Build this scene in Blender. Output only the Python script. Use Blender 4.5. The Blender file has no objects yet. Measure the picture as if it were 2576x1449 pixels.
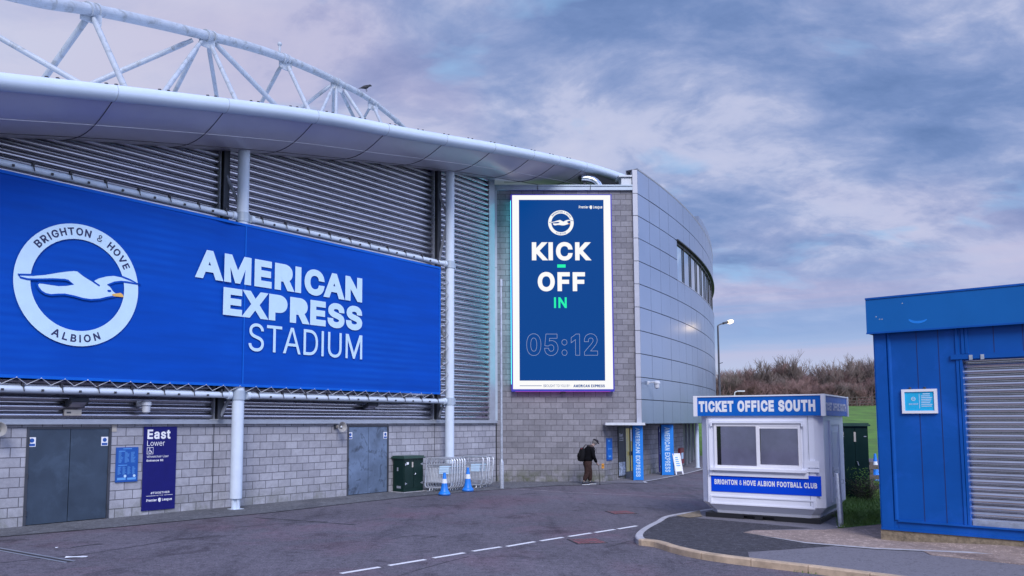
import bpy, bmesh, math, random
from mathutils import Vector, Matrix
R = math.radians
random.seed(7)
sc = bpy.context.scene
C = sc.collection

# ------------------------------------------------------------------ camera
FPX, PX, HZ, CAMH = 2000.0, 1170.0, 1060.0, 2.4     # focal (px of a 2576 px wide picture), principal x, horizon y, eye height
TILT = math.atan(170 / 2000.0)
PY = HZ - 170
cam_d = bpy.data.cameras.new('camera')
cam = bpy.data.objects.new('camera', cam_d); C.objects.link(cam)
cam.location = (0, 0, CAMH)
cam.rotation_euler = (R(90) + TILT, 0, 0)
cam_d.sensor_width = 36; cam_d.lens = FPX / 2576 * 36
cam_d.shift_x = (1288 - PX) / 2576; cam_d.shift_y = (PY - 724.5) / 2576
cam_d.clip_start = 0.1; cam_d.clip_end = 3000
sc.camera = cam

# ------------------------------------------------------------------ world, sun, exposure
SKYX, SKYY = 4.4, 4.9
SUN_EL, SUN_AZ = 38, 172          # azimuth clockwise from +Y (the view direction): behind the camera, to the right
w = bpy.data.worlds.new('World'); sc.world = w; w.use_nodes = True
def lin(c):
    return tuple(((v / 255) / 12.92 if v / 255 < .04045 else ((v / 255 + .055) / 1.055) ** 2.4) for v in c) + (1,)
class NT:
    def __init__(s, tree):
        s.t = tree
        for n in list(tree.nodes): tree.nodes.remove(n)
    def n(s, kind, **kw):
        nd = s.t.nodes.new(kind)
        for k, v in kw.items():
            if k == 'i':
                for kk, vv in v.items():
                    if hasattr(vv, 'is_output'): s.t.links.new(vv, nd.inputs[kk])
                    else: nd.inputs[kk].default_value = vv
            else: setattr(nd, k, v)
        return nd
    def math(s, op, a, b=0.0, c=0.0, clamp=False):
        nd = s.n('ShaderNodeMath', operation=op, use_clamp=clamp)
        for k, v in enumerate((a, b, c)):
            if hasattr(v, 'is_output'): s.t.links.new(v, nd.inputs[k])
            else: nd.inputs[k].default_value = v
        return nd.outputs[0]
    def mix(s, f, a, b, blend='MIX'):
        nd = s.n('ShaderNodeMix', data_type='RGBA', blend_type=blend)
        for k, v in ((0, f), (6, a), (7, b)):
            if hasattr(v, 'is_output'): s.t.links.new(v, nd.inputs[k])
            else: nd.inputs[k].default_value = v
        return nd.outputs[2]
    def ramp(s, f, stops, interp='LINEAR'):
        nd = s.n('ShaderNodeValToRGB'); cr = nd.color_ramp; cr.interpolation = interp
        while len(cr.elements) < len(stops): cr.elements.new(.5)
        for e, (p, c) in zip(cr.elements, stops):
            e.position = p; e.color = c if len(c) == 4 else (*c, 1)
        s.t.links.new(f, nd.inputs[0])
        return nd.outputs[0]
    def noise(s, vec, scale, detail=4, rough=.55, dist=0, dims='3D'):
        nd = s.n('ShaderNodeTexNoise', noise_dimensions=dims, i={'Scale': scale, 'Detail': detail, 'Roughness': rough, 'Distortion': dist})
        if vec is not None: s.t.links.new(vec, nd.inputs['Vector'])
        return nd.outputs['Fac']

def build_world():
    T = NT(w.node_tree)
    out = T.n('ShaderNodeOutputWorld')
    bg = T.n('ShaderNodeBackground')
    T.t.links.new(bg.outputs[0], out.inputs[0])
    sky = T.n('ShaderNodeTexSky', sky_type='NISHITA', sun_disc=False)
    sky.sun_elevation = R(SUN_EL); sky.sun_rotation = R(SUN_AZ)
    skyc = T.mix(1.0, sky.outputs[0], (.10, .10, .105, 1), 'MULTIPLY')
    tc = T.n('ShaderNodeTexCoord')
    sep = T.n('ShaderNodeSeparateXYZ', i={0: tc.outputs['Generated']})
    x, y, z = sep.outputs
    zc = T.math('ADD', T.math('MAXIMUM', z, 0.0), .34)
    u = T.math('DIVIDE', x, zc); v = T.math('DIVIDE', y, zc)
    # cloud rolls lean from lower left to upper right
    p = T.n('ShaderNodeCombineXYZ', i={0: u, 1: v, 2: 0.3})
    mp = T.n('ShaderNodeMapping', i={'Vector': p.outputs[0], 'Rotation': (0, 0, R(52)), 'Scale': (1.15, 1.8, 1.0), 'Location': (SKYX, SKYY, 0)})
    vec = mp.outputs[0]
    wn = T.n('ShaderNodeTexNoise', i={'Vector': vec, 'Scale': 1.6, 'Detail': 3, 'Roughness': .5})
    wv = T.n('ShaderNodeVectorMath', operation='MULTIPLY_ADD', i={0: wn.outputs['Color'], 1: (.28, .28, .1), 2: vec}).outputs[0]
    big = T.noise(wv, .85, 2, .5)
    med = T.noise(wv, 2.3, 7, .60)
    fine = T.noise(wv, 8.0, 6, .62)
    d = T.math('ADD', T.math('MULTIPLY', big, .70), T.math('ADD', T.math('MULTIPLY', med, .78), T.math('MULTIPLY', fine, .26)))
    lx = T.n('ShaderNodeMapRange', i={0: x, 1: -.10, 2: -.5, 3: 0.0, 4: .13}).outputs[0]
    d = T.math('ADD', d, lx)
    hi = T.ramp(T.math('SUBTRACT', d, .35), [(.60, (0, 0, 0)), (.80, (1, 1, 1))])
    cloud = T.ramp(d, [(.69, lin((100, 128, 180))), (.80, lin((120, 145, 196))), (.89, lin((147, 165, 210))), (.98, lin((183, 192, 226))), (.999, lin((188, 196, 229)))])
    cloud = T.mix(hi, cloud, lin((210, 212, 236)))
    pk = T.noise(vec, 1.3, 3, .5, .3)
    pkf = T.ramp(pk, [(.48, (0, 0, 0)), (.66, (1, 1, 1))])
    cloud = T.mix(T.math('MULTIPLY', pkf, .30), cloud, lin((202, 182, 212)))
    gap = T.noise(wv, 3.1, 4, .55)
    gf = T.ramp(gap, [(.60, (0, 0, 0)), (.74, (1, 1, 1))])
    cloud = T.mix(T.math('MULTIPLY', gf, .8), cloud, lin((152, 196, 240)))
    # thin lavender bands and pale blue near the horizon
    bn = T.n('ShaderNodeCombineXYZ', i={0: T.math('MULTIPLY', u, .30), 1: T.math('MULTIPLY', z, 11), 2: 1.3})
    band = T.noise(bn.outputs[0], 1.2, 6, .55, .6)
    low = T.ramp(band, [(.38, lin((132, 166, 220))), (.5, lin((152, 176, 224))), (.60, lin((196, 184, 217)))])
    hz = T.ramp(z, [(.02, lin((196, 205, 236))), (.085, lin((178, 198, 235)))])
    low = T.mix(T.ramp(z, [(.05, (0, 0, 0)), (.11, (1, 1, 1))]), hz, low)
    col = T.mix(T.ramp(z, [(.09, (0, 0, 0)), (.20, (1, 1, 1))]), low, cloud)
    col = T.mix(.10, col, skyc)
    # an overcast sky is brighter overhead than near the horizon; unseen sky behind and to the right is raised too, as added fill
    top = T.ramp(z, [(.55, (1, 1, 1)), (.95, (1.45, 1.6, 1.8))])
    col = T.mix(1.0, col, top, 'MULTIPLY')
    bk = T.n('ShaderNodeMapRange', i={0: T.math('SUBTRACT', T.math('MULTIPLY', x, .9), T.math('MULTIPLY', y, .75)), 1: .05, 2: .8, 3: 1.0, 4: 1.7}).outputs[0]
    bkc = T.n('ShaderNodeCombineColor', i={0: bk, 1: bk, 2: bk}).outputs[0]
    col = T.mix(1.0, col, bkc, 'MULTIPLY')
    rs = T.n('ShaderNodeMapRange', i={0: x, 1: .62, 2: .85, 3: 1.0, 4: 1.9}).outputs[0]      # unseen sky to the right, brightened to light the kiosk's side
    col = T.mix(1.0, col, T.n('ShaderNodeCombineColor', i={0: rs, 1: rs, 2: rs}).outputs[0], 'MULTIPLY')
    below = T.ramp(z, [(.0, (0, 0, 0)), (.005, (1, 1, 1))])
    col = T.mix(below, lin((120, 125, 140)), col)
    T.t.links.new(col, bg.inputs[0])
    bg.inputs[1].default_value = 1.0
build_world()
sd = bpy.data.lights.new('sun', 'SUN'); so = bpy.data.objects.new('sun', sd); C.objects.link(so)
sd.energy = 2.7; sd.angle = R(26); sd.color = (.97, .95, 1.0)
so.rotation_euler = (R(90 - SUN_EL), 0, R(180 - SUN_AZ))
so.location = (10, -20, 30)
sc.view_settings.view_transform = 'Standard'; sc.view_settings.look = 'None'
sc.view_settings.exposure = 0.0; sc.view_settings.gamma = 1.0

# ------------------------------------------------------------------ helpers
def ray(x, y):
    a = (x - PX) / FPX; b = (PY - y) / FPX
    return Vector((a, math.cos(TILT) - b * math.sin(TILT), math.sin(TILT) + b * math.cos(TILT)))
CAM = Vector((0, 0, CAMH))
def G(x, y, z=0.0):                      # point of the ground (height z) seen at a pixel
    d = ray(x, y); return CAM + d * ((z - CAMH) / d.z)
def AY(x, y, Y):
    d = ray(x, y); return CAM + d * (Y / d.y)

class Frame:                             # local x to the viewer's right along a wall, y into the wall, z up
    def __init__(s, o, rz):
        s.o = Vector(o); s.rz = rz
        s.M = Matrix.Translation(s.o) @ Matrix.Rotation(rz, 4, 'Z'); s.I = s.M.inverted()
    def P(s, x, y, off=0.0):             # local (x, z) of the wall plane point seen at a pixel
        a = s.I @ CAM; d = s.I.to_3x3() @ ray(x, y)
        k = (off - a.y) / d.y; p = a + d * k
        return p.x, p.z
    def W(s, x, y, z): return s.M @ Vector((x, y, z))
def heading(deg): return R(90 - deg)     # rotation about z of a local x axis that runs at a compass heading

FR = {}
def tag(o, label=None, cat=None, group=None, kind=None):
    if label: o['label'] = label
    if cat: o['category'] = cat
    if group: o['group'] = group
    if kind: o['kind'] = kind
    return o
def thing(name, label, cat, fr, group=None):
    o = bpy.data.objects.new(name, None); C.objects.link(o)
    o.empty_display_size = .2
    o.location = fr.o; o.rotation_euler = (0, 0, fr.rz)
    FR[o.name] = fr
    return tag(o, label, cat, group)
def root_of(o):
    while o.parent: o = o.parent
    return o

class MB:
    def __init__(s): s.bm = bmesh.new()
    def v(s, p): return s.bm.verts.new(p)
    def f(s, vs):
        try: return s.bm.faces.new(vs)
        except ValueError: return None
    def face(s, pts): return s.f([s.v(p) for p in pts])
    def box(s, x0, x1, y0, y1, z0, z1, M=None):
        c = [Vector((x, y, z)) for z in (z0, z1) for y in (y0, y1) for x in (x0, x1)]
        if M is not None: c = [M @ p for p in c]
        a = [s.v(p) for p in c]
        for q in ((0, 2, 3, 1), (4, 5, 7, 6), (0, 1, 5, 4), (2, 6, 7, 3), (0, 4, 6, 2), (1, 3, 7, 5)): s.f([a[k] for k in q])
        return s
    def prism(s, pts, vec):              # a polygon pushed along vec
        vec = Vector(vec); a = [s.v(p) for p in pts]; b = [s.v(Vector(p) + vec) for p in pts]; n = len(pts)
        s.f(a[::-1]); s.f(b)
        for k in range(n): s.f([a[k], a[(k + 1) % n], b[(k + 1) % n], b[k]])
        return s
    def loft(s, rings, closed=True, caps=True, wrap=False):
        V = [[s.v(p) for p in r] for r in rings]; n = len(rings[0])
        for i in range(len(V) - (0 if wrap else 1)):
            A, B = V[i], V[(i + 1) % len(V)]
            for k in range(n if closed else n - 1): s.f([A[k], A[(k + 1) % n], B[(k + 1) % n], B[k]])
        if closed and caps and not wrap: s.f(V[0][::-1]); s.f(V[-1])
        return s
    def tube(s, pts, r, n=8, radii=None, caps=True, wrap=False):
        P = [Vector(p) for p in pts]; m = len(P); rings = []
        ref = None
        for i in range(m):
            if wrap: t = P[(i + 1) % m] - P[i - 1]
            else: t = P[min(i + 1, m - 1)] - P[max(i - 1, 0)]
            if t.length < 1e-9: t = Vector((0, 0, 1))
            t.normalize()
            if ref is None: ref = t.orthogonal().normalized()
            ref = (ref - t * ref.dot(t))
            if ref.length < 1e-6: ref = t.orthogonal()
            ref.normalize(); b = t.cross(ref)
            rr = radii[i] if radii else r
            rings.append([P[i] + (ref * math.cos(2 * math.pi * k / n) + b * math.sin(2 * math.pi * k / n)) * rr for k in range(n)])
        return s.loft(rings, True, caps, wrap)
    def lathe(s, c, prof, n=16, M=None):
        rings = [[Vector(c) + Vector((r * math.cos(2 * math.pi * k / n), r * math.sin(2 * math.pi * k / n), z)) for k in range(n)] for r, z in prof]
        if M is not None: rings = [[M @ p for p in r] for r in rings]
        return s.loft(rings)
    def ball(s, c, r, sx=1, sy=1, sz=1, seg=12, M=None):
        prof = [(max(.0008, r * math.sin(math.pi * k / 8)), -r * math.cos(math.pi * k / 8)) for k in range(9)]
        rings = [[Vector(c) + Vector((rr * math.cos(2 * math.pi * k / seg) * sx, rr * math.sin(2 * math.pi * k / seg) * sy, z * sz)) for k in range(seg)] for rr, z in prof]
        if M is not None: rings = [[M @ p for p in r] for r in rings]
        return s.loft(rings)
    def build(s, name, mat, parent=None, world=False, smooth=False, bevel=0.0, auto=None, seg=2):
        bm = s.bm
        if bevel: bmesh.ops.bevel(bm, geom=[e for e in bm.edges if len(e.link_faces) == 2 and e.calc_face_angle(0) > .6], offset=bevel, segments=seg, affect='EDGES', clamp_overlap=True)
        if parent is not None and world: bm.transform(FR[root_of(parent).name].I)
        bmesh.ops.recalc_face_normals(bm, faces=bm.faces)
        me = bpy.data.meshes.new(name); bm.to_mesh(me); bm.free()
        me.materials.append(mat)
        if smooth:
            me.polygons.foreach_set('use_smooth', [True] * len(me.polygons))
            if smooth != 'all': me.set_sharp_from_angle(angle=R(40))
        o = bpy.data.objects.new(name, me); C.objects.link(o)
        if parent is not None: o.parent = parent
        return o

GLYPHS = {}                              # letter shapes of a plain grotesque, drawn as outlines in 1/500 of the letter size
for row in r"""A236|0 0,97 254,134 254,231 0,197 0,171 72,60 72,34 0;70 99,161 99,115 224
B228|30 0,30 254,121 254,133 254,145 252,155 249,164 245,173 240,180 235,186 228,190 221,194 213,197 205,199 196,199 187,199 179,198 172,196 166,193 160,190 155,187 150,183 146,178 143,173 140,168 137,163 135,157 133,157 131,164 130,170 129,176 126,182 123,187 119,192 114,197 108,201 102,205 94,207 86,208 78,209 68,208 59,207 50,204 41,200 33,195 26,189 20,181 14,172 9,162 5,151 2,138 1,123 0;62 29,122 29,136 29,148 31,157 35,165 40,171 46,175 53,177 60,178 68,177 75,176 81,174 86,171 92,168 97,163 102,158 106,153 109,147 112,140 114,132 115,124 115,62 115;62 143,119 143,126 143,132 144,138 146,144 148,149 151,154 155,158 159,162 163,164 168,166 174,168 180,168 186,167 194,165 202,161 208,156 214,150 219,141 223,131 225,120 226,62 226
C255|134 -3,118 -2,103 1,88 6,75 12,63 21,52 32,43 44,35 58,28 73,24 90,21 108,20 127,21 146,24 165,28 181,35 197,43 210,52 223,63 233,75 242,88 249,103 254,118 257,134 258,143 257,152 256,161 255,170 252,178 249,186 245,194 241,201 236,208 230,214 224,219 217,224 209,228 201,232 193,234 184,236 174,204 174,202 180,200 186,198 192,195 197,191 202,187 206,183 211,179 214,174 217,169 220,163 223,158 224,152 226,146 227,140 228,134 228,122 227,111 225,101 221,92 216,83 210,75 202,68 192,62 182,58 170,54 157,52 143,52 127,52 111,54 97,58 84,63 72,68 62,75 53,83 45,92 38,101 33,112 29,122 27,134 26,140 27,146 27,152 28,158 30,163 32,169 34,174 37,179 40,183 44,187 48,191 52,195 57,198 62,200 68,202 74,204 80,236 80,234 71,232 62,228 53,224 45,219 38,214 31,208 25,201 19,194 14,187 9,179 5,170 2,162 0,153 -2,143 -3
D251|109 0,48 0,48 29,107 29,122 29,136 31,148 35,159 40,169 47,177 55,184 64,189 75,194 86,197 99,199 113,200 128,199 142,197 156,194 169,190 180,184 191,177 200,169 208,160 214,149 219,138 223,125 225,110 226,47 226,47 254,113 254,131 253,147 251,162 246,176 239,189 231,200 221,209 209,217 196,223 181,227 164,230 147,231 128,230 109,227 91,223 74,217 59,209 46,199 34,188 24,175 15,161 9,145 4,128 1;62 254,62 0,30 0,30 254
E209|30 0,30 254,186 254,186 226,62 226,62 143,178 143,178 114,62 114,62 29,188 29,188 0
F205|30 0,30 254,185 254,185 226,62 226,62 139,173 139,173 111,62 111,62 0
G260|134 -3,118 -2,102 1,88 6,75 13,63 21,52 32,42 44,35 58,28 73,24 90,21 108,20 127,21 146,24 165,28 181,35 197,42 210,52 223,62 233,74 242,88 249,102 254,117 257,132 258,142 257,152 256,161 254,170 252,179 248,187 245,194 240,202 235,208 229,214 222,220 216,225 208,229 200,232 192,235 183,237 174,204 174,202 180,199 186,197 191,194 197,190 201,186 206,182 210,178 213,173 217,168 220,163 222,158 224,152 226,146 227,139 228,133 228,122 227,111 225,101 221,92 216,83 210,75 202,68 193,62 182,58 170,54 157,52 143,52 127,52 111,54 97,58 84,63 72,68 62,75 53,83 45,92 38,102 33,112 29,123 27,134 26,145 27,155 29,164 32,172 36,180 41,187 47,193 54,198 62,202 70,205 80,207 90,207 101,217 100,141 100,141 128,239 128,239 100,238 85,236 71,231 58,225 45,218 34,209 25,199 16,188 9,176 4,163 0,149 -3
H258|30 0,30 254,62 254,62 144,196 144,196 254,228 254,228 0,196 0,196 116,62 116,62 0
I92|30 0,30 254,62 254,62 0
J198|93 -3,76 -2,62 2,49 8,38 16,28 27,22 40,18 56,17 73,17 86,49 86,49 73,50 62,52 52,56 44,61 37,67 32,75 28,83 26,93 25,102 26,110 28,117 32,124 37,129 44,133 52,135 62,136 73,136 254,168 254,168 73,167 56,163 40,156 27,147 16,136 8,123 2,108 -2
K226|30 0,30 254,62 254,62 132,172 254,214 254,107 136,224 0,184 0,86 114,62 88,62 0
L196|30 0,30 254,62 254,62 29,181 29,181 0
M314|30 0,30 254,74 254,157 62,240 254,284 254,284 0,252 0,252 190,170 0,144 0,62 190,62 0
N262|30 0,30 254,64 254,200 58,200 254,232 254,232 0,198 0,62 196,62 0
O267|133 -3,118 -2,103 1,88 6,75 12,63 21,52 32,43 44,35 58,28 73,24 90,21 108,20 127,21 146,24 165,28 181,35 197,43 210,52 223,63 233,75 242,88 249,103 254,118 257,133 258,149 257,164 254,179 249,192 242,204 233,215 223,224 210,232 197,238 181,243 165,246 146,247 127,246 108,243 90,238 73,232 58,224 44,215 32,204 21,192 12,179 6,164 1,149 -2;133 26,145 27,155 29,165 33,175 38,184 44,191 52,198 61,204 72,209 84,212 97,214 111,215 127,214 143,212 157,209 170,204 182,198 193,191 202,184 210,175 216,165 221,155 225,145 227,133 228,122 227,112 225,102 221,92 216,83 210,75 202,69 193,63 182,58 170,54 157,52 143,52 127,52 111,54 97,58 84,63 72,69 62,75 52,83 45,92 38,102 33,112 29,122 27
P222|30 0,30 254,118 254,132 254,144 252,156 248,166 244,175 238,183 231,190 223,195 215,199 205,202 195,204 185,204 174,204 163,202 152,199 142,195 133,190 124,183 116,175 109,166 104,156 99,144 96,132 94,118 93,55 93,55 121,116 121,126 122,134 123,142 125,149 128,154 132,159 136,163 141,167 147,169 153,171 160,172 166,172 174,172 181,171 188,169 195,167 201,163 206,159 211,154 216,148 219,142 222,134 224,126 226,116 226,62 226,62 0
Q267|123 80,156 80,185 42,192 32,234 -24,200 -24,173 13,166 23;133 -3,118 -2,103 1,88 6,75 12,63 21,52 32,43 44,35 58,28 73,24 90,21 108,20 127,21 146,24 165,28 181,35 197,43 210,52 223,63 233,75 242,88 249,103 254,118 257,133 258,149 257,164 254,179 249,192 242,204 233,215 223,224 210,232 197,238 181,243 165,246 146,247 127,246 108,243 90,238 73,232 58,224 44,215 32,204 21,192 12,179 6,164 1,149 -2;133 26,145 27,155 29,165 33,175 38,184 44,191 52,198 61,204 72,209 84,212 97,214 111,215 127,214 143,212 157,209 170,204 182,198 193,191 202,184 210,175 216,165 221,155 225,145 227,133 228,122 227,112 225,102 221,92 216,83 210,75 202,69 193,63 182,58 170,54 157,52 143,52 127,52 111,54 97,58 84,63 72,69 62,75 52,83 45,92 38,102 33,112 29,122 27
R224|30 0,30 254,118 254,132 254,145 252,156 249,167 244,176 239,183 232,190 225,195 217,199 207,202 198,204 187,205 176,204 165,202 154,199 145,195 136,190 127,183 120,175 114,166 109,156 104,145 101,132 99,118 99,48 99,48 128,117 128,126 128,135 129,142 131,149 133,155 137,160 141,164 145,167 150,169 156,171 162,172 169,173 176,172 183,171 190,169 197,167 202,164 208,159 212,155 216,149 220,142 223,134 224,126 226,116 226,62 226,62 0;177 0,115 115,151 115,214 0
S223|112 -4,98 -4,86 -2,74 1,64 5,54 10,46 15,38 22,32 30,27 39,23 48,20 58,19 68,52 68,53 61,55 55,58 49,62 44,66 39,71 35,77 32,83 29,90 27,97 26,104 25,112 25,120 25,128 26,136 28,143 30,149 33,155 37,160 41,165 46,168 51,171 57,172 63,173 70,172 75,171 81,169 85,166 89,162 93,158 96,153 100,148 102,122 111,92 120,77 124,64 130,53 137,43 145,36 153,30 163,27 174,26 186,27 197,29 206,32 215,37 224,44 231,51 238,59 244,69 249,79 253,90 256,101 257,114 258,126 257,137 256,148 253,158 249,167 244,175 238,182 232,189 224,193 216,197 208,199 199,200 189,169 189,167 198,163 206,158 213,151 219,143 223,134 227,124 229,112 229,105 229,97 228,90 226,84 224,78 221,73 218,68 214,64 209,61 204,59 199,58 194,58 188,58 182,60 176,62 171,65 167,70 163,74 160,79 157,85 154,106 147,132 140,156 132,162 129,168 126,174 123,179 119,185 115,189 110,194 105,197 99,200 92,202 85,204 78,204 69,203 59,201 50,198 40,193 32,187 24,180 17,171 11,162 5,151 1,139 -2,126 -4
T224|16 226,16 254,208 254,208 226,128 226,128 0,96 0,96 226
U259|129 -4,115 -3,101 -1,89 3,77 8,66 14,57 22,49 30,42 40,37 51,33 62,31 74,30 87,30 254,62 254,62 89,63 80,64 72,67 64,70 57,75 50,80 44,86 38,94 34,101 30,110 28,119 26,129 26,140 26,149 28,157 30,165 34,172 38,179 44,184 50,188 57,192 64,194 72,196 80,196 89,196 254,229 254,229 87,228 74,226 62,222 51,216 40,210 30,201 22,192 14,182 8,170 3,157 -1,144 -3
V240|102 0,8 254,42 254,96 103,108 69,124 15,117 15,133 69,145 103,197 254,231 254,139 0
W343|78 0,8 254,41 254,82 98,88 73,93 47,98 20,95 20,100 47,106 73,112 98,153 254,190 254,231 98,237 73,243 47,249 20,244 20,249 47,255 73,261 98,302 254,335 254,265 0,228 0,184 161,176 196,168 237,175 237,167 197,159 161,115 0
X237|9 0,98 130,15 254,52 254,118 155,186 254,223 254,139 130,228 0,191 0,118 104,46 0
Y236|102 0,102 104,8 254,46 254,96 172,111 146,125 115,112 115,126 146,140 172,191 254,228 254,134 104,134 0
Z219|21 0,21 23,137 193,153 215,170 238,174 227,143 226,111 226,20 226,20 254,198 254,198 231,84 64,67 40,49 17,45 27,76 28,107 29,200 29,200 0
a195|80 -4,71 -4,63 -3,55 0,47 2,40 6,34 11,29 16,24 22,20 29,17 37,16 45,15 54,16 62,17 69,19 75,22 80,25 85,29 90,34 93,39 97,44 99,50 102,56 104,63 105,89 110,117 113,122 114,126 115,130 116,133 117,135 119,136 121,137 124,138 127,138 128,137 134,137 139,135 144,133 148,131 152,128 156,124 159,120 161,115 163,110 164,104 165,98 165,91 165,85 164,80 163,75 161,70 159,66 156,62 153,59 150,56 147,54 144,52 140,50 137,20 146,24 154,29 161,34 167,39 173,46 178,52 182,59 185,66 188,74 190,82 191,89 192,97 192,119 190,126 188,131 186,137 183,143 180,148 176,153 172,157 166,161 160,164 153,167 145,168 136,168 126,168 0,138 0,138 26,136 26,126 12,122 9,118 6,113 3,108 1,102 -2,95 -3,88 -4;85 23,93 23,101 24,108 26,114 29,119 33,124 37,128 42,132 47,134 52,136 57,137 63,138 69,138 95,130 91,116 88,100 86,88 84,67 79,63 77,58 75,55 73,52 70,49 66,47 62,46 58,46 52,46 48,47 43,49 40,51 36,54 33,57 30,61 28,65 26,69 25,74 24,80 23
b212|115 -4,106 -4,99 -3,92 -1,86 2,81 5,76 8,72 12,69 16,59 29,56 29,56 0,26 0,26 254,57 254,57 160,59 160,69 173,72 177,76 180,81 183,86 186,92 189,98 191,106 192,115 192,126 191,137 189,147 185,156 180,165 174,173 166,179 157,185 146,189 135,193 122,194 109,195 94,194 80,193 66,189 54,185 42,179 32,173 23,165 15,157 8,147 3,137 -1,126 -3;110 23,119 24,126 26,133 29,140 33,145 38,150 44,154 51,158 58,161 67,163 75,164 85,164 95,164 104,163 114,161 122,158 131,155 138,150 145,146 151,140 156,134 160,126 163,119 164,110 165,102 164,94 163,87 160,81 156,75 151,70 145,66 139,62 131,60 123,58 114,57 105,56 95,57 84,58 75,60 66,63 58,66 50,70 43,75 37,81 32,87 28,94 26,102 24
c198|104 -4,91 -3,79 -1,69 3,58 8,49 15,41 23,34 32,28 43,23 54,20 66,18 80,17 94,18 108,20 122,23 134,28 146,34 156,41 165,49 173,58 180,69 185,79 189,91 191,104 192,111 192,117 191,124 190,130 189,136 187,142 184,147 181,153 178,157 174,162 170,166 166,170 161,173 156,176 150,179 145,181 138,151 131,145 145,135 155,121 162,104 165,95 164,86 162,79 159,73 155,67 150,62 144,58 137,54 129,52 121,50 112,49 103,48 94,49 84,50 75,52 67,54 59,58 51,62 44,67 38,73 33,79 29,86 26,95 24,104 23,121 26,135 33,146 44,152 59,181 51,179 45,177 39,174 33,171 28,167 23,163 19,158 14,153 11,148 7,142 4,136 2,130 0,124 -2,117 -3,111 -4
d212|98 -4,86 -3,75 -1,65 3,56 8,47 15,40 23,33 32,27 42,23 54,20 66,18 80,17 94,18 109,20 122,23 135,27 146,33 157,40 166,47 174,56 180,65 185,75 189,86 191,98 192,106 192,114 191,121 189,126 186,132 183,136 180,140 177,144 173,153 160,155 160,155 254,186 254,186 0,156 0,156 29,153 29,143 16,140 12,136 8,131 5,126 2,120 -1,114 -3,106 -4;102 23,111 24,118 26,125 28,132 32,137 37,142 43,146 50,150 58,152 66,154 75,155 84,156 95,155 105,154 114,152 123,150 131,146 139,142 145,137 151,132 156,125 160,118 163,111 164,102 165,94 164,86 163,79 160,72 156,67 151,62 145,58 138,54 131,52 122,50 114,49 104,48 95,49 85,50 75,52 67,54 58,58 51,62 44,67 38,73 33,79 29,86 26,94 24
e202|106 -4,93 -3,80 -1,69 3,58 8,49 15,41 23,34 32,28 42,23 54,20 66,18 79,17 93,18 108,20 121,23 133,28 145,33 155,40 165,48 173,58 180,68 185,78 189,90 191,103 192,110 192,118 191,125 189,133 187,140 184,147 180,153 176,160 170,165 164,170 157,175 150,179 141,182 131,184 121,185 109,186 97,186 85,37 85,37 110,169 110,155 101,154 110,153 119,151 127,149 134,146 141,141 147,137 152,131 157,125 160,118 163,111 165,103 165,94 165,87 163,80 160,73 157,67 152,62 147,58 141,54 135,52 128,50 121,48 113,48 105,48 89,48 79,50 69,52 61,55 53,59 46,64 40,69 35,76 31,82 27,90 25,98 24,106 23,112 23,117 24,122 25,127 26,131 28,135 31,139 33,143 36,146 40,149 44,151 48,153 53,182 45,180 38,177 32,172 25,168 20,162 14,156 10,149 6,141 2,133 -1,125 -3,116 -4
f127|114 190,114 164,3 164,3 190;40 0,40 216,41 224,42 231,45 237,48 243,52 248,57 252,62 256,68 259,74 262,80 264,87 265,94 265,111 263,121 260,114 234,107 236,97 237,91 237,85 235,81 233,77 230,74 226,72 221,71 216,71 209,71 0
g213|103 -75,93 -75,84 -74,75 -72,67 -70,59 -67,53 -63,47 -59,41 -55,36 -50,32 -45,28 -40,25 -35,51 -20,61 -33,64 -36,68 -39,72 -42,77 -44,83 -46,89 -48,96 -48,103 -49,114 -48,124 -46,133 -42,141 -38,147 -31,152 -23,155 -14,156 -3,156 34,153 34,143 21,140 17,136 14,131 11,126 8,120 5,114 4,106 3,97 2,86 3,76 5,66 9,56 13,48 19,40 27,33 35,28 45,23 56,20 68,18 81,17 96,18 110,20 123,23 135,27 147,33 157,40 166,48 174,56 180,66 185,76 189,87 191,98 192,106 192,114 191,121 189,127 186,132 183,137 180,141 177,144 173,154 159,157 159,157 190,186 190,186 -4,186 -16,183 -27,180 -36,175 -45,169 -52,162 -59,154 -64,145 -68,136 -71,125 -73,115 -75;102 30,111 30,118 32,125 34,132 38,137 42,142 47,146 53,150 61,153 68,155 77,156 86,156 96,156 106,155 115,153 124,150 132,147 139,142 146,138 151,132 156,126 160,119 163,111 164,102 165,94 164,86 163,79 160,73 156,67 151,62 145,58 139,54 131,52 123,50 115,49 106,48 96,49 87,50 78,52 69,54 61,58 54,62 48,67 42,73 38,79 34,86 32,94 30
h205|57 113,57 0,26 0,26 254,57 254,57 144,51 144,56 156,62 166,68 175,76 181,84 186,94 189,103 192,114 192,123 192,132 190,140 188,148 184,154 180,161 174,166 168,170 160,174 152,177 142,178 132,179 120,179 0,148 0,148 118,147 128,145 137,142 145,136 152,130 158,123 161,114 164,105 165,98 164,92 163,86 161,80 159,75 155,71 151,67 147,63 141,60 135,58 129,57 121
i83|26 0,26 190,57 190,57 0;42 221,38 222,34 223,30 225,27 227,24 230,22 234,21 238,21 242,21 246,22 249,24 253,27 256,30 259,34 260,38 261,42 262,46 261,50 260,54 259,57 256,60 253,62 249,63 246,63 242,63 238,62 234,60 230,57 227,54 225,50 223,46 222
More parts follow.
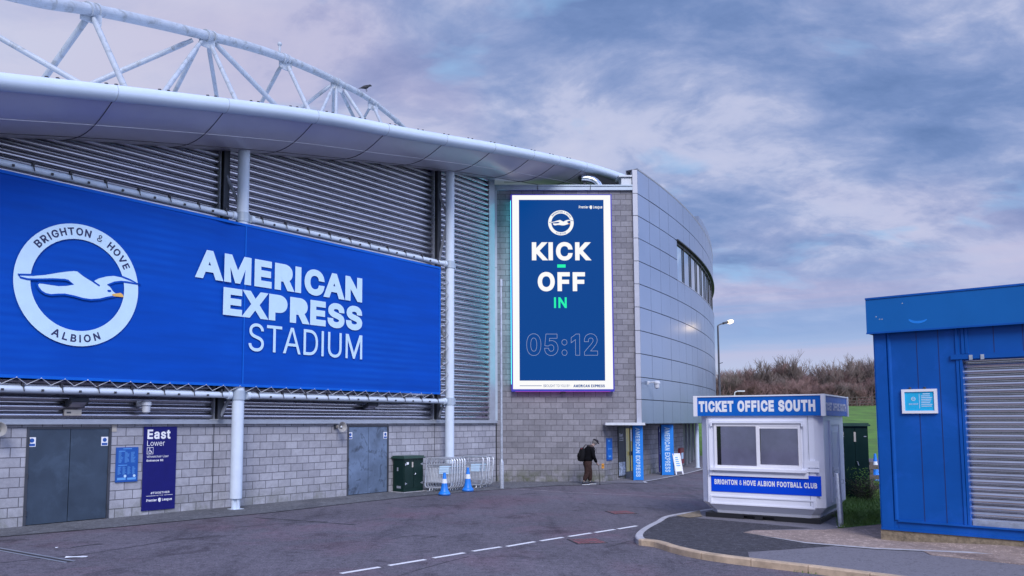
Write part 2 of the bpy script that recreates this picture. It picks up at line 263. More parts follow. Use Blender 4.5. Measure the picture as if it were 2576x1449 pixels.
j83|26 190,57 190,57 -15,57 -23,55 -31,54 -38,51 -45,47 -51,43 -56,38 -61,32 -65,26 -68,19 -70,11 -71,2 -71,-5 -71,-5 -43,1 -43,7 -43,12 -42,17 -39,20 -36,23 -32,25 -27,26 -21,26 -15;42 221,37 222,34 223,30 225,27 227,24 230,22 234,21 238,20 242,21 246,22 249,24 253,27 256,30 259,34 260,37 261,42 262,46 261,50 260,53 259,57 256,59 253,61 249,63 246,63 242,63 238,61 234,59 230,57 227,53 225,50 223,46 222
k190|55 68,55 106,60 106,142 190,180 190,92 100,89 100;26 0,26 254,57 254,57 0;147 0,74 93,96 114,186 0
l95|70 -1,59 0,50 2,43 5,37 10,32 16,29 24,27 32,26 42,26 254,57 254,57 49,57 43,58 38,59 34,60 31,62 29,65 27,69 26,73 26,80 26,85 27,90 1,81 0
m305|26 0,26 190,56 190,56 148,54 148,56 155,59 162,62 168,66 173,71 178,75 182,81 185,86 188,92 190,98 192,104 193,110 193,120 192,129 190,137 186,144 180,150 174,154 166,158 157,160 147,156 147,158 154,161 160,164 166,169 172,173 176,178 181,184 184,190 187,197 190,204 192,211 193,218 193,226 193,234 191,242 189,249 186,255 182,261 177,266 171,270 164,274 156,276 148,278 138,278 128,278 0,248 0,248 127,247 136,245 145,241 151,236 156,230 160,224 163,217 165,209 165,203 165,197 164,192 162,187 160,183 157,179 153,175 150,173 145,170 140,169 135,168 129,168 124,168 0,137 0,137 130,136 137,134 144,131 150,126 156,121 160,115 163,107 165,100 165,94 165,89 164,84 162,79 160,74 157,70 154,66 149,63 145,60 139,58 133,57 126,57 119,57 0
n205|57 113,57 0,26 0,26 190,56 190,56 144,51 144,56 156,62 166,68 175,76 181,84 186,94 189,103 192,114 192,123 192,132 190,140 188,147 184,154 180,160 174,166 168,170 160,174 152,176 142,178 132,179 120,179 0,148 0,148 118,147 128,145 137,142 145,136 152,130 158,123 161,114 164,105 165,98 164,92 163,86 161,80 159,75 155,71 151,67 147,63 141,60 135,58 129,57 121
o208|104 -4,91 -3,79 -1,69 3,58 8,49 15,41 23,34 32,28 43,23 54,20 66,18 80,17 94,18 108,20 122,23 134,28 146,34 156,41 165,49 173,58 180,69 185,79 189,91 191,104 192,116 191,128 189,139 185,149 180,159 173,167 165,174 156,180 146,184 134,188 122,190 108,191 94,190 80,188 66,184 54,180 43,174 32,167 23,159 15,149 8,139 3,128 -1,116 -3;104 23,113 24,121 26,129 29,135 33,141 38,146 44,150 51,154 59,156 67,158 75,159 84,160 94,159 103,158 112,156 121,154 129,150 137,146 144,141 150,135 155,129 159,121 162,113 164,104 165,95 164,86 162,79 159,73 155,67 150,62 144,58 137,54 129,52 121,50 112,49 103,48 94,49 84,50 75,52 67,54 59,58 51,62 44,67 38,73 33,79 29,86 26,95 24
p212|26 -71,26 190,56 190,56 160,59 160,69 173,72 177,76 180,81 183,86 186,92 189,98 191,106 192,115 192,126 191,137 189,147 185,156 180,165 174,173 166,179 157,185 146,189 135,193 122,194 109,195 94,194 80,193 66,189 54,185 42,179 32,173 23,165 15,157 8,147 3,137 -1,126 -3,115 -4,106 -4,99 -3,92 -1,86 2,81 5,76 8,72 12,69 16,59 29,57 29,57 -71;110 23,119 24,126 26,133 29,140 33,145 38,150 44,154 51,158 58,161 67,163 75,164 85,164 95,164 104,163 114,161 122,158 131,155 138,150 145,146 151,140 156,134 160,126 163,119 164,110 165,102 164,94 163,87 160,81 156,75 151,70 145,66 139,62 131,60 123,58 114,57 105,56 95,57 84,58 75,60 66,63 58,66 50,70 43,75 37,81 32,87 28,94 26,102 24
q212|186 -71,155 -71,155 29,153 29,143 16,140 12,136 8,131 5,126 2,120 -1,114 -3,106 -4,98 -4,86 -3,75 -1,65 3,56 8,47 15,40 23,33 32,27 42,23 54,20 66,18 80,17 94,18 109,20 122,23 135,27 146,33 157,40 166,47 174,56 180,65 185,75 189,86 191,98 192,106 192,114 191,121 189,126 186,132 183,136 180,140 177,144 173,153 160,156 160,156 190,186 190;102 23,111 24,118 26,125 28,132 32,137 37,142 43,146 50,150 58,152 66,154 75,155 84,156 95,155 105,154 114,152 123,150 131,146 139,142 145,137 151,132 156,125 160,118 163,111 164,102 165,94 164,86 163,79 160,72 156,67 151,62 145,58 138,54 131,52 122,50 114,49 104,48 95,49 85,50 75,52 67,54 58,58 51,62 44,67 38,73 33,79 29,86 26,94 24
r130|26 0,26 190,56 190,56 160,58 160,61 167,65 173,70 179,76 184,83 187,90 190,98 192,107 192,115 192,122 192,122 161,115 162,103 163,97 163,91 161,85 160,80 157,75 154,70 151,66 146,63 142,60 137,58 131,57 125,57 118,57 0
s182|91 -4,81 -4,72 -3,64 -1,56 2,49 5,42 9,36 14,31 19,26 25,23 32,20 39,18 47,47 53,49 46,53 40,57 34,62 30,68 27,75 25,82 23,91 23,100 23,108 25,116 27,122 31,127 36,131 40,133 46,134 51,134 56,132 60,130 64,127 68,123 71,118 74,113 76,106 78,75 85,63 89,52 93,43 98,36 104,31 111,27 119,24 127,23 137,24 145,26 152,29 159,33 166,38 172,43 177,50 181,58 185,66 188,74 190,84 192,94 192,103 192,112 191,120 189,127 186,134 183,140 179,145 175,149 170,153 164,157 158,160 152,162 145,134 139,132 144,129 149,126 153,121 158,116 162,110 164,102 166,94 166,86 166,78 164,71 162,65 158,61 154,57 150,55 144,54 139,55 134,56 129,59 125,62 122,66 119,72 116,78 114,86 111,115 105,127 101,137 97,146 92,153 86,159 79,162 71,165 63,166 53,165 45,163 37,160 30,156 24,151 17,145 12,138 7,130 3,121 0,112 -2,102 -4
t114|102 190,102 164,3 164,3 190;32 236,63 236,63 49,63 43,64 38,66 34,68 31,71 28,75 26,80 25,85 25,93 26,101 27,107 1,96 -1,84 -2,73 -1,62 1,53 5,46 11,40 18,36 26,33 36,32 46
u205|91 -3,82 -2,73 -1,65 2,57 5,51 10,44 15,39 22,35 29,31 38,28 47,27 58,26 69,26 190,57 190,57 72,58 62,60 52,63 44,68 37,75 32,82 28,91 26,100 25,107 25,113 27,119 28,125 31,130 34,134 38,138 43,142 48,144 54,146 61,148 68,148 76,148 190,179 190,179 0,149 0,149 46,154 46,149 34,143 23,136 15,129 8,120 4,111 0,101 -2
v195|81 0,9 190,42 190,83 78,93 43,103 10,92 10,101 43,112 78,152 190,186 190,113 0
w284|69 0,11 190,44 190,67 107,77 68,88 21,82 21,93 67,103 107,126 190,158 190,181 107,191 68,201 21,196 21,206 68,217 107,240 190,272 190,215 0,184 0,159 86,152 112,145 140,138 169,145 169,138 140,131 112,124 86,99 0
x189|10 0,86 109,86 86,14 190,50 190,74 153,90 127,104 103,88 103,101 127,117 153,141 190,176 190,104 84,104 107,179 0,143 0,115 43,100 68,86 91,102 91,89 68,74 43,46 0
y195|24 -69,31 -43,36 -44,40 -45,44 -45,48 -45,52 -44,55 -44,59 -42,62 -40,65 -37,68 -33,71 -29,73 -24,75 -18,81 -1,9 190,42 190,83 78,93 43,103 10,92 10,101 43,112 78,153 190,186 190,102 -29,99 -36,96 -43,92 -48,88 -54,84 -58,80 -62,75 -65,70 -68,64 -70,58 -71,52 -72,46 -73,32 -72
z190|21 0,21 23,127 160,127 161,24 161,24 190,166 190,166 165,63 30,63 28,169 28,169 0
0227|113 -3,100 -2,87 0,76 5,65 12,56 21,47 31,40 43,34 57,30 72,27 89,25 107,24 127,25 147,27 165,30 182,35 197,40 211,48 223,56 234,65 242,76 249,87 254,100 257,113 258,127 257,139 254,151 249,161 242,171 234,179 223,186 211,192 197,197 182,200 165,202 147,203 127,202 107,200 89,197 72,192 57,186 43,179 31,171 21,162 12,151 5,140 0,127 -2;113 25,122 26,131 28,138 32,145 37,151 44,157 52,161 61,165 72,168 84,170 97,171 111,172 127,171 143,170 157,168 170,165 182,161 193,157 203,151 211,145 218,138 223,131 227,122 229,113 230,104 229,96 227,88 223,82 218,75 211,70 203,65 193,62 182,59 170,56 157,55 143,55 127,55 111,56 97,59 84,62 72,65 61,70 52,75 44,82 37,88 32,96 28,104 26
1168|100 0,100 222,38 179,38 213,100 254,132 254,132 0
2227|32 0,32 24,117 114,141 141,146 147,149 153,153 158,155 163,157 169,159 174,160 180,160 186,160 192,159 198,157 204,154 209,150 214,146 218,142 222,137 224,131 227,125 228,119 229,112 230,105 229,98 228,92 226,86 224,81 220,77 216,73 212,69 207,67 201,65 195,64 188,64 181,33 181,33 192,35 202,39 212,43 221,49 229,55 237,63 243,72 248,81 252,91 255,101 257,112 258,124 257,134 255,144 252,153 248,161 243,169 237,175 230,181 223,185 214,188 205,190 196,191 186,190 179,189 172,188 166,185 159,182 152,179 145,174 137,168 129,133 90,76 30,76 28,195 28,195 0
3227|109 -3,98 -3,87 -1,76 1,66 5,57 9,49 15,41 21,35 29,30 37,26 46,23 55,22 66,55 66,56 60,57 54,60 48,63 44,67 39,72 35,77 32,83 30,89 28,95 26,102 25,109 25,117 25,124 26,131 28,138 30,143 33,149 37,153 41,157 46,160 52,163 58,164 65,165 72,164 79,163 86,161 92,158 98,154 104,150 109,144 113,137 117,130 120,121 122,111 123,101 124,78 124,78 150,144 224,144 226,35 226,35 254,186 254,186 230,106 139,106 144,119 145,132 144,144 142,154 138,164 133,172 127,179 119,185 111,190 102,194 93,196 83,196 72,196 62,194 51,190 42,185 33,179 25,172 18,164 12,154 6,144 2,133 -1,121 -3
4227|20 53,20 79,123 254,155 254,54 83,54 81,207 81,207 53;141 0,141 61,141 73,141 159,171 159,171 0
5227|111 -3,100 -3,89 -1,79 2,70 6,61 10,54 16,47 23,41 30,37 38,33 47,31 56,30 65,61 65,62 60,64 54,66 49,69 44,73 40,77 36,81 33,87 30,92 28,98 26,104 25,111 25,118 25,125 27,132 29,138 32,144 36,149 41,153 46,157 52,160 59,162 66,163 73,164 81,163 89,162 97,160 104,157 111,153 117,148 122,143 127,137 131,131 134,124 137,117 138,109 138,103 138,96 137,90 136,84 134,78 132,73 129,68 126,64 123,34 126,48 254,183 254,183 226,75 226,67 151,68 151,73 154,77 157,83 160,89 162,95 164,101 166,108 167,115 167,123 166,131 165,139 163,147 160,154 157,161 153,167 148,172 143,178 137,182 130,186 123,189 116,192 108,194 99,195 91,195 82,195 70,193 58,189 48,184 38,178 29,171 21,163 14,154 8,144 3,134 -1,123 -3
6227|113 -3,102 -3,91 -1,81 3,71 7,62 13,55 20,48 28,42 37,38 47,34 58,32 69,32 81,32 90,34 100,36 109,40 119,45 130,51 142,59 156,69 170,126 254,161 254,75 131,73 131,75 134,77 137,80 141,83 144,86 147,90 149,94 152,98 153,102 155,107 156,112 157,117 157,129 156,139 155,149 152,158 147,166 142,173 136,179 128,185 120,189 111,192 101,194 90,194 79,194 67,192 56,188 46,184 36,178 28,171 20,164 13,155 7,146 3,135 -1,125 -3;113 24,120 25,127 26,133 28,139 31,145 35,149 40,154 45,157 51,160 57,162 64,163 71,164 79,163 86,162 94,160 100,157 107,154 112,149 118,145 122,139 126,133 129,127 131,120 132,113 133,106 132,99 131,93 129,87 126,81 122,77 118,73 113,69 107,66 101,64 94,63 87,62 79,63 71,64 64,66 57,69 51,73 45,77 40,81 35,87 31,93 28,99 26,106 25
7227|48 0,162 224,162 226,31 226,31 254,195 254,195 224,82 0
8227|113 -3,101 -3,89 -1,78 2,68 6,58 11,50 17,43 23,37 31,32 39,29 48,27 58,26 68,26 76,28 83,30 91,33 98,36 104,40 110,45 116,51 121,56 125,63 128,69 131,76 132,76 133,67 136,59 141,52 147,46 154,41 162,38 171,36 180,35 190,36 200,38 209,41 217,45 225,51 232,57 239,65 244,73 249,82 253,92 256,102 257,113 258,124 257,134 256,144 253,153 249,161 244,169 239,175 232,181 225,185 217,188 209,190 200,191 190,190 180,188 171,185 162,180 154,174 147,167 141,159 137,150 133,150 132,157 131,164 128,170 125,176 121,181 116,186 110,190 104,194 98,197 91,199 83,200 76,200 68,200 58,198 48,194 39,189 31,183 23,176 17,168 11,158 6,148 2,137 -1,126 -3;113 25,121 25,129 26,136 28,142 30,148 33,153 37,158 41,161 46,164 51,167 57,168 63,168 69,168 76,167 83,164 89,161 94,157 99,153 104,147 108,141 111,135 114,128 116,121 117,113 118,105 117,98 116,91 114,85 111,79 108,73 104,69 99,65 94,62 89,59 83,58 76,58 69,58 63,59 57,61 51,64 46,68 41,73 37,78 33,84 30,90 28,97 26,105 25;113 145,120 145,126 146,132 148,137 150,142 153,146 157,150 161,154 165,156 170,158 176,159 182,160 188,159 194,158 200,156 205,154 210,151 215,147 218,142 222,138 225,132 227,126 229,120 230,113 230,106 230,100 229,94 227,89 225,84 222,79 218,76 215,72 210,70 205,68 200,67 194,66 188,67 182,68 176,70 170,72 165,76 161,79 157,84 153,89 150,94 148,100 146,107 145
9227|113 258,125 257,135 255,146 252,155 247,164 241,171 234,178 226,184 217,189 207,192 197,194 185,194 173,194 164,192 155,190 145,186 135,181 124,175 112,167 99,158 84,100 0,65 0,151 124,154 124,152 120,149 117,147 114,144 111,140 108,137 105,133 103,128 101,124 99,119 98,114 98,109 97,98 98,87 100,78 103,69 107,60 112,53 119,47 126,41 134,37 144,34 154,32 164,32 176,32 187,34 198,38 209,42 218,48 227,55 235,63 241,71 247,81 252,91 255,102 257;113 230,106 230,99 228,93 226,87 223,82 219,77 215,73 209,69 204,66 197,64 191,63 183,63 176,63 168,64 161,66 154,69 148,73 142,77 137,82 132,87 129,93 126,99 123,106 122,113 122,120 122,127 123,133 126,139 129,145 132,149 137,154 142,157 147,160 154,162 160,163 168,164 175,163 183,162 190,160 197,157 204,154 209,150 215,145 219,139 223,133 226,127 228,120 230
&224|98 -3,86 -3,75 -1,65 2,55 6,47 11,39 17,32 23,27 31,23 39,20 48,18 57,17 67,17 74,19 82,21 89,24 95,27 101,32 106,37 112,42 117,70 139,108 168,118 176,127 187,129 191,130 194,131 198,131 202,130 208,129 214,126 218,123 223,118 226,113 228,107 230,101 230,96 230,92 229,88 228,84 227,81 224,77 222,75 219,73 216,71 212,69 208,69 204,68 199,69 195,69 190,71 186,73 182,84 164,102 142,219 0,182 0,86 116,61 146,55 153,51 159,47 166,44 172,41 178,39 185,38 192,38 199,38 207,40 215,42 222,45 229,50 235,55 241,61 245,67 249,75 253,82 255,91 256,100 257,109 256,118 255,126 253,133 249,139 245,145 241,150 236,154 230,158 223,160 217,161 210,162 202,162 196,161 191,159 186,158 181,155 176,152 171,149 167,146 162,128 146,77 109,70 103,64 98,59 92,55 87,52 82,50 77,49 71,48 66,49 60,50 54,52 49,55 44,58 39,62 35,66 32,72 29,77 26,83 25,90 24,96 23,104 24,111 25,119 27,126 30,132 33,139 37,145 42,151 48,156 54,160 61,165 68,168 76,171 84,173 93,174 102,174 112,204 112,203 101,202 90,201 80,198 72,195 64,192 57,189 51,185 46,173 31,166 23,160 17,153 12,144 7,136 3,126 0,117 -2,108 -3
:94|48 -2,43 -2,39 -1,35 2,31 4,29 8,26 12,25 16,25 20,25 25,26 29,29 33,31 37,35 40,39 42,43 43,48 43,52 43,56 42,60 40,64 37,67 33,69 29,70 25,71 20,70 16,69 12,67 8,64 4,60 2,56 -1,52 -2;48 135,43 136,39 137,35 139,31 142,29 146,26 149,25 154,25 158,25 163,26 167,29 171,31 174,35 177,39 179,43 181,48 181,52 181,56 179,60 177,64 174,67 171,69 167,70 163,71 158,70 154,69 149,67 146,64 142,60 139,56 137,52 136
#220|121 0,163 254,188 254,147 0;5 70,9 96,200 96,196 70;32 0,73 254,99 254,57 0;20 158,24 184,215 184,211 158
-227|168 122,168 94,57 94,57 122
 94|""".split('\n'):
    hd, body = row[1:].split('|')
    GLYPHS[row[0]] = (int(hd), [[tuple(map(int, p.split())) for p in c.split(',')] for c in body.split(';')] if body else [])
def area2(c): return sum(c[i - 1][0] * c[i][1] - c[i][0] * c[i - 1][1] for i in range(len(c)))
def offset_loop(c, d, clean=True):
    n = len(c); out = []
    for i in range(n):
        p, q, r_ = Vector(c[i - 1]), Vector(c[i]), Vector(c[(i + 1) % n])
        a = (q - p).normalized(); b = (r_ - q).normalized()
        na = Vector((a.y, -a.x)); nb = Vector((b.y, -b.x)); m_ = na + nb
        if m_.length < .3: m_ = na
        m_ = m_ / max(.35, m_.length_squared) * 2 if m_.length > 0 else na
        out.append(tuple(q + m_ * d))
    return untangle(out) if clean and d else out
def untangle(P):                          # cut away the little loops that thickening leaves in tight notches
    tot = abs(area2(P))
    for _ in range(16):
        n = len(P); hit = None
        for i in range(n):
            a, b = P[i], P[(i + 1) % n]
            for j in range(i + 2, n):
                if i == 0 and j == n - 1: continue
                c, d = P[j], P[(j + 1) % n]
                den = (b[0] - a[0]) * (d[1] - c[1]) - (b[1] - a[1]) * (d[0] - c[0])
                if abs(den) < 1e-9: continue
                t = ((c[0] - a[0]) * (d[1] - c[1]) - (c[1] - a[1]) * (d[0] - c[0])) / den
                u = ((c[0] - a[0]) * (b[1] - a[1]) - (c[1] - a[1]) * (b[0] - a[0])) / den
                if 0 < t < 1 and 0 < u < 1:
                    x = (a[0] + (b[0] - a[0]) * t, a[1] + (b[1] - a[1]) * t)
                    A = [x] + P[i + 1:j + 1]; B = [x] + P[j + 1:] + P[:i + 1]
                    if abs(area2(A)) < abs(area2(B)): A, B = B, A
                    if abs(area2(B)) < tot * .07: hit = A; break
            if hit: break
        if not hit: break
        P = hit
    return P
GL = {}
def glyphs(txt, bold=0.0, spacing=1.0, outline=0.0):
    key = (txt, bold, spacing, outline)
    if key not in GL:
        bm = bmesh.new(); x = 0; d = bold * 500 * .72
        for ch in txt:
            adv, cs = GLYPHS[ch]
            d = (.15 if ch == '&' else 1) * bold * 500 * .72
            if cs:
                sg = 1 if area2(max(cs, key=lambda c: abs(area2(c)))) > 0 else -1
                loops = [offset_loop(c, d * sg, ch != '&') for c in cs]
                if outline:
                    for c in loops:
                        A = [bm.verts.new(((p[0] + x) / 500, p[1] / 500, 0)) for p in offset_loop(c, outline * 500, False)]
                        B = [bm.verts.new(((p[0] + x) / 500, p[1] / 500, 0)) for p in offset_loop(c, -outline * 500, False)]
                        for i in range(len(A)): bm.faces.new([A[i - 1], A[i], B[i], B[i - 1]])
                else:
                    def inside(p, c):
                        r_ = False
                        for i in range(len(c)):
                            (x0, y0), (x1, y1) = c[i - 1], c[i]
                            if (y0 > p[1]) != (y1 > p[1]) and p[0] < (x1 - x0) * (p[1] - y0) / (y1 - y0) + x0: r_ = not r_
                        return r_
                    outs = [k for k, c in enumerate(cs) if area2(c) * sg > 0]; holes = [k for k in range(len(cs)) if k not in outs]
                    for n_, k in enumerate(outs):
                        es = []
                        for c in [loops[k]] + [loops[q] for q in holes if inside(cs[q][0], cs[k])]:
                            V = [bm.verts.new(((p[0] + x) / 500, p[1] / 500, .006 * n_)) for p in c]
                            es += [bm.edges.new((V[i - 1], V[i])) for i in range(len(V))]
                        bmesh.ops.triangle_fill(bm, edges=es, use_beauty=True)
            x += adv * spacing + 2 * d
        bm.verts.index_update()
        vs = [tuple(v.co) for v in bm.verts]; fs = [tuple(v.index for v in f_.verts) for f_ in bm.faces]; bm.free()
        xs = [v[0] for v in vs]; ys = [v[1] for v in vs]
        GL[key] = (vs, fs, min(xs), max(xs), min(ys), max(ys))
    return GL[key]
def put_text(mb, txt, x0, x1, z0, z1, y, bold=0.0, spacing=1.0, outline=0.0, rot90=False, keep=False, fn=None):
    vs, fs, a, b, c, d = glyphs(txt, bold, spacing, outline)
    sx = (x1 - x0) / (b - a); sz = (z1 - z0) / (d - c)
    if rot90: sx = (z1 - z0) / (b - a); sz = (x1 - x0) / (d - c)
    V = []
    for q in vs:
        if rot90: p = (x0 + (q[1] - c) * sz, y, z1 - (q[0] - a) * sx)          # reads from top to bottom
        else: p = (x0 + (q[0] - a) * sx, y - q[2] * sz, z0 + (q[1] - c) * sz)
        V.append(mb.v(fn(p) if fn else p))
    for f_ in fs: mb.f([V[k] for k in f_])
def arc_text(mb, txt, cx, cz, rad, y, size, a0, a1, bold, inside=False):
    n = len(txt); wid = []
    for ch in txt:
        if ch == ' ': wid.append(.38); continue
        g = glyphs(ch, bold); wid.append(g[3] - g[2] + .16)
    tot = sum(wid); pos = 0; cap = glyphs('H', bold); ch_h = cap[5] - cap[4]; k = size / ch_h
    for ch, wd in zip(txt, wid):
        mid = (pos + wd / 2) / tot; pos += wd
        if ch == ' ': continue
        ang = a0 + (a1 - a0) * mid
        vs, fs, a, b, c, d = glyphs(ch, bold)
        up = -1 if inside else 1
        V = []
        for q in vs:
            lx = (q[0] - (a + b) / 2) * k; lz = (q[1] - (cap[4] + cap[5]) / 2) * k
            rr = rad + up * lz
            th = ang - up * lx / rad
            V.append(mb.v((cx + rr * math.cos(th), y - q[2] * k, cz + rr * math.sin(th))))
        for f_ in fs: mb.f([V[i] for i in f_])
def ring(mb, cx, cz, r0, r1, y, n=72):
    A = [mb.v((cx + r0 * math.cos(2 * math.pi * k / n), y, cz + r0 * math.sin(2 * math.pi * k / n))) for k in range(n)]
    B = [mb.v((cx + r1 * math.cos(2 * math.pi * k / n), y, cz + r1 * math.sin(2 * math.pi * k / n))) for k in range(n)]
    for k in range(n): mb.f([A[k], A[(k + 1) % n], B[(k + 1) % n], B[k]])
def flat(mb, pts):                        # a flat polygon of any outline
    vs = [mb.v(p) for p in pts]; es = [mb.bm.edges.new((vs[k], vs[(k + 1) % len(vs)])) for k in range(len(vs))]
    bmesh.ops.triangle_fill(mb.bm, edges=es, use_beauty=True)
def strip(mb, pts, wd, closed=False):     # a flat line in the x-z plane
    n = len(pts); P = [Vector(p) for p in pts]; L = []; Rr = []
    for i in range(n):
        t = (P[(i + 1) % n] - P[i - 1]) if closed else (P[min(i + 1, n - 1)] - P[max(i - 1, 0)])
        t.normalize(); nn = Vector((-t.z, 0, t.x)) * wd / 2
        L.append(mb.v(P[i] + nn)); Rr.append(mb.v(P[i] - nn))
    for i in range(n if closed else n - 1):
        j = (i + 1) % n; mb.f([L[i], L[j], Rr[j], Rr[i]])
def smooth_poly(pts, it=2):
    for _ in range(it):
        q = []
        for i in range(len(pts)):
            a, b = pts[i], pts[(i + 1) % len(pts)]
            q += [tuple(.75 * a[k] + .25 * b[k] for k in range(2)), tuple(.25 * a[k] + .75 * b[k] for k in range(2))]
        pts = q
    return pts

# ------------------------------------------------------------------ materials
def mat(name, col, rough=.6, metal=0.0, var=.12, scale=4.0, bump=0.0, bscale=60.0, spec=.5, streak=None, emit=None, estr=0.0, dirt=None, stretch=None):
    m = bpy.data.materials.new(name); m.use_nodes = True
    T = NT(m.node_tree); out = T.n('ShaderNodeOutputMaterial'); b = T.n('ShaderNodeBsdfPrincipled')
    T.t.links.new(b.outputs[0], out.inputs[0])
    tc = T.n('ShaderNodeTexCoord'); vec = tc.outputs['Object']
    if stretch: vec = T.n('ShaderNodeMapping', i={'Vector': vec, 'Scale': stretch}).outputs[0]
    c = (*col, 1)
    n1 = T.noise(vec, scale, 6, .6)
    f = T.ramp(n1, [(.3, (1 - var,) * 3), (.7, (1 + var,) * 3)])
    cc = T.mix(1.0, c, f, 'MULTIPLY')
    if dirt:                              # patches of wear: (colour, amount, scale, threshold)
        n2 = T.noise(vec, dirt[2], 8, .65, .6)
        df = T.ramp(n2, [(dirt[3], (0, 0, 0)), (dirt[3] + .14, (1, 1, 1))])
        cc = T.mix(T.math('MULTIPLY', df, dirt[1]), cc, (*dirt[0], 1))
    T.t.links.new(cc, b.inputs['Base Color'])
    rr = T.math('ADD', T.math('MULTIPLY', n1, .2), rough - .1, clamp=True)
    T.t.links.new(rr, b.inputs['Roughness'])
    b.inputs['Metallic'].default_value = metal
    b.inputs['Specular IOR Level'].default_value = spec
    if emit: b.inputs['Emission Color'].default_value = (*emit, 1); b.inputs['Emission Strength'].default_value = estr
    if bump:
        bn = T.n('ShaderNodeBump', i={'Strength': bump, 'Distance': .02, 'Height': T.noise(vec, bscale, 5, .6)})
        T.t.links.new(bn.outputs[0], b.inputs['Normal'])
    return m
def block_mat(name, c1, c2, mortar, algae=0.0, seed=0.0):
    m = bpy.data.materials.new(name); m.use_nodes = True
    T = NT(m.node_tree); out = T.n('ShaderNodeOutputMaterial'); b = T.n('ShaderNodeBsdfPrincipled')
    T.t.links.new(b.outputs[0], out.inputs[0])
    tc = T.n('ShaderNodeTexCoord'); sp = T.n('ShaderNodeSeparateXYZ', i={0: tc.outputs['Object']})
    jx = T.math('MULTIPLY', T.math('SUBTRACT', T.noise(tc.outputs['Object'], 6, 2), .5), .012)
    v = T.n('ShaderNodeCombineXYZ', i={0: T.math('ADD', T.math('ADD', sp.outputs[0], seed), jx), 1: T.math('ADD', sp.outputs[2], jx)}).outputs[0]
    br = T.n('ShaderNodeTexBrick', i={'Vector': v, 'Color1': (*c1, 1), 'Color2': (*c2, 1), 'Mortar': (*mortar, 1), 'Scale': 1.0, 'Mortar Size': .011, 'Mortar Smooth': .25, 'Bias': -.1, 'Brick Width': .45, 'Row Height': .225})
    n1 = T.noise(tc.outputs['Object'], 9, 8, .7)
    n2 = T.noise(tc.outputs['Object'], 1.1, 4, .6)
    n3 = T.noise(tc.outputs['Object'], 70, 3, .6)
    f = T.math('ADD', T.math('ADD', T.math('MULTIPLY', n1, .5), T.math('MULTIPLY', n2, .45)), T.math('MULTIPLY', n3, .5))
    cc = T.mix(1.0, br.outputs['Color'], T.ramp(f, [(.45, (.62,) * 3), (1.0, (1.38,) * 3)]), 'MULTIPLY')
    if algae:
        a = T.noise(tc.outputs['Object'], 1.6, 6, .7, .4)
        zz = T.ramp(sp.outputs[2], [(.05, (1, 1, 1)), (.75, (0, 0, 0))])
        af = T.math('MULTIPLY', T.ramp(a, [(.42, (0, 0, 0)), (.6, (1, 1, 1))]), T.math('MULTIPLY', zz, algae))
        cc = T.mix(af, cc, (.09, .10, .055, 1))
    T.t.links.new(cc, b.inputs['Base Color']); b.inputs['Roughness'].default_value = .93; b.inputs['Specular IOR Level'].default_value = .25
    h = T.math('ADD', T.math('MULTIPLY', br.outputs['Fac'], -1.0), T.math('MULTIPLY', n3, .22))
    bn = T.n('ShaderNodeBump', i={'Strength': .55, 'Distance': .012, 'Height': h})
    T.t.links.new(bn.outputs[0], b.inputs['Normal'])
    return m
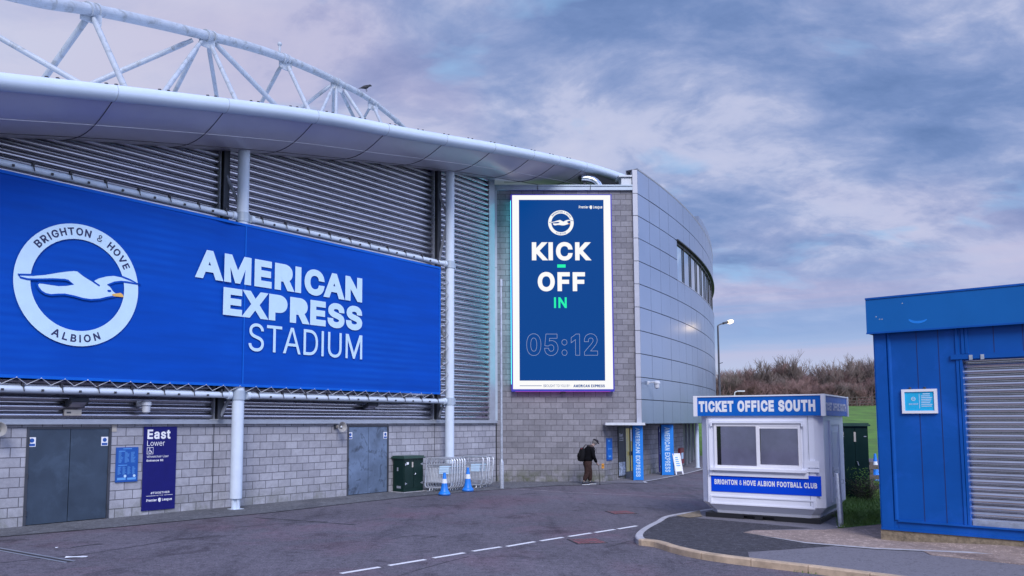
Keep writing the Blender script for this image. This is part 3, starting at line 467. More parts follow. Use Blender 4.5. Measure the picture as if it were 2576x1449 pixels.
def ground_mat(name, base, spk=.35, patches=True, red=0.0, rough=.9, bump=.5):
    m = bpy.data.materials.new(name); m.use_nodes = True
    T = NT(m.node_tree); out = T.n('ShaderNodeOutputMaterial'); b = T.n('ShaderNodeBsdfPrincipled')
    T.t.links.new(b.outputs[0], out.inputs[0])
    tc = T.n('ShaderNodeTexCoord'); o = tc.outputs['Object']
    fine = T.noise(o, 30, 3, .8); mid = T.noise(o, 7, 5, .7)
    st = T.n('ShaderNodeMapping', i={'Vector': o, 'Rotation': (0, 0, R(-62)), 'Scale': (1.0, .16, 1)}).outputs[0]
    trk = T.noise(st, 1.3, 6, .65, .6); big = T.noise(o, .22, 4, .6, .4)
    f = T.math('ADD', T.math('MULTIPLY', fine, spk * 1.6), T.math('MULTIPLY', mid, .35))
    cc = T.mix(1.0, (*base, 1), T.ramp(f, [(.38, (.42,) * 3), (.60, (1.6,) * 3)]), 'MULTIPLY')
    if patches:
        cc = T.mix(1.0, cc, T.ramp(trk, [(.30, (.70, .70, .72)), (.44, (1.0,) * 3), (.75, (1.10, 1.09, 1.09))]), 'MULTIPLY')
        cc = T.mix(1.0, cc, T.ramp(big, [(.35, (.86,) * 3), (.62, (1.12,) * 3)]), 'MULTIPLY')
    st2 = T.noise(o, .85, 7, .68, .8)
    if patches: cc = T.mix(1.0, cc, T.ramp(st2, [(.34, (.62, .60, .61)), (.46, (1.0,) * 3), (.58, (1.0,) * 3), (.70, (1.25, 1.22, 1.24))]), 'MULTIPLY')
    vor = T.n('ShaderNodeTexVoronoi', i={'Vector': o, 'Scale': 24.0})
    wh = T.ramp(vor.outputs['Distance'], [(.10, (1, 1, 1)), (.26, (0, 0, 0))])
    wn = T.n('ShaderNodeSeparateColor', i={0: vor.outputs['Color']}).outputs[0]
    cc = T.mix(T.math('MULTIPLY', wh, T.math('GREATER_THAN', wn, .88)), cc, (.34, .33, .36, 1))
    if red:                               # reddish tint in noise patches, painted for the pink glow on the road
        g = T.noise(o, .33, 6, .6, .5)
        cc = T.mix(T.math('MULTIPLY', T.ramp(g, [(.5, (0, 0, 0)), (.7, (1, 1, 1))]), red), cc, T.mix(1.0, cc, (1.35, .92, .98, 1), 'MULTIPLY'))
    T.t.links.new(cc, b.inputs['Base Color']); b.inputs['Roughness'].default_value = rough; b.inputs['Specular IOR Level'].default_value = .3
    bn = T.n('ShaderNodeBump', i={'Strength': bump, 'Distance': .012, 'Height': T.math('ADD', fine, T.math('MULTIPLY', mid, .5))})
    T.t.links.new(bn.outputs[0], b.inputs['Normal'])
    return m
M = {}
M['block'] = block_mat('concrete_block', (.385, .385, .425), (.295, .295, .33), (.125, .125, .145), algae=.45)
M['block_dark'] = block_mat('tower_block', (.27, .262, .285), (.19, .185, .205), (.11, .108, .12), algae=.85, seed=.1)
M['asphalt'] = ground_mat('asphalt', (.106, .096, .114), .42, True, red=.75)
M['asphalt_new'] = ground_mat('new_asphalt', (.094, .091, .106), .3, False)
M['asphalt_pale'] = ground_mat('worn_asphalt', (.115, .11, .125), .55, False)
M['concrete'] = ground_mat('concrete_slab', (.58, .45, .39), .25, True, bump=.3)
M['paving'] = ground_mat('grey_paving', (.26, .265, .29), .25, True)
M['kerb'] = mat('sandy_kerb', (.48, .36, .25), .9, var=.25, scale=5, bump=.4, bscale=60, dirt=((.16, .12, .09), .6, 4, .58))
M['kerb_pale'] = mat('pale_kerb', (.42, .41, .43), .9, var=.2, scale=5, bump=.3)
M['line'] = mat('road_paint', (.74, .73, .74), .8, var=.15, scale=14, dirt=((.18, .17, .18), .7, 11, .60))
M['line_faint'] = mat('faded_paint', (.30, .26, .29), .9, var=.3, scale=5, dirt=((.12, .11, .12), .9, 3, .5))
M['tar'] = mat('tar', (.035, .033, .038), .8, var=.3)
M['red_iron'] = mat('red_painted_iron', (.24, .09, .105), .8, var=.4, scale=9, dirt=((.12, .10, .11), .95, 5, .46))
M['grass_ground'] = mat('grass_ground', (.075, .17, .020), .95, var=.35, scale=.5, bump=.8, bscale=14, dirt=((.10, .125, .03), .6, 2.2, .5))
M['grass'] = mat('grass_blade', (.11, .19, .035), .8, var=.4, scale=2)
M['white_steel'] = mat('white_steel', (.60, .68, .78), .42, var=.06, scale=3, dirt=((.45, .46, .50), .45, 5, .62))
M['truss'] = mat('weathered_white_steel', (.42, .46, .52), .5, var=.12, scale=2.2, dirt=((.22, .23, .23), .75, 2.6, .53))
M['roof_white'] = mat('roof_edge_metal', (.55, .64, .76), .34, var=.05, scale=.9, bump=.03, bscale=9, dirt=((.5, .54, .60), .5, 1.2, .6))
M['soffit'] = mat('soffit_metal', (.55, .53, .60), .34, metal=.3, var=.06, scale=.8)
M['seam'] = mat('dark_seam', (.09, .09, .11), .7)  # dark lines of the seams between soffit panels
M['seam_pale'] = mat('seam_pale', (.62, .62, .68), .5)
M['clad'] = mat('ribbed_metal_cladding', (.42, .42, .47), .27, metal=.95, var=.12, scale=1.2, stretch=(.4, 1, 3), dirt=((.25, .25, .28), .5, 2, .58))
M['flash'] = mat('metal_flashing', (.40, .43, .48), .45, metal=.4, var=.08)
M['flash_light'] = mat('pale_flashing', (.40, .47, .55), .45, metal=.2, var=.08)
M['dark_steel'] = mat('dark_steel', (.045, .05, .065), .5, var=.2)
M['mid_steel'] = mat('grey_steel', (.30, .32, .37), .5, metal=.3)
M['galv'] = mat('galvanised_steel', (.50, .53, .58), .42, metal=.6, var=.2, scale=9, dirt=((.33, .35, .38), .6, 12, .55))
M['door'] = mat('painted_steel_door', (.040, .062, .095), .5, metal=.2, var=.2, scale=1.6, dirt=((.065, .10, .15), .6, 1.3, .52), bump=.05)
M['door_worn'] = mat('worn_steel_door', (.15, .205, .30), .42, metal=.3, var=.35, scale=1.3, dirt=((.035, .045, .065), .9, 2.6, .53), bump=.06)
M['banner'] = mat('blue_banner_mesh', (.001, .062, .40), .7, var=.14, scale=1.2, stretch=(.25, 1, 2.2), bump=.06, bscale=5, spec=.12)
def show_through(m):
    T = NT.__new__(NT); T.t = m.node_tree
    b = next(n for n in T.t.nodes if n.type == 'BSDF_PRINCIPLED'); src = b.inputs['Base Color'].links[0].from_socket
    tc = T.n('ShaderNodeTexCoord'); sp = T.n('ShaderNodeSeparateXYZ', i={0: tc.outputs['Object']})
    wv = T.math('MULTIPLY_ADD', T.math('SINE', T.math('MULTIPLY', sp.outputs[2], 2 * math.pi / .2)), .5, .5)
    am = T.ramp(T.noise(tc.outputs['Object'], .35, 3, .6), [(.42, (0, 0, 0)), (.66, (1, 1, 1))])
    f = T.math('MULTIPLY', T.math('MULTIPLY', wv, am), .13)
    T.t.links.new(T.mix(f, src, (.01, .19, .80, 1)), b.inputs['Base Color'])
show_through(M['banner'])
M['banner_hem'] = mat('blue_banner_hem', (.004, .11, .54), .7, spec=.15, var=.08)
M['print_pale'] = mat('pale_print', (.52, .70, .86), .6, var=.04)
M['print_white'] = mat('white_print', (.82, .82, .84), .6, var=.03)
M['navy'] = mat('navy_print', (.012, .02, .09), .6)
M['yellow'] = mat('beak_yellow', (.72, .42, .10), .6)
M['rope'] = mat('white_cord', (.72, .74, .78), .7)
M['bolt'] = mat('dark_fixing', (.03, .03, .04), .6)
M['panel'] = mat('grey_facade_panel', (.235, .285, .385), .32, metal=.5, var=.07, scale=.5)
M['panel_edge'] = mat('pale_facade_edge', (.41, .42, .48), .45, metal=.2, var=.05)
M['joint'] = mat('panel_joint', (.035, .04, .055), .7)
M['black'] = mat('black', (.012, .012, .015), .5)
M['screen_blue'] = mat('screen_blue', (.003, .003, .003), .6, spec=.05, emit=lin((2, 71, 150))[:3], estr=.92)
M['screen_white'] = mat('screen_white', (.003, .003, .003), .6, spec=.05, emit=(1, 1, 1), estr=.97)
M['screen_green'] = mat('screen_green', (.003, .003, .003), .6, spec=.05, emit=lin((38, 245, 178))[:3], estr=1.0)
M['screen_ink'] = mat('screen_ink', (.003, .003, .003), .6, spec=.05, emit=lin((10, 75, 155))[:3], estr=.9)
M['screen_amber'] = mat('screen_amber', (.003, .003, .003), .6, spec=.05, emit=lin((240, 170, 40))[:3], estr=1.0)
M['screen_grey'] = mat('screen_grey', (.003, .003, .003), .6, spec=.05, emit=lin((170, 182, 214))[:3], estr=1.0)
M['screen_frame'] = mat('lit_screen_edge', (.015, .03, .16), .35, emit=lin((52, 22, 165))[:3], estr=.75)
M['glow_teal'] = mat('added_teal_glow', (.01, .01, .01), .5, emit=(.08, .70, .85), estr=3.2)
M['glow_pink'] = mat('added_magenta_glow', (.01, .01, .01), .5, emit=(.75, .10, .60), estr=.7)
M['booth'] = mat('white_fibreglass', (.80, .81, .89), .35, var=.04, scale=1.5, bump=.02, bscale=20)
M['upvc'] = mat('white_plastic_frame', (.80, .79, .83), .3, var=.03)
M['booth_door'] = mat('pale_door', (.66, .70, .78), .4, var=.05)
M['sign_blue'] = mat('sign_blue', (.001, .12, .50), .5, spec=.25, var=.06)
M['strip_blue'] = mat('bright_blue_strip', (.0, .065, .66), .6, spec=.15, var=.03)
M['navy_sign'] = mat('navy_sign', (.010, .011, .13), .5, spec=.2, var=.1)
M['info_blue'] = mat('info_board_blue', (.01, .085, .36), .4, var=.1)
M['info_text'] = mat('info_board_text', (.12, .35, .72), .5)
M['glass'] = mat('dark_glass', (.21, .195, .25), .12, var=.25, scale=1.0, spec=.8)
M['band_glass'] = mat('window_glass', (.50, .64, .74), .05, metal=.95, var=.04)
M['blind'] = mat('grey_blind', (.80, .76, .86), .8, var=.22, scale=1.1)
def clear_pane():
    m = bpy.data.materials.new('clear_pane'); m.use_nodes = True; T = NT(m.node_tree)
    o = T.n('ShaderNodeOutputMaterial'); g = T.n('ShaderNodeBsdfGlossy', i={'Roughness': .03, 'Color': (.9, .9, .95, 1)}); t = T.n('ShaderNodeBsdfTransparent', i={'Color': (.95, .95, .97, 1)}); fr = T.n('ShaderNodeFresnel', i={'IOR': 1.5}); mx = T.n('ShaderNodeMixShader')
    for a, b in ((fr.outputs[0], mx.inputs[0]), (t.outputs[0], mx.inputs[1]), (g.outputs[0], mx.inputs[2]), (mx.outputs[0], o.inputs[0])): T.t.links.new(a, b)
    return m
M['clear_pane'] = clear_pane()
M['shed'] = mat('blue_painted_steel', (.002, .080, .35), .45, spec=.25, var=.10, scale=1.2, dirt=((.012, .11, .50), .5, 1.1, .52))
M['shed_fascia'] = mat('blue_fascia', (.003, .115, .38), .4, spec=.3, var=.06, scale=1.2)
M['shed_groove'] = mat('dark_blue_groove', (.004, .022, .13), .6)
M['shutter'] = mat('roller_shutter_steel', (.70, .69, .72), .22, metal=1.0, var=.15, scale=3, stretch=(.3, 1, 4))
M['plinth'] = mat('rough_concrete', (.24, .19, .13), .95, var=.4, scale=14, bump=.7, bscale=40)
M['cab'] = mat('green_cabinet', (.005, .022, .018), .35, spec=.3, var=.15, scale=3)
M['cab_lid'] = mat('green_cabinet_lid', (.022, .06, .045), .4, var=.15)
M['cone'] = mat('blue_cone', (.01, .20, .72), .45, var=.12)
M['sleeve'] = mat('reflective_sleeve', (.72, .76, .82), .35, var=.08)
M['rubber'] = mat('black_rubber', (.02, .02, .025), .7)
M['poster_cyan'] = mat('cyan_poster', (.01, .44, .74), .4, var=.06)
M['totem'] = mat('totem_blue', (.006, .21, .70), .45, var=.06)
M['yellow_glass'] = mat('lit_door_glass', (.16, .15, .06), .2, var=.4, scale=2.5, emit=(.36, .33, .15), estr=.35)
M['photo_grey'] = mat('crowd_photo', (.28, .33, .42), .5, var=1.0, scale=16)
M['red'] = mat('red_panel', (.22, .012, .03), .5)
M['orange'] = mat('orange_plate', (.60, .26, .03), .5)
M['beige'] = mat('beige_plate', (.48, .44, .38), .6)
M['cream'] = mat('cream_plastic', (.62, .64, .68), .45)
M['horn'] = mat('grey_horn', (.32, .31, .30), .5)
M['duct'] = mat('shiny_duct', (.60, .64, .70), .18, metal=.95, var=.15)
M['lamp'] = mat('lamp_glow', (1, .9, .7), .4, emit=(1.0, .74, .42), estr=1.9)
M['bark'] = mat('bare_bark', (.12, .085, .075), .9, var=.3, scale=3)
M['twig'] = mat('bare_twigs', (.23, .145, .135), .9, var=.35, scale=.6)
M['twig_grey'] = mat('grey_twigs', (.20, .16, .145), .9, var=.35, scale=.6)
M['timber'] = mat('weathered_timber', (.10, .08, .07), .9, var=.3, scale=6)
M['weed'] = mat('dry_weed', (.10, .085, .06), .9, var=.4)
M['skin'] = mat('skin', (.30, .21, .18), .55)
M['jacket'] = mat('black_jacket', (.006, .006, .008), .95, spec=.1, var=.3, scale=12, bump=.3, bscale=30)
M['trousers'] = mat('brown_trousers', (.045, .027, .024), .95, spec=.1, var=.3, scale=10, bump=.3, bscale=24)
M['cap'] = mat('dark_cap', (.018, .016, .024), .85)
M['hair'] = mat('grey_hair', (.16, .15, .15), .8)
M['shoe'] = mat('dark_shoe', (.025, .028, .04), .5)
M['sole'] = mat('white_sole', (.6, .62, .66), .6)
M['bag'] = mat('black_backpack', (.009, .009, .011), .85, spec=.15, var=.3, scale=10)
M['bag_red'] = mat('maroon_patch', (.16, .02, .03), .7)
M['stick'] = mat('walking_stick', (.02, .016, .014), .5)
M['feather'] = mat('black_feather', (.02, .02, .025), .6)
M['paper'] = mat('litter_paper', (.75, .76, .8), .8)

# ================================================================== THE SETTING
def struct(name, mb, m, smooth=False):
    return tag(mb.build(name, m, smooth=smooth), kind='structure')
mb = MB(); mb.face([(-900, -300, -.04), (900, -300, -.04), (900, 1500, -.04), (-900, 1500, -.04)]); struct('ground', mb, M['grass_ground'])
mb = MB(); mb.face([(-60, -15, 0), (60, -15, 0), (60, 52, 0), (-60, 52, 0)]); struct('road', mb, M['asphalt'])

# the kerbed island at the right
def cr(cx, cy): return 1475.8 + .4271 * cx, 1241 + .4271 * cy
KZ = .12
outer = [G(1790, 1279, KZ)] + [G(*cr(a, b), KZ) for a, b in ((480, 128), (400, 165), (340, 195), (300, 222), (286, 245), (306, 268))] + \
        [G(*cr(a, b), 0) for a, b in ((400, 318), (500, 350), (635, 382), (800, 409), (1010, 436), (1280, 468), (1620, 512), (2100, 575))]
last = outer[-1] + (outer[-1] - outer[-2]).normalized() * 6
outer = [Vector((p.x, p.y, 0)) for p in outer] + [Vector((last.x, last.y, 0))]
def resample(pts, step):
    out = [pts[0]]; acc = 0
    for a, b in zip(pts, pts[1:]):
        L = (b - a).length; k = step - acc
        while k <= L:
            out.append(a + (b - a) * (k / L)); k += step
        acc = (acc + L) % step
    return out
def cat_rom(pts, n=8):
    out = []
    for i in range(len(pts) - 1):
        p0, p1, p2, p3 = pts[max(i - 1, 0)], pts[i], pts[i + 1], pts[min(i + 2, len(pts) - 1)]
        for k in range(n):
            t = k / n
            out.append(.5 * ((2 * p1) + (p2 - p0) * t + (2 * p0 - 5 * p1 + 4 * p2 - p3) * t * t + (3 * p1 - p0 - 3 * p2 + p3) * t ** 3))
    return out + [pts[-1]]
kl = resample(cat_rom(outer), .0915)
def side(i, d):
    t = (kl[min(i + 1, len(kl) - 1)] - kl[max(i - 1, 0)]).normalized()
    return kl[i] + Vector((-t.y, t.x, 0)) * d
corner_i = min(range(len(kl)), key=lambda i: (kl[i] - outer[7]).length)
mb1, mb2 = MB(), MB()
i = 0
while i + 10 <= len(kl) - 1:
    t = mb1 if i + 10 <= corner_i + 1 else mb2
    rings = []
    for j in range(i, i + 11):
        sh = .004 if j in (i, i + 10) else 0
        tt = (kl[min(j + 1, len(kl) - 1)] - kl[max(j - 1, 0)]).normalized() * (.006 if j == i else -.006 if j == i + 10 else 0)
        a, b = side(j, 0) + tt, side(j, .15) + tt
        o2 = side(j, .02) + tt
        rings.append([a + Vector((0, 0, -.05)), a + Vector((0, 0, KZ - .02)), o2 + Vector((0, 0, KZ)), b + Vector((0, 0, KZ)), b + Vector((0, 0, -.05))])
    t.loft(rings)
    i += 10
struct('kerb', mb2, M['kerb']); struct('kerb', mb1, M['kerb_pale'])
inner = [side(i, .145) for i in range(0, len(kl), 3)]
mb = MB(); flat(mb, [(p.x, p.y, KZ - .006) for p in inner] + [(40, inner[-1].y, KZ - .006), (40, 34, KZ - .006), (10.6, 25.5, KZ - .006)])
struct('pavement', mb, M['asphalt_pale'])
def sheet(name, pts, z, m):
    mb = MB(); flat(mb, [(*G(x, y, z).xy, z) for x, y in pts]); return struct(name, mb, m)
n_in = [p for p in inner if G(1690, 1300, KZ).y + .2 > p.y and p.x < G(*cr(950, 345), KZ).x]
pts = [(p.x + .01, p.y + .005, KZ - .002) for p in n_in] + [tuple(G(*cr(a, b), KZ - .002)) for a, b in ((950, 345), (1480, 308), (1290, 288), (920, 229), (985, 216), (1330, 206), (800, 158), (540, 136))]
mb = MB(); flat(mb, pts); struct('new_asphalt_patch', mb, M['asphalt_new'])
sheet('concrete_apron', [cr(a, b) for a, b in ((922, 230), (1290, 289), (1700, 323), (2430, 354), (3300, 395), (3300, 200), (1760, 180), (1400, 214), (985, 217))], KZ + .002, M['concrete'])
sheet('concrete_edging', [cr(a, b) for a, b in ((1000, 244), (1290, 287), (1700, 320), (2430, 351), (3300, 391), (3300, 399), (2430, 359), (1700, 327), (1290, 293), (920, 231))], KZ + .006, M['kerb_pale'])
# grass patch behind the kiosk
gp = [G(2108, 1330, KZ), G(2222, 1318, KZ), G(2222, 1215, KZ), G(2100, 1200, KZ)]
mb = MB(); flat(mb, [(p.x, p.y, KZ + .004) for p in gp]); struct('grass_patch', mb, M['grass_ground'])
mb = MB(); flat(mb, [tuple(G(x, y, KZ + .008)) for x, y in ((1700, 1297.5), (1760, 1283.5), (1766, 1299), (1735, 1302))]); struct('verge', mb, M['plinth'])

# dashed centre line and the long faded line
DASH = [((857, 1443), (955, 1427)), ((978, 1423), (1070, 1408)), ((1090, 1404), (1168, 1391)), ((1189, 1387), (1260, 1376)), ((1275, 1375), (1345, 1363)), ((1360, 1361), (1416, 1352)), ((1431, 1350), (1487, 1341)), ((1497, 1340), (1546, 1332)), ((1555, 1331), (1602, 1323))]
mb = MB()
d0 = G(857, 1443); d1 = G(1602, 1323)
for a, b in DASH:
    p, q = G(*a), G(*b); n = (q - p).normalized(); s_ = Vector((-n.y, n.x, 0)) * .052
    mb.face([(v.x, v.y, .004) for v in (p - s_, q - s_, q + s_, p + s_)])
struct('dashed_line', mb, M['line'])
mb = MB()
for a, b, wd in (((1262, 1228), (1420, 1238), .05), ((1420, 1238), (1600, 1246), .045), ((1600, 1246), (1762, 1254), .035)):
    p, q = G(*a), G(*b); n = (q - p).normalized(); s_ = Vector((-n.y, n.x, 0)) * wd
    mb.face([(v.x, v.y, .004) for v in (p - s_, q - s_, q + s_, p + s_)])
struct('faded_line', mb, M['line_faint'])
# tar-filled cracks across the road
mb = MB()
for pl, wd in (([(0, 1416), (110, 1404), (200, 1396), (330, 1377), (450, 1358), (560, 1347)], .03), ([(640, 1302), (760, 1310), (830, 1316), (900, 1321)], .06),
               ([(1000, 1449), (1100, 1420), (1180, 1400)], .014), ([(1520, 1378), (1590, 1360)], .02),
               ([(560, 1330), (700, 1318), (820, 1312)], .03), ([(180, 1378), (230, 1371), (262, 1369)], .05), ([(980, 1357), (1035, 1348), (1098, 1350)], .035), ([(1060, 1355), (1100, 1349)], .03)):
    P = [G(*p) + Vector((random.uniform(-.03, .03), random.uniform(-.03, .03), 0)) for p in pl]
    P = cat_rom([Vector((p.x, p.y, 0)) for p in P], 5)
    L = []
    for i, p in enumerate(P):
        t = (P[min(i + 1, len(P) - 1)] - P[max(i - 1, 0)]).normalized(); k = wd * (.35 + .65 * random.random())
        if i in (0, len(P) - 1): k = .003
        L.append((p + Vector((-t.y, t.x, 0)) * k, p - Vector((-t.y, t.x, 0)) * k))
    for (a, b), (c, d) in zip(L, L[1:]): mb.face([(v.x, v.y, .003) for v in (a, c, d, b)])
struct('tar_seam', mb, M['tar'])

# hills with the grass slope behind the kiosk
mb = MB(); rows = []
def hill_z(x, y):
    k = max(0, min(1, (y - 52) / 58)); k = k * k * (3 - 2 * k)
    fade = max(0, min(1, (x + 10) / 25))
    return -.06 + (4.45 + .012 * x + .5 * math.sin(x * .09)) * k * fade + max(0, y - 110) * .012 * fade
for j in range(40):
    y = 50 + j * 4.5; rows.append([(x, y, hill_z(x, y)) for x in [(-60 + i * 5) for i in range(60)]])
mb.loft(rows, closed=False); struct('hillside', mb, M['grass_ground'], smooth='all')

# ================================================================== THE STADIUM
S = Frame((-6.85, 22.3, 0), heading(40))
XL, XR = -16.0, 12.55                       # the wall's ends along its own x
LEDGE = 2.36
stand = thing('stadium_stand', 'long curving football stand with grey block base and ribbed metal cladding', 'stadium', S)

zw_pts = [S.P(x, y, 0) for x, y in ((0, 346), (200, 354), (290, 360), (545, 379), (700, 392), (820, 401), (1000, 416), (1085, 428), (1240, 453))]
sl = (zw_pts[1][1] - zw_pts[0][1]) / (zw_pts[1][0] - zw_pts[0][0])
zw_pts.insert(0, (-40, zw_pts[0][1] + sl * (-40 - zw_pts[0][0])))
tube_px = [(-90, 172, 220), (0, 183, 230), (145, 199, 243), (288, 215, 254), (430, 231, 270), (567, 247, 285), (690, 262, 298), (792, 277, 311), (880, 290, 324), (969, 316, 340), (1045, 328, 351), (1116, 342, 363), (1237, 361, 382), (1335, 381, 398), (1410, 398, 413), (1468, 411, 425), (1520, 425, 440), (1566, 440, 457), (1600, 451, 469)]
# the tube's picture centre line, carried on the plane of the roof's edge
OV = 2.6
tube_c = []
for x, a, b in tube_px:
    t_, z_ = S.P(x, (a + b) / 2, -OV); tube_c.append((t_, z_))
def interp(tab, t):
    if t <= tab[0][0]: a, b = tab[0], tab[1]
    elif t >= tab[-1][0]: a, b = tab[-2], tab[-1]
    else:
        for a, b in zip(tab, tab[1:]):
            if a[0] <= t <= b[0]: break
    return a[1] + (b[1] - a[1]) * (t - a[0]) / (b[0] - a[0])
def smoothed(tab, t, wdt=1.2):
    return sum(interp(tab, t + wdt * (k / 4)) for k in range(-4, 5)) / 9
zw = lambda t: smoothed(zw_pts, t)
zt = lambda t: smoothed(tube_c, t)
TR = .185

# base wall in three lifts with movement joints, doors cut out by building the wall in pieces
def px_x(x, y, off=0): return S.P(x, y, off)[0]
D1 = (px_x(62, 1200), px_x(276, 1200)); D2 = (px_x(873, 1150), px_x(977, 1150))
DH = 2.27
mb = MB()
for a, b in ((XL, D1[0]), (D1[1], D2[0]), (D2[1], XR)): mb.box(a, b, 0, .25, -.1, LEDGE)
for a, b in (D1, D2): mb.box(a, b, 0, .25, DH, LEDGE)
mb.build('base_wall', M['block'], stand)
for x, y in ((535, 1200), (1093, 1150)):
    t = px_x(x, y); mb = MB(); mb.box(t - .012, t + .012, -.004, .0, 0, LEDGE); mb.build('movement_joint', M['joint'], stand)
mb = MB(); mb.box(XL, XR, -.11, .0, LEDGE, LEDGE + .09); mb.box(XL, XR, -.12, -.10, LEDGE - .03, LEDGE + .0)
mb.build('ledge', M['flash'], stand)
# cladding bays
RIB = .2
G1 = (px_x(546, 450), px_x(570, 450)); G2 = (px_x(1085, 500), px_x(1101, 500))
CE = px_x(1226, 700)
def cladding(a, b):
    mb = MB(); z = LEDGE + .09
    zmax = zw(b) + .25
    while z < zmax:
        if zw(a) + .12 > z: t0 = a
        else:
            lo, hi = a, b
            for _ in range(24):
                m_ = (lo + hi) / 2
                if zw(m_) + .12 > z: hi = m_
                else: lo = m_
            t0 = hi
        prof = [(0.045, 0.0), (.045, .012)]
        for k in range(9):
            an = math.pi * k / 8
            prof.append((-.085 * math.sin(an) ** .85, .014 + (RIB - .044) * (.5 - .5 * math.cos(an))))
        prof.append((.045, RIB - .012)); prof.append((.045, RIB))
        A = [mb.v((t0, y, z + dz)) for y, dz in prof]; B = [mb.v((b, y, z + dz)) for y, dz in prof]
        for k in range(len(prof) - 1): mb.f([A[k], B[k], B[k + 1], A[k + 1]])
        z += RIB
    mb.box(a, b, .05, .08, LEDGE, zw(a))
    return mb.build('cladding', M['clad'], stand, smooth=True)
for a, b in ((XL, G1[0]), (G1[1], G2[0]), (G2[1], CE)): cladding(a, b)
# dark steel posts that stand in the gaps
for a, b in (G1, G2):
    mb = MB(); top = zw(b) + .05
    mb.box(a, b, .03, .05, LEDGE + .1, top)
    m0 = (a + b) / 2
    mb.box(m0 - .09, m0 + .09, -.26, -.22, LEDGE + .1, top); mb.box(m0 - .015, m0 + .015, -.22, .03, LEDGE + .1, top)
    mb.build('wall_post', M['dark_steel'], stand)
    mb = MB(); mb.box(a + .01, a + .05, -.13, .02, LEDGE + .1, top); mb.build('gap_trim', M['mid_steel'], stand)
# end trims where the cladding meets the tower
mb = MB(); e1 = px_x(1240, 700); mb.box(CE, e1, -.10, .05, LEDGE + .05, zw(e1) + .1); mb.build('end_trim', M['flash'], stand)

def door(x0, x1, m, name_lbl, notices, seam):
    fr_ = MB()
    fr_.box(x0, x0 + .06, -.02, .12, 0, DH); fr_.box(x1 - .06, x1, -.02, .12, 0, DH); fr_.box(x0 + .06, x1 - .06, -.02, .12, DH - .05, DH)
    fr_.box(x0 + .06, x1 - .06, .10, .13, .0, DH - .05)
    d = fr_.build('exit_door', M['dark_steel'], stand); d['label'] = name_lbl
    mid = (x0 + x1) / 2
    for a, b in ((x0 + .065, mid - .008), (mid + .008, x1 - .065)):
        lf = MB(); lf.box(a, b, .0, .05, .03, DH - .055); lf.build('door_leaf', m, d, bevel=.006)
    for xx in (x0 + .055, x1 - .055):
        for zz in (.3, 1.15, 1.95): hg = MB(); hg.tube([(xx, -.025, zz - .06), (xx, -.025, zz + .06)], .014, 6); hg.build('hinge', M['dark_steel'], d)
    for nx, nz in notices:
        nb = MB(); nb.box(nx - .085, nx + .085, -.006, -.001, nz - .11, nz + .11); nb.build('notice', M['print_white'], d)
        k = MB(); k.lathe((0, 0, 0), [(.05, 0), (.05, .002)], 14, Matrix.Translation((nx, -.0085, nz + .035)) @ Matrix.Rotation(R(90), 4, 'X'))
        k.box(nx - .07, nx + .07, -.009, -.007, nz - .095, nz - .04); k.build('notice_print', M['info_blue'], d)
door(*D1, M['door'], 'wide dark grey double door at the left', [S.P(80, 1112), S.P(263, 1110)], 0)
door(*D2, M['door_worn'], 'stained blue-grey double door beside the green cabinet', [S.P(881, 1096), S.P(969, 1095)], 0)
x_, z_ = S.P(287, 1077)
mb = MB(); mb.box(x_ - .06, x_ + .06, -.02, -.002, z_ - .09, z_ + .09); pl = mb.build('number_plate', M['beige'], stand)
mb = MB(); put_text(mb, '36', x_ - .045, x_ + .045, z_ - .04, z_ + .05, 0); mb.build('lettering', M['dark_steel'], pl)

# block pavement along the wall
mb = MB(); fr_pts = [G(x, y) for x, y in ((-400, 1392), (0, 1351), (300, 1326), (537, 1303), (671, 1291), (850, 1270), (1033, 1250), (1150, 1240), (1262, 1231), (1400, 1222), (1520, 1219))]
flat(mb, [(p.x, p.y, .012) for p in fr_pts] + [(6.9, 32.2, .012), (1.2, 32.4, .012), tuple(S.W(XL, .1, .012))])
struct('stand_pavement', mb, M['paving'])
mb = MB()
for a, b in zip(fr_pts, fr_pts[1:]):
    a = Vector((a.x, a.y, 0)); b = Vector((b.x, b.y, 0)); t = (b - a).normalized(); n = Vector((-t.y, t.x, 0))
    if n.y < 0: n = -n
    mb.face([tuple(a - n * .035 + Vector((0, 0, .006))), tuple(b - n * .035 + Vector((0, 0, .006))), tuple(b + n * .004 + Vector((0, 0, .006))), tuple(a + n * .004 + Vector((0, 0, .006)))])
struct('pavement_gap', mb, M['tar'])

# ---------------------------------------------------------------- roof
roof = thing('stadium_roof', 'white rounded roof edge and grey soffit sweeping over the stand', 'roof', Frame(S.W(-6, -2, 9.3), S.rz))
T_END = S.P(1583, 450, -OV)[0]
ts = [-22 + (T_END + 22) * k / 84 for k in range(85)]
def sec(t):                               # soffit from the tube inwards: (y, z)
    ze = zt(t) - TR * .75; z0 = zw(t); out = []
    for k in range(13):
        u = k / 12; y = -OV + TR * .3 + u * (OV - TR * .3)
        lin_z = ze + (z0 - ze) * u
        out.append((y, lin_z - .32 * math.sin(math.pi * u) * (1 - .25 * u)))
    return out
mb = MB(); rings = []
for t in ts:
    q = sec(t) + [(1.2, zw(t) + .12), (3.5, zw(t) + .9)]
    rings.append([S.W(t, y, z) for y, z in q])
mb.loft(rings, closed=False); mb.build('soffit', M['soffit'], roof, world=True, smooth='all')
mb = MB(); mb.tube([S.W(t, -OV, zt(t)) for t in ts], TR, 24); mb.build('roof_edge', M['roof_white'], roof, world=True, smooth=True)
mb = MB(); mb.loft([[S.W(t, -OV + .02, zt(t) + TR * .8), S.W(t, 0, zt(t) + TR + .18), S.W(t, 10, zt(t) + TR + .9), S.W(t, 30, zt(t) + TR + .95)] for t in ts], closed=False)
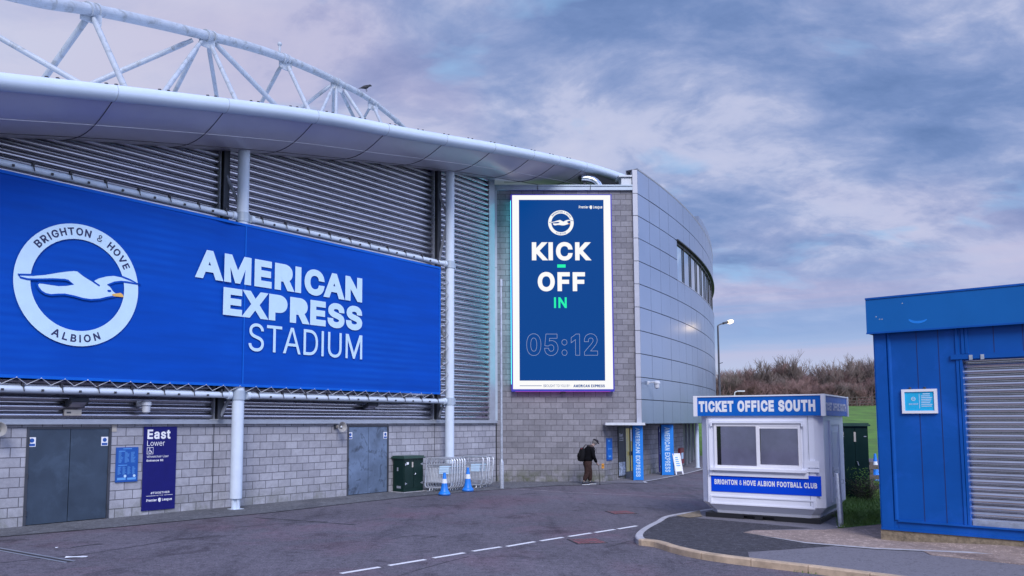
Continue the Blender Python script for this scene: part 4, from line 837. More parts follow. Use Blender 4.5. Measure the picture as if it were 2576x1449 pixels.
mb.build('roof_sheet', M['roof_white'], roof, world=True, smooth='all')
mb = MB(); seam_t = [px_x(x, y, -OV) for x, y in ((-40, 200), (288, 235), (567, 266), (792, 294), (969, 328), (1116, 352), (1237, 371), (1335, 390), (1400, 404), (1468, 418))]
mb2 = MB()
for t in seam_t:
    mb.tube([S.W(t, -OV + (TR + .003) * math.cos(a), zt(t) + (TR + .003) * math.sin(a)) for a in [2 * math.pi * k / 24 for k in range(24)]], .006, 5, wrap=True)
    q = sec(t); mb2.tube([S.W(t, y, z - .004) for y, z in q], .011, 5)
mb.build('edge_seam', M['flash'], roof, world=True)
for u in (8,): mb2.tube([S.W(t, sec(t)[u][0], sec(t)[u][1] - .003) for t in ts], .010, 5)
mb2.tube([S.W(t, sec(t)[0][0] - .02, sec(t)[0][1] - .01) for t in ts], .022, 5)
mb2.build('soffit_seam', M['seam'], roof, world=True)
mb = MB(); mb.tube([S.W(t, sec(t)[4][0], sec(t)[4][1] - .003) for t in ts], .010, 5); mb.build('soffit_trim', M['seam_pale'], roof, world=True)
mb = MB()                                  # little safety studs on top of the edge
t = -11
while t < 15:
    mb.box(-.03, .03, -.03, .03, 0, .05, Matrix.Translation(S.W(t, -OV + .02, zt(t) + TR - .01))); mb.box(-.03, .03, -.03, .03, 0, .05, Matrix.Translation(S.W(t + .22, -OV + .02, zt(t + .22) + TR - .01)))
    t += 1.25
mb.build('safety_stud', M['bolt'], roof, world=True)

# ---------------------------------------------------------------- arch truss
chord_px = [(-420, -128, 44), (-150, -57, 40), (0, -20, 38), (112, 6, 36), (234, 25, 33), (372, 54, 31), (521, 90, 27), (626, 117, 25), (721, 149, 22), (812, 188, 20), (853, 209, 18), (898, 231, 16), (943, 260, 14), (1001, 307, 12.5), (1040, 345, 12)]
def choff(x): return 2.6 + max(0, x + 100) * .0072
def chord_pt(x, y):
    o = choff(x); t, z = S.P(x, y, o); return S.W(t, o, z)
truss = thing('roof_truss', 'weathered white tubular arch truss rising above the stadium roof', 'roof truss', Frame(S.W(-6, 4, 10), S.rz))
CP = [chord_pt(x, y) for x, y, _ in chord_px]; RD = [.5 * d * p.y / FPX * .92 for p, (_, _, d) in zip(CP, chord_px)]
big = cat_rom(CP, 6); rb = []
for i in range(len(RD) - 1): rb += [RD[i] + (RD[i + 1] - RD[i]) * k / 6 for k in range(6)]
rb.append(RD[-1])
mb = MB(); mb.tube(big, 0, 18, radii=rb); ch = mb.build('chord', M['truss'], truss, world=True, smooth=True)
mb = MB()
def chord_at(x):
    for (a, ya, da), (b, yb, db) in zip(chord_px, chord_px[1:]):
        if a <= x <= b:
            k = (x - a) / (b - a); return chord_pt(x, ya + (yb - ya) * k), .5 * (da + (db - da) * k), (chord_pt(b, yb) - chord_pt(a, ya)).normalized()
for x, ln in ((225, .10), (243, .05), (521, .12), (534, .05), (713, .10), (722, .05), (848, .1), (938, .08), (946, .06), (998, .08)):
    p, r_, t = chord_at(x); r_ = r_ * p.y / FPX
    mb = MB(); mb.tube([p - t * ln, p + t * ln], r_ * 1.16, 18); mb.build('flange', M['truss'], ch, world=True, smooth=True)
def roof_z(y, t): return zt(t) + TR + .18 + .072 * max(0, y)
def brace(x0, y0, x1, y1, d_px, do):
    a = chord_pt(x0, y0); o = choff(x0) + do; o = max(o, -2.0)
    t, z = S.P(x1, y1, o); b = S.W(t, o, z)
    d = (b - a); k = 1.0
    while k < 2.2:
        l = S.I @ (a + d * k)
        if l.z < roof_z(l.y, l.x) + .02: break
        k += .02
    b = a + d * k
    r_ = .5 * d_px * ((a + b) / 2).y / FPX
    m_ = MB(); m_.tube([a, a + d * .06, a + d * .09, b], 0, 12, radii=[r_ * .8, r_ * .85, r_, r_]); m_.build('brace', M['truss'], truss, world=True, smooth=True)
for q in ((-180, -8, 180, 198, 15, -2.0), (226, 36, 118, 188, 16, 2.0), (233, 41, 311, 214, 16, -2.4), (484, 101, 244, 205, 14, 1.5), (506, 104, 416, 227, 13, -2.4), (500, 112, 440, 230, 11, 2.0),
          (524, 114, 545, 242, 10, 2.2), (530, 113, 592, 249, 12, -2.4), (540, 108, 690, 262, 13, .5), (707, 166, 657, 259, 10, 2), (724, 166, 775, 274, 11, -2.4), (830, 216, 758, 271, 9.5, 1.0),
          (836, 222, 809, 279, 8.5, -2), (840, 219, 838, 283, 8, 2.2), (846, 219, 845, 285, 8.5, -2.4), (856, 226, 888, 291, 8.5, 2), (866, 227, 911, 295, 9, -1), (930, 271, 916, 296, 7, 2), (940, 268, 956, 304, 8, -2)):
    brace(*q)
mb = MB(); p, r_, t = chord_at(703); mb.tube([p + Vector((0, 0, .2)), p + Vector((0, 0, .55))], .05, 8); mb.ball(p + Vector((0, 0, .58)), .10); mb.build('beacon', M['truss'], truss, world=True, smooth=True)
# gusset plates under the big nodes
mb = MB()
for x, y in ((229, 40), (521, 106), (718, 164), (846, 218), (938, 267)):
    p = chord_pt(x, y); l = S.I @ p; mb = MB(); mb.box(l.x - .33, l.x + .33, l.y - .03, l.y + .03, l.z - .22, l.z + .15, S.M); mb.build('gusset_plate', M['truss'], truss, world=True, bevel=.02)
# bird
bp = chord_pt(921, 236); bf = Frame(bp, heading(60))
bird = thing('bird', 'small dark bird perched on the arch truss chord', 'bird', bf)
mb = MB(); rg = []
for k, (x, z, ry, rz_) in enumerate(((-.42, .20, .01, .01), (-.30, .25, .035, .03), (-.16, .32, .075, .08), (.0, .36, .095, .11), (.10, .41, .08, .09), (.16, .46, .06, .065), (.22, .49, .058, .058), (.27, .49, .035, .035), (.32, .475, .006, .006))):
    rg.append([(x, ry * math.cos(a), z + rz_ * math.sin(a)) for a in [2 * math.pi * i / 10 for i in range(10)]])
mb.loft(rg)
for s_ in (-1, 1): mb.tube([(.0, .04 * s_, .30), (.02, .045 * s_, .16), (.06, .045 * s_, .14)], .010, 6)
mb.build('body', M['feather'], bird, smooth=True)

# ---------------------------------------------------------------- white columns in front of the wall
PO = S.I @ G(577, 1283); PYO = PO.y
ZR1 = (S.P(330, 492, PYO)[1] + S.P(860, 598, PYO)[1]) / 2; ZR0 = (S.P(300, 989, PYO)[1] + S.P(860, 999, PYO)[1]) / 2
def post(x, y_top, label):
    t = S.P(x, 1100, PYO)[0]; ztop = S.P(x, y_top, PYO)[1] + .25
    fr_ = Frame(S.W(t, PYO, 0), S.rz)
    o = thing('support_column', label, 'column', fr_, 'white columns holding up the stadium roof')
    m_ = MB(); m_.lathe((0, 0, 0), [(.165, .30), (.165, ztop)], 24); m_.build('shaft', M['white_steel'], o, smooth=True)
    m_ = MB(); m_.lathe((0, 0, 0), [(.11, .29), (.15, .30)], 24); m_.box(-.12, .12, -.03, .03, 0, .31); m_.box(-.03, .03, -.12, .12, 0, .31); m_.box(-.16, .16, -.16, .16, 0, .02); m_.build('base_plate', M['white_steel'], o)
    m_ = MB()
    for z in (ZR0, ZR1): m_.lathe((0, 0, 0), [(.19, z - .13), (.19, z + .13)], 20); 
    for z in (ZR0, ZR1): m_.box(-.30, .30, -.02, .02, z - .1, z + .1)
    m_.build('collar', M['flash_light'], o, smooth=True)
    return t
tA = post(597, 380, 'white round column crossing the middle of the blue banner')
tB = post(1131, 432, 'white round column at the right-hand end of the blue banner')
tC = tA - (tB - tA)
fr_ = Frame(S.W(tC, PYO, 0), S.rz)
def col_brace(t0, z0, te, z1):
    m_ = MB(); m_.tube([(t0, -.2, z0), (te, PYO + .1, z1)], .05, 6); m_.build('column_brace', M['mid_steel'], stand)
for q in ((8.4, 9.4, 0), (6.4, 8.2, 1), (2.5, 3.4, 1)): col_brace((G1[0] + G1[1]) / 2, q[0] if q[2] else 9.4, tA, q[1] if q[2] else 8.4)
for q in ((8.2, 9.9), (2.5, 3.4), (10.9, 9.9), (6.1, 5.2), (4.2, 5.2)): col_brace((G2[0] + G2[1]) / 2, q[0], tB, q[1])

# ---------------------------------------------------------------- banner
BO = PYO - .175                              # plane of the cloth, just in front of the columns
banner = thing('stadium_banner', 'huge blue banner with a gull crest laced across the stand', 'banner', Frame(S.W(tA, BO, 3), S.rz))
BF = Frame(S.W(0, BO, 0), S.rz)              # local x as the stand's, y = 0 on the cloth
BFI = FR[banner.name].I @ BF.M
def bbuild(m_, name, ma, par=None, **k):
    m_.bm.transform(BF.M); return m_.build(name, ma, par or banner, world=True, **k)
bl, br_ = -15.0, BF.P(1107, 830)[0]
zb0 = (BF.P(100, 953)[1] + BF.P(1000, 985)[1]) / 2; zb1 = min((BF.P(100, 459)[1] + BF.P(1000, 644)[1]) / 2, 99)
mb = MB(); nx, nz = 150, 26; rows = []
for j in range(nz + 1):
    row = []
    for i in range(nx + 1):
        x = bl + (br_ - bl) * i / nx; z = zb0 + (zb1 - zb0) * j / nz
        y = .007 * math.sin(z * 3.1 + .6 * math.sin(x * .7)) * (1 - .5 * j / nz) + .006 * math.sin(x * 1.3 + z * .4)
        y -= .010 * math.exp(-((x - tA) / .13) ** 2)
        y += .05 * math.exp(-((x - tA + .55) / .3) ** 2) * (j / nz)
        row.append((x, y, z + (.012 * math.sin(i * math.pi * 2 / 4.2) if j in (0, nz) else 0)))
    rows.append(row)
mb.loft(rows, closed=False); bbuild(mb, 'cloth', M['banner'], smooth='all')
mb = MB(); mb.box(bl, br_, -.02, .02, zb0 - .02, zb0 + .05); mb.box(bl, br_, -.02, .02, zb1 - .05, zb1 + .02); mb.box(br_ - .05, br_ + .01, -.02, .02, zb0 + .05, zb1 - .05); bbuild(mb, 'hem', M['banner_hem'])
mb = MB(); mb.box(tA - .02, tA + .02, -.022, -.0185, zb0 + .05, zb1 - .05); bbuild(mb, 'seam', M['banner_hem'])
YP = -.028                                   # prints lie this far in front
def bp2(cx, cy): return BF.P(cx * .3842, 416 + cy * .3842)    # crest traced in a 1746 px crop
ccx, ccz = BF.P(198.3, 716.5)
zt_, zb_ = BF.P(186, 562)[1], BF.P(208, 872)[1]
RO = (zt_ - zb_) / 2; ccz = (zt_ + zb_) / 2; RI = RO * .752
mb = MB(); ring(mb, ccx, ccz, RI, RO, YP); crest = bbuild(mb, 'crest', M['print_pale'])
mb = MB(); arc_text(mb, 'BRIGHTON & HOVE', ccx, ccz, (RI + RO) / 2, YP - .004, (RO - RI) * .50, R(143), R(25), .035)
arc_text(mb, 'ALBION', ccx, ccz, (RI + RO) / 2, YP - .004, (RO - RI) * .50, R(270 - 28), R(270 + 26), .035, inside=True)
bbuild(mb, 'lettering', M['navy'], crest)
GULL = [(113, 716), (210, 718), (290, 712), (370, 698), (430, 690), (480, 686), (505, 690), (545, 722), (600, 757), (640, 735), (690, 722), (740, 718), (790, 728), (850, 752), (917, 782), (830, 766), (790, 762), (745, 767), (700, 785), (722, 795), (740, 822), (760, 838), (748, 858), (700, 866), (650, 878), (590, 882), (540, 875), (480, 858), (420, 846), (370, 847), (330, 850), (295, 843), (265, 825), (245, 800), (238, 778), (252, 768), (280, 770), (330, 778), (380, 785), (430, 783), (475, 779), (440, 755), (420, 750), (340, 746), (250, 748), (180, 747), (130, 735)]
BEAK = [(728, 843), (785, 836), (798, 846), (805, 864), (765, 860), (735, 857)]
g2 = [(x_, z_) for x_, z_ in (bp2(*p) for p in GULL)]
mb = MB(); flat(mb, [(x, YP - .004, z) for x, z in g2]); gull = bbuild(mb, 'gull', M['print_pale'], crest)
mb = MB(); strip(mb, [(x, YP - .008, z) for x, z in g2], .045, True); strip(mb, [(*[bp2(600, 757)[0]], YP - .008, bp2(600, 757)[1]), (bp2(648, 790)[0], YP - .008, bp2(648, 790)[1])], .04)
ex, ez = bp2(711, 823); mb.face([(ex + .05 * math.cos(a), YP - .008, ez + .03 * math.sin(a)) for a in [k * math.pi / 5 for k in range(10)]])
bbuild(mb, 'gull_outline', M['banner'], crest)
mb = MB(); flat(mb, [(bp2(*p)[0], YP - .010, bp2(*p)[1]) for p in BEAK]); bbuild(mb, 'beak', M['yellow'], crest)
def btext(txt, l, r_, yt, yb, bold, xr_t, xr_b, sp=1.0):
    x0 = BF.P(l, yt)[0]; x1 = BF.P(r_, xr_t)[0]
    z1 = (BF.P(l, yt)[1] + BF.P(r_, xr_t)[1]) / 2; z0 = (BF.P(l, yb)[1] + BF.P(r_, xr_b)[1]) / 2
    mb = MB(); put_text(mb, txt, x0, x1, z0, z1, YP, bold, sp); bbuild(mb, 'lettering', M['print_pale'])
btext('AMERICAN', 491, 910, 627, 698, .062, 697, 762, .93)
btext('EXPRESS', 561, 910, 724, 794, .062, 770, 832, .93)
btext('STADIUM', 625, 910, 812, 884, .0, 843, 904, 1.0)
# rails, clips and zig-zag lacing
for zr, yy in ((ZR1, 0), (ZR0, 1)):
    z_r = zr
    for a, b in ((bl, tA - .3), (tA + .3, tB - .3)):
        mb = MB(); mb.tube([S.W(a, PYO, z_r), S.W(b, PYO, z_r)], .085, 14)
        for e in (a, b): mb.tube([S.W(e - .05, PYO, z_r), S.W(e + .05, PYO, z_r)], .12, 12)
        rl = mb.build('rail', M['white_steel'], banner, world=True, smooth=True)
        x = a + .3; k = 0
        while x < b - .2:
            mb = MB()
            if k % 2 == 0: mb.box(x - .025, x + .025, PYO - .10, PYO - .02, z_r + .06, z_r + .15, S.M); mb.tube([S.W(x, PYO - .09, z_r + .1), S.W(x + .02, PYO - .12, z_r - .06)], .012, 5)
            else: mb.box(x - .025, x + .025, PYO - .11, PYO - .06, z_r - .05, z_r - .0, S.M)
            mb.build('clip', M['bolt'], rl, world=True)
            x += .42; k += 1
mb = MB(); x = bl; k = 0; pts = []
while x < br_ + .05:
    pts.append(Vector((x, -.02 if k % 2 == 0 else .1, zb0 + .0 if k % 2 == 0 else ZR0 + .1))); x += .26; k += 1
mb.tube(pts, .011, 5)
z = zb0; k = 0; pts = []
while z < zb1:
    pts.append(Vector((br_, -.02, z) if k % 2 == 0 else (tB - .15, .1, z))); z += .24; k += 1
mb.tube(pts, .010, 5); bbuild(mb, 'lacing', M['rope'])
# ================================================================== THE CORNER TOWER
TY = 32.0
TF = Frame((0, TY, 0), 0)
tower = thing('corner_tower', 'tall block tower with curved grey panel facade and dark window band', 'building', Frame((4.0, TY, 0), 0))
TX0, TXC, TX1 = TF.P(1249, 900)[0], TF.P(1520, 1140)[0], TF.P(1596, 800)[0]
zc0, zc1 = TF.P(1400, 480)[1], TF.P(1400, 468)[1]
SOF = 2.3
mb = MB(); mb.box(TX0, TX1, TY, TY + .3, SOF + .02, zc0); mb.box(TX0, TXC, TY, TY + .3, -.05, SOF + .02)
mb.box(TX0, TX0 + .3, TY + .3, TY + 6, -.05, zc0 - .01)
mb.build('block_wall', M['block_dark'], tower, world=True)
mb = MB(); xl = TF.P(1236, 475)[0]; mb.box(xl, TX1 - .01, TY - .12, TY + .5, zc0, zc1); mb.box(xl, TX1 - .01, TY - .16, TY - .12, zc1 - .04, zc1 + .01)
cop = mb.build('coping', M['flash_light'], tower, world=True)
mb = MB()
for px in (1352, 1484): xx = TF.P(px, 475)[0]; mb.box(xx - .008, xx + .008, TY - .165, TY - .1, zc0 - .002, zc1 + .012)
mb.build('coping_joint', M['joint'], cop, world=True)
mb = MB(); xr = TF.P(1563, 455)[0]; zb = TF.P(1580, 443)[1]; mb.box(xr, TX1 - .012, TY + .0, TY + .6, zc1 + .012, zb - .05); mb.box(xr - .12, TX1 - .012, TY - .08, TY + .65, zb - .05, zb + .02)
mb.build('parapet_box', M['flash'], tower, world=True)
mb = MB(); zt1 = TF.P(1244, 482)[1]; zz = LEDGE + .05
for a, b in ((zz, 6.1), (6.115, 8.6), (8.615, zc0 - .01)): mb.box(TF.P(1238.5, 800)[0], TF.P(1250.5, 800)[0], TY - .22, TY - .01, a, b)
mb.build('corner_flashing', M['flash_light'], tower, world=True)
mb = MB(); mb.box(TF.P(1228, 800)[0], TF.P(1238, 800)[0], TY - .12, TY + .1, zz, zw(XR) + .1); mb.build('corner_trim', M['flash'], tower, world=True)
# the curved facade
F0 = Vector((TF.P(1609, 800)[0], TY - .05, 0)); H0 = R(34.2); RA = 68.0
def arc(s, off=0.0, base=None):            # off > 0 is outwards (to the right)
    b = base or F0
    h = H0 - s / RA
    x = b.x + RA * (math.cos(H0 - s / RA) - math.cos(H0)); y = b.y + RA * (math.sin(H0) - math.sin(H0 - s / RA))
    return Vector((x + off * math.cos(h), y - off * math.sin(h), 0))
def up(p, z): return Vector((p.x, p.y, z))
def s_at(px, base=None, off=0.0):
    best = min((k * .02 for k in range(1100)), key=lambda s: abs(PX + FPX * arc(s, off, base).x / arc(s, off, base).y - px)); return best
def z_at(s, y, base=None, off=0.0):
    p = arc(s, off, base); return AY(PX + FPX * p.x / p.y, y, p.y).z
JZ = [TF.P(1600, y)[1] for y in (428, 488, 544, 600, 657.5, 715, 773, 832, 890, 949, 1005)] + [SOF]
S_END = 42.0; PW = 1.3; SW = s_at(1715)
k_w = max(1, round(SW / PW)); SW = k_w * PW
rnd = random.Random(3)
mb = MB(); back = MB()
ns = int(S_END / PW)
for i in range(ns):
    for j in range(len(JZ) - 1):
        if i >= k_w and j in (2, 3): continue
        za, zb_ = JZ[j + 1] + .016, JZ[j] - .016
        t1, t2, t3 = (rnd.uniform(-.0035, .0035) for _ in range(3))
        nn = 3; lo = [up(arc(i * PW + .011 + (PW - .022) * q / nn, t1 + t3 * q / nn), za) for q in range(nn + 1)]; hi = [up(arc(i * PW + .011 + (PW - .022) * q / nn, t2 + t3 * q / nn), zb_) for q in range(nn + 1)]
        lo2 = [up(arc(i * PW + .011 + (PW - .022) * q / nn, -.03), za) for q in range(nn + 1)]; hi2 = [up(arc(i * PW + .011 + (PW - .022) * q / nn, -.03), zb_) for q in range(nn + 1)]
        loop = lo + hi[::-1]; loop2 = lo2 + hi2[::-1]
        A = [mb.v(p) for p in loop]; B = [mb.v(p) for p in loop2]; n = len(A)
        for q in range(nn): mb.f([A[q], A[q + 1], A[n - 2 - q], A[n - 1 - q]])
        for q in range(n): mb.f([A[q], B[q], B[(q + 1) % n], A[(q + 1) % n]])
mb.build('facade_panels', M['panel'], tower, world=True)
ss = [S_END * k / 80 for k in range(81)]
def band(z0, z1, off, s0=0.0, s1=S_END):
    sx = [s0 + (s1 - s0) * k / 60 for k in range(61)]
    return [[up(arc(s, off), z0), up(arc(s, off), z1)] for s in sx]
back.loft(band(JZ[2], JZ[0], -.035), closed=False); back.loft(band(SOF, JZ[4], -.035), closed=False); back.loft(band(JZ[4], JZ[2], -.035, 0, SW), closed=False)
back.build('panel_backing', M['joint'], tower, world=True, smooth='all')
mb = MB(); mb.loft([[up(arc(s, .0), JZ[0]), up(arc(s, .02), JZ[0] + .05), up(arc(s, -.5), JZ[0] + .05), up(arc(s, -.5), JZ[0] - .3)] for s in ss], closed=False); mb.build('parapet_cap', M['panel_edge'], tower, world=True)
# pale end strip of the facade
mb = MB(); sx0, sx1 = TX1, F0.x - .012
for a, b in zip(JZ, JZ[1:]): mb.box(sx0, sx1, TY - .10, TY + .3, b + .012, a - .012)
mb.build('facade_edge', M['panel_edge'], tower, world=True, bevel=.006)
mb = MB(); mb.box(sx0 + .02, sx1, TY - .085, TY + .28, SOF + .013, JZ[0] - .02); mb.build('edge_backing', M['joint'], tower, world=True)
# window band
REC = -.12
mb = MB(); mb.loft(band(JZ[4] + .0, JZ[2] - .0, REC, SW, S_END), closed=False); wb = mb.build('window_band', M['band_glass'], tower, world=True, smooth='all')
mb = MB(); s = SW
while s < S_END - 1:
    p = arc(s, REC + .06); t = (arc(s + .03, REC + .06) - arc(s - .03, REC + .06)).normalized()
    n = Vector((t.y, -t.x, 0))
    mb = MB(); q = [p - t * .025, p + t * .025, p + t * .025 - n * .05, p - t * .025 - n * .05]
    mb.prism([up(v, JZ[4]) for v in q], (0, 0, JZ[2] - JZ[4])); s += 1.55
    mb.build('mullion', M['black'], wb, world=True)
mb = MB()
mb.loft([[up(arc(s, .07), JZ[2] + .0), up(arc(s, .07), JZ[2] + .05), up(arc(s, REC - .1), JZ[2] + .06), up(arc(s, REC - .1), JZ[2] - .13), up(arc(s, REC + .05), JZ[2] - .13), up(arc(s, REC + .05), JZ[2] + .0)] for s in [SW + (S_END - SW) * k / 60 for k in range(61)]])
mb.box(-.02, .0, 0, .42, JZ[4], JZ[2], Matrix.Translation(arc(SW, 0)) @ Matrix.Rotation(heading(math.degrees(H0 - SW / RA)), 4, 'Z'))
mb.build('brow_and_head_shade', M['black'], tower, world=True)  # dark brow; its black drop also stands for shade in the window head
mb = MB(); mb.loft([[up(arc(s, .01), JZ[4] + .0), up(arc(s, .01), JZ[4] + .03), up(arc(s, REC), JZ[4] + .03), up(arc(s, REC), JZ[4])] for s in [SW + (S_END - SW) * k / 60 for k in range(61)]]); mb.build('window_sill', M['panel_edge'], wb, world=True)
# the higher block farther along
s2 = s_at(1768); zu = z_at(s2, 543)
mb = MB(); mb.loft([[up(arc(s, .0), JZ[0] + .055), up(arc(s, .0), zu), up(arc(s, -5), zu), up(arc(s, -5), JZ[0] + .055)] for s in [s2 + (S_END - s2) * k / 40 for k in range(41)]]); mb.build('rooftop_block', M['panel'], tower, world=True)
# undercroft: soffit, recessed entrance wall, column
IB = Vector((TXC, TY, 0)); IZ = [k * .5 for k in range(85)]
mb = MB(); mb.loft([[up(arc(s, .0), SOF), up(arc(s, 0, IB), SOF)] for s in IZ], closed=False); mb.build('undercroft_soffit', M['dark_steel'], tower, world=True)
IF = lambda s: Frame(arc(s, 0, IB), heading(math.degrees(H0 - s / RA)))     # a frame on the entrance wall: x along it, y into it
def iwall(name, p0, p1, m, z0=-.05, z1=SOF, off=0.0):
    s0, s1 = p0, p1; n = max(2, int((s1 - s0) / .5)); m_ = MB()
    m_.loft([[up(arc(s, off, IB), z0), up(arc(s, off, IB), z1), up(arc(s, off - .25, IB), z1), up(arc(s, off - .25, IB), z0)] for s in [s0 + (s1 - s0) * k / n for k in range(n + 1)]])
    return m_.build(name, m, tower, world=True)
sA = s_at(1569, IB); sB = s_at(1594, IB); sG = s_at(1716, IB)
def piece(s0, s1, m):
    f = IF((s0 + s1) / 2); L = (s1 - s0) / 2
    m_ = MB(); m_.box(-L, L, 0, .2, -.05, SOF)
    o = m_.build('entrance_wall', m)
    o.parent = tower; o.matrix_local = FR[tower.name].I @ f.M
    return o
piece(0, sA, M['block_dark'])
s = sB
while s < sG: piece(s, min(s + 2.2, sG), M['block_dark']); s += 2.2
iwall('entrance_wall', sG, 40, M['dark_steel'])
mb = MB()
for px in (1722, 1730, 1739, 1747, 1753): s = s_at(px, IB); mb.box(-.05, .05, -.09, .02, 0, SOF, IF(s).M)
mb.build('entrance_mullion', M['mid_steel'], tower, world=True)
# entrance door
f = IF((sA + sB) / 2); L = (sB - sA) / 2; fm = f.M
mb = MB()
for a, b in ((-L, -L + .07), (-.035, .035), (L - .07, L)): mb.box(a, b, -.03, .08, 0, 2.2, fm)
for a, b in ((-L + .07, -.035), (.035, L - .07)): mb.box(a, b, -.03, .08, 2.1, 2.2, fm); mb.box(a, b, -.03, .08, .0, .28, fm)
ed = mb.build('entrance_door', M['dark_steel'], tower, world=True)
for a, b in ((-L + .07, -.035), (.035, L - .07)):
    m_ = MB(); m_.box(a, b, .0, .03, .28, 2.1, fm); m_.build('door_glass', M['yellow_glass'], ed, world=True)
m_ = MB(); m_.box(-.16, -.05, -.06, -.03, .95, 1.12, fm); m_.box(.05, .16, -.06, -.03, .95, 1.12, fm); m_.build('handle', M['black'], ed, world=True)
m_ = MB(); m_.box(.06, L - .09, -.012, -.004, 1.55, 2.05, fm); m_.build('door_poster', M['print_white'], ed, world=True)
mb = MB(); mb.box(-L - 2, L + 2, .9, 1.0, 0, SOF, fm); mb.build('lobby_wall', M['beige'], tower, world=True)
# canopy and column
mb = MB(); mb.box(TF.P(1517, 1068)[0], F0.x + .02, TY - .55, TY - .105, SOF - .05, SOF + .05); mb.build('canopy', M['cream'], tower, world=True, bevel=.012)
pc = G(1755, 1177); mb = MB(); mb.lathe((pc.x, pc.y, 0), [(.10, 0), (.10, SOF)], 18); mb.lathe((pc.x, pc.y, 0), [(.16, 0), (.16, .03)], 18); mb.build('column', M['white_steel'], tower, world=True, smooth=True)
# entrance paving
mb = MB(); L1 = [arc(s, .05, IB) for s in IZ[:60]]; L2 = [arc(s, .05) for s in IZ[:60]]
flat(mb, [(p.x, p.y, .018) for p in L1] + [(p.x, p.y, .018) for p in L2[::-1]] + [(6.9, TY - .9, .018), (5.0, TY - .5, .018)]); struct('entrance_paving', mb, M['asphalt_pale'])
mb = MB(); q0 = L2[0] + Vector((-.1, -.8, 0))
pe = [q0] + L2
for a, b in zip(pe, pe[1:]):
    t = (b - a).normalized(); n = Vector((-t.y, t.x, 0)) * .06; mb.face([(v.x, v.y, .024) for v in (a - n, b - n, b + n, a + n)])
struct('paving_edge', mb, M['kerb_pale'])

# duct on the tower roof
dp = AY(1508, 470, TY + .75); duct = thing('roof_duct', 'shiny silver bent ventilation duct behind the tower parapet', 'duct', Frame(dp, 0))
DY = TY + .75
a0 = AY(1462, 449, DY); path = [a0, AY(1474, 449.5, DY), AY(1487, 452, DY), AY(1498, 458, DY), AY(1506, 467, DY), AY(1510, 478, DY), AY(1511, 492, DY)]
path = cat_rom(path, 3); mb = MB(); mb.tube(path, .18, 16, radii=[.155 + .010 * (k % 2) for k in range(len(path))]); mb.build('pipe', M['duct'], duct, world=True, smooth=True)
mb = MB(); c = a0; t = (path[1] - path[0]).normalized(); mb.prism([c + Vector((-.16, 0, .2)), c + Vector((-.10, 0, .2)), c + Vector((.22, 0, -.24)), c + Vector((.12, 0, -.24))], (0, .3, 0)); mb.build('cowl', M['dark_steel'], duct, world=True)

# ---------------------------------------------------------------- the big screen
SF = Frame((0, TY - .32, 0), 0)
sx0_, sx1_ = SF.P(1289.5, 740)[0], SF.P(1539, 740)[0]; sz1, sz0 = SF.P(1410, 491)[1], SF.P(1410, 979)[1]
screen = thing('video_screen', 'tall lit video screen showing a kick off countdown on block wall', 'screen', Frame(((sx0_ + sx1_) / 2, TY - .32, sz0), 0))
mb = MB(); e = .055; mb.box(sx0_ - e, sx1_ + e, TY - .315, TY - .06, sz0 - .09, sz1 + .04); mb.build('casing', M['screen_frame'], screen, world=True, bevel=.01)
mb = MB(); mb.box(sx0_ - e - .006, sx0_ - e - .001, TY - .29, TY - .08, sz0 + .2, sz1 - .2); mb.build('added_glow_strip', M['glow_teal'], screen, world=True)  # strip added to throw teal light on the cladding
mb = MB(); mb.box(sx0_ + .1, sx1_ - .1, TY - .29, TY - .08, sz0 - .097, sz0 - .091); mb.build('added_glow_strip', M['glow_pink'], screen, world=True)  # strip added to throw pink light on the brick and road below
mb = MB(); 
for xx in (.2, .5, .8): mb.box(sx0_ + (sx1_ - sx0_) * xx - .08, sx0_ + (sx1_ - sx0_) * xx + .08, TY - .06, TY - .002, sz0 + .2, sz1 - .2)
mb.build('mounting_bracket', M['dark_steel'], screen, world=True)
mb = MB(); xx = (sx0_ + sx1_) / 2; mb.box(xx - .1, xx + .1, TY - .25, TY - .1, sz0 - .17, sz0 - .092); mb.build('sensor_box', M['black'], screen, world=True)
def sbuild(mb, name, m, par=None): return mb.build(name, m, par or screen, world=True)
YS = TY - .32
mb = MB(); mb.box(sx0_, sx1_, YS, YS + .004, sz0, sz1); disp = sbuild(mb, 'display', M['screen_white'])
def sp(x, y): return SF.P(x, y)
# picture coordinates on the screen: straighten the slight convergence by using the nearest edge
def SX(x, y): return sx0_ + (sx1_ - sx0_) * (x - (1288 + 3.5 * (y - 490) / 490)) / (247 + 5 * (y - 490) / 490)
def SZ(y): return sz1 + (sz0 - sz1) * (y - 490) / (979 - 490)
mb = MB(); mb.face([(SX(1305, 502), YS - .004, SZ(502)), (SX(1518, 502), YS - .004, SZ(502)), (SX(1523, 958), YS - .004, SZ(958)), (SX(1308, 958), YS - .004, SZ(958))]); sbuild(mb, 'picture', M['screen_blue'], disp)
def stext(txt, x0, x1, y0, y1, m, bold, spc=1.0, outline=0):
    mb = MB(); ym = (y0 + y1) / 2
    put_text(mb, txt, SX(x0, ym), SX(x1, ym), SZ(y1), SZ(y0), YS - .008, bold, spc, outline); return sbuild(mb, 'lettering', m, disp)
stext('KICK', 1338, 1488, 610, 657, M['screen_white'], .05, .97)
stext('OFF', 1353, 1472, 686, 735, M['screen_white'], .05, .97)
stext('IN', 1394, 1426, 750, 777, M['screen_green'], .03, 1.05)
stext('05:12', 1325, 1504, 841, 896, M['screen_grey'], .04, 1.0, .0042)
stext('BROUGHT TO YOU BY :', 1368, 1437, 967.5, 974, M['screen_ink'], .0)
stext('AMERICAN EXPRESS', 1443, 1522, 967.5, 974.5, M['screen_ink'], .05)
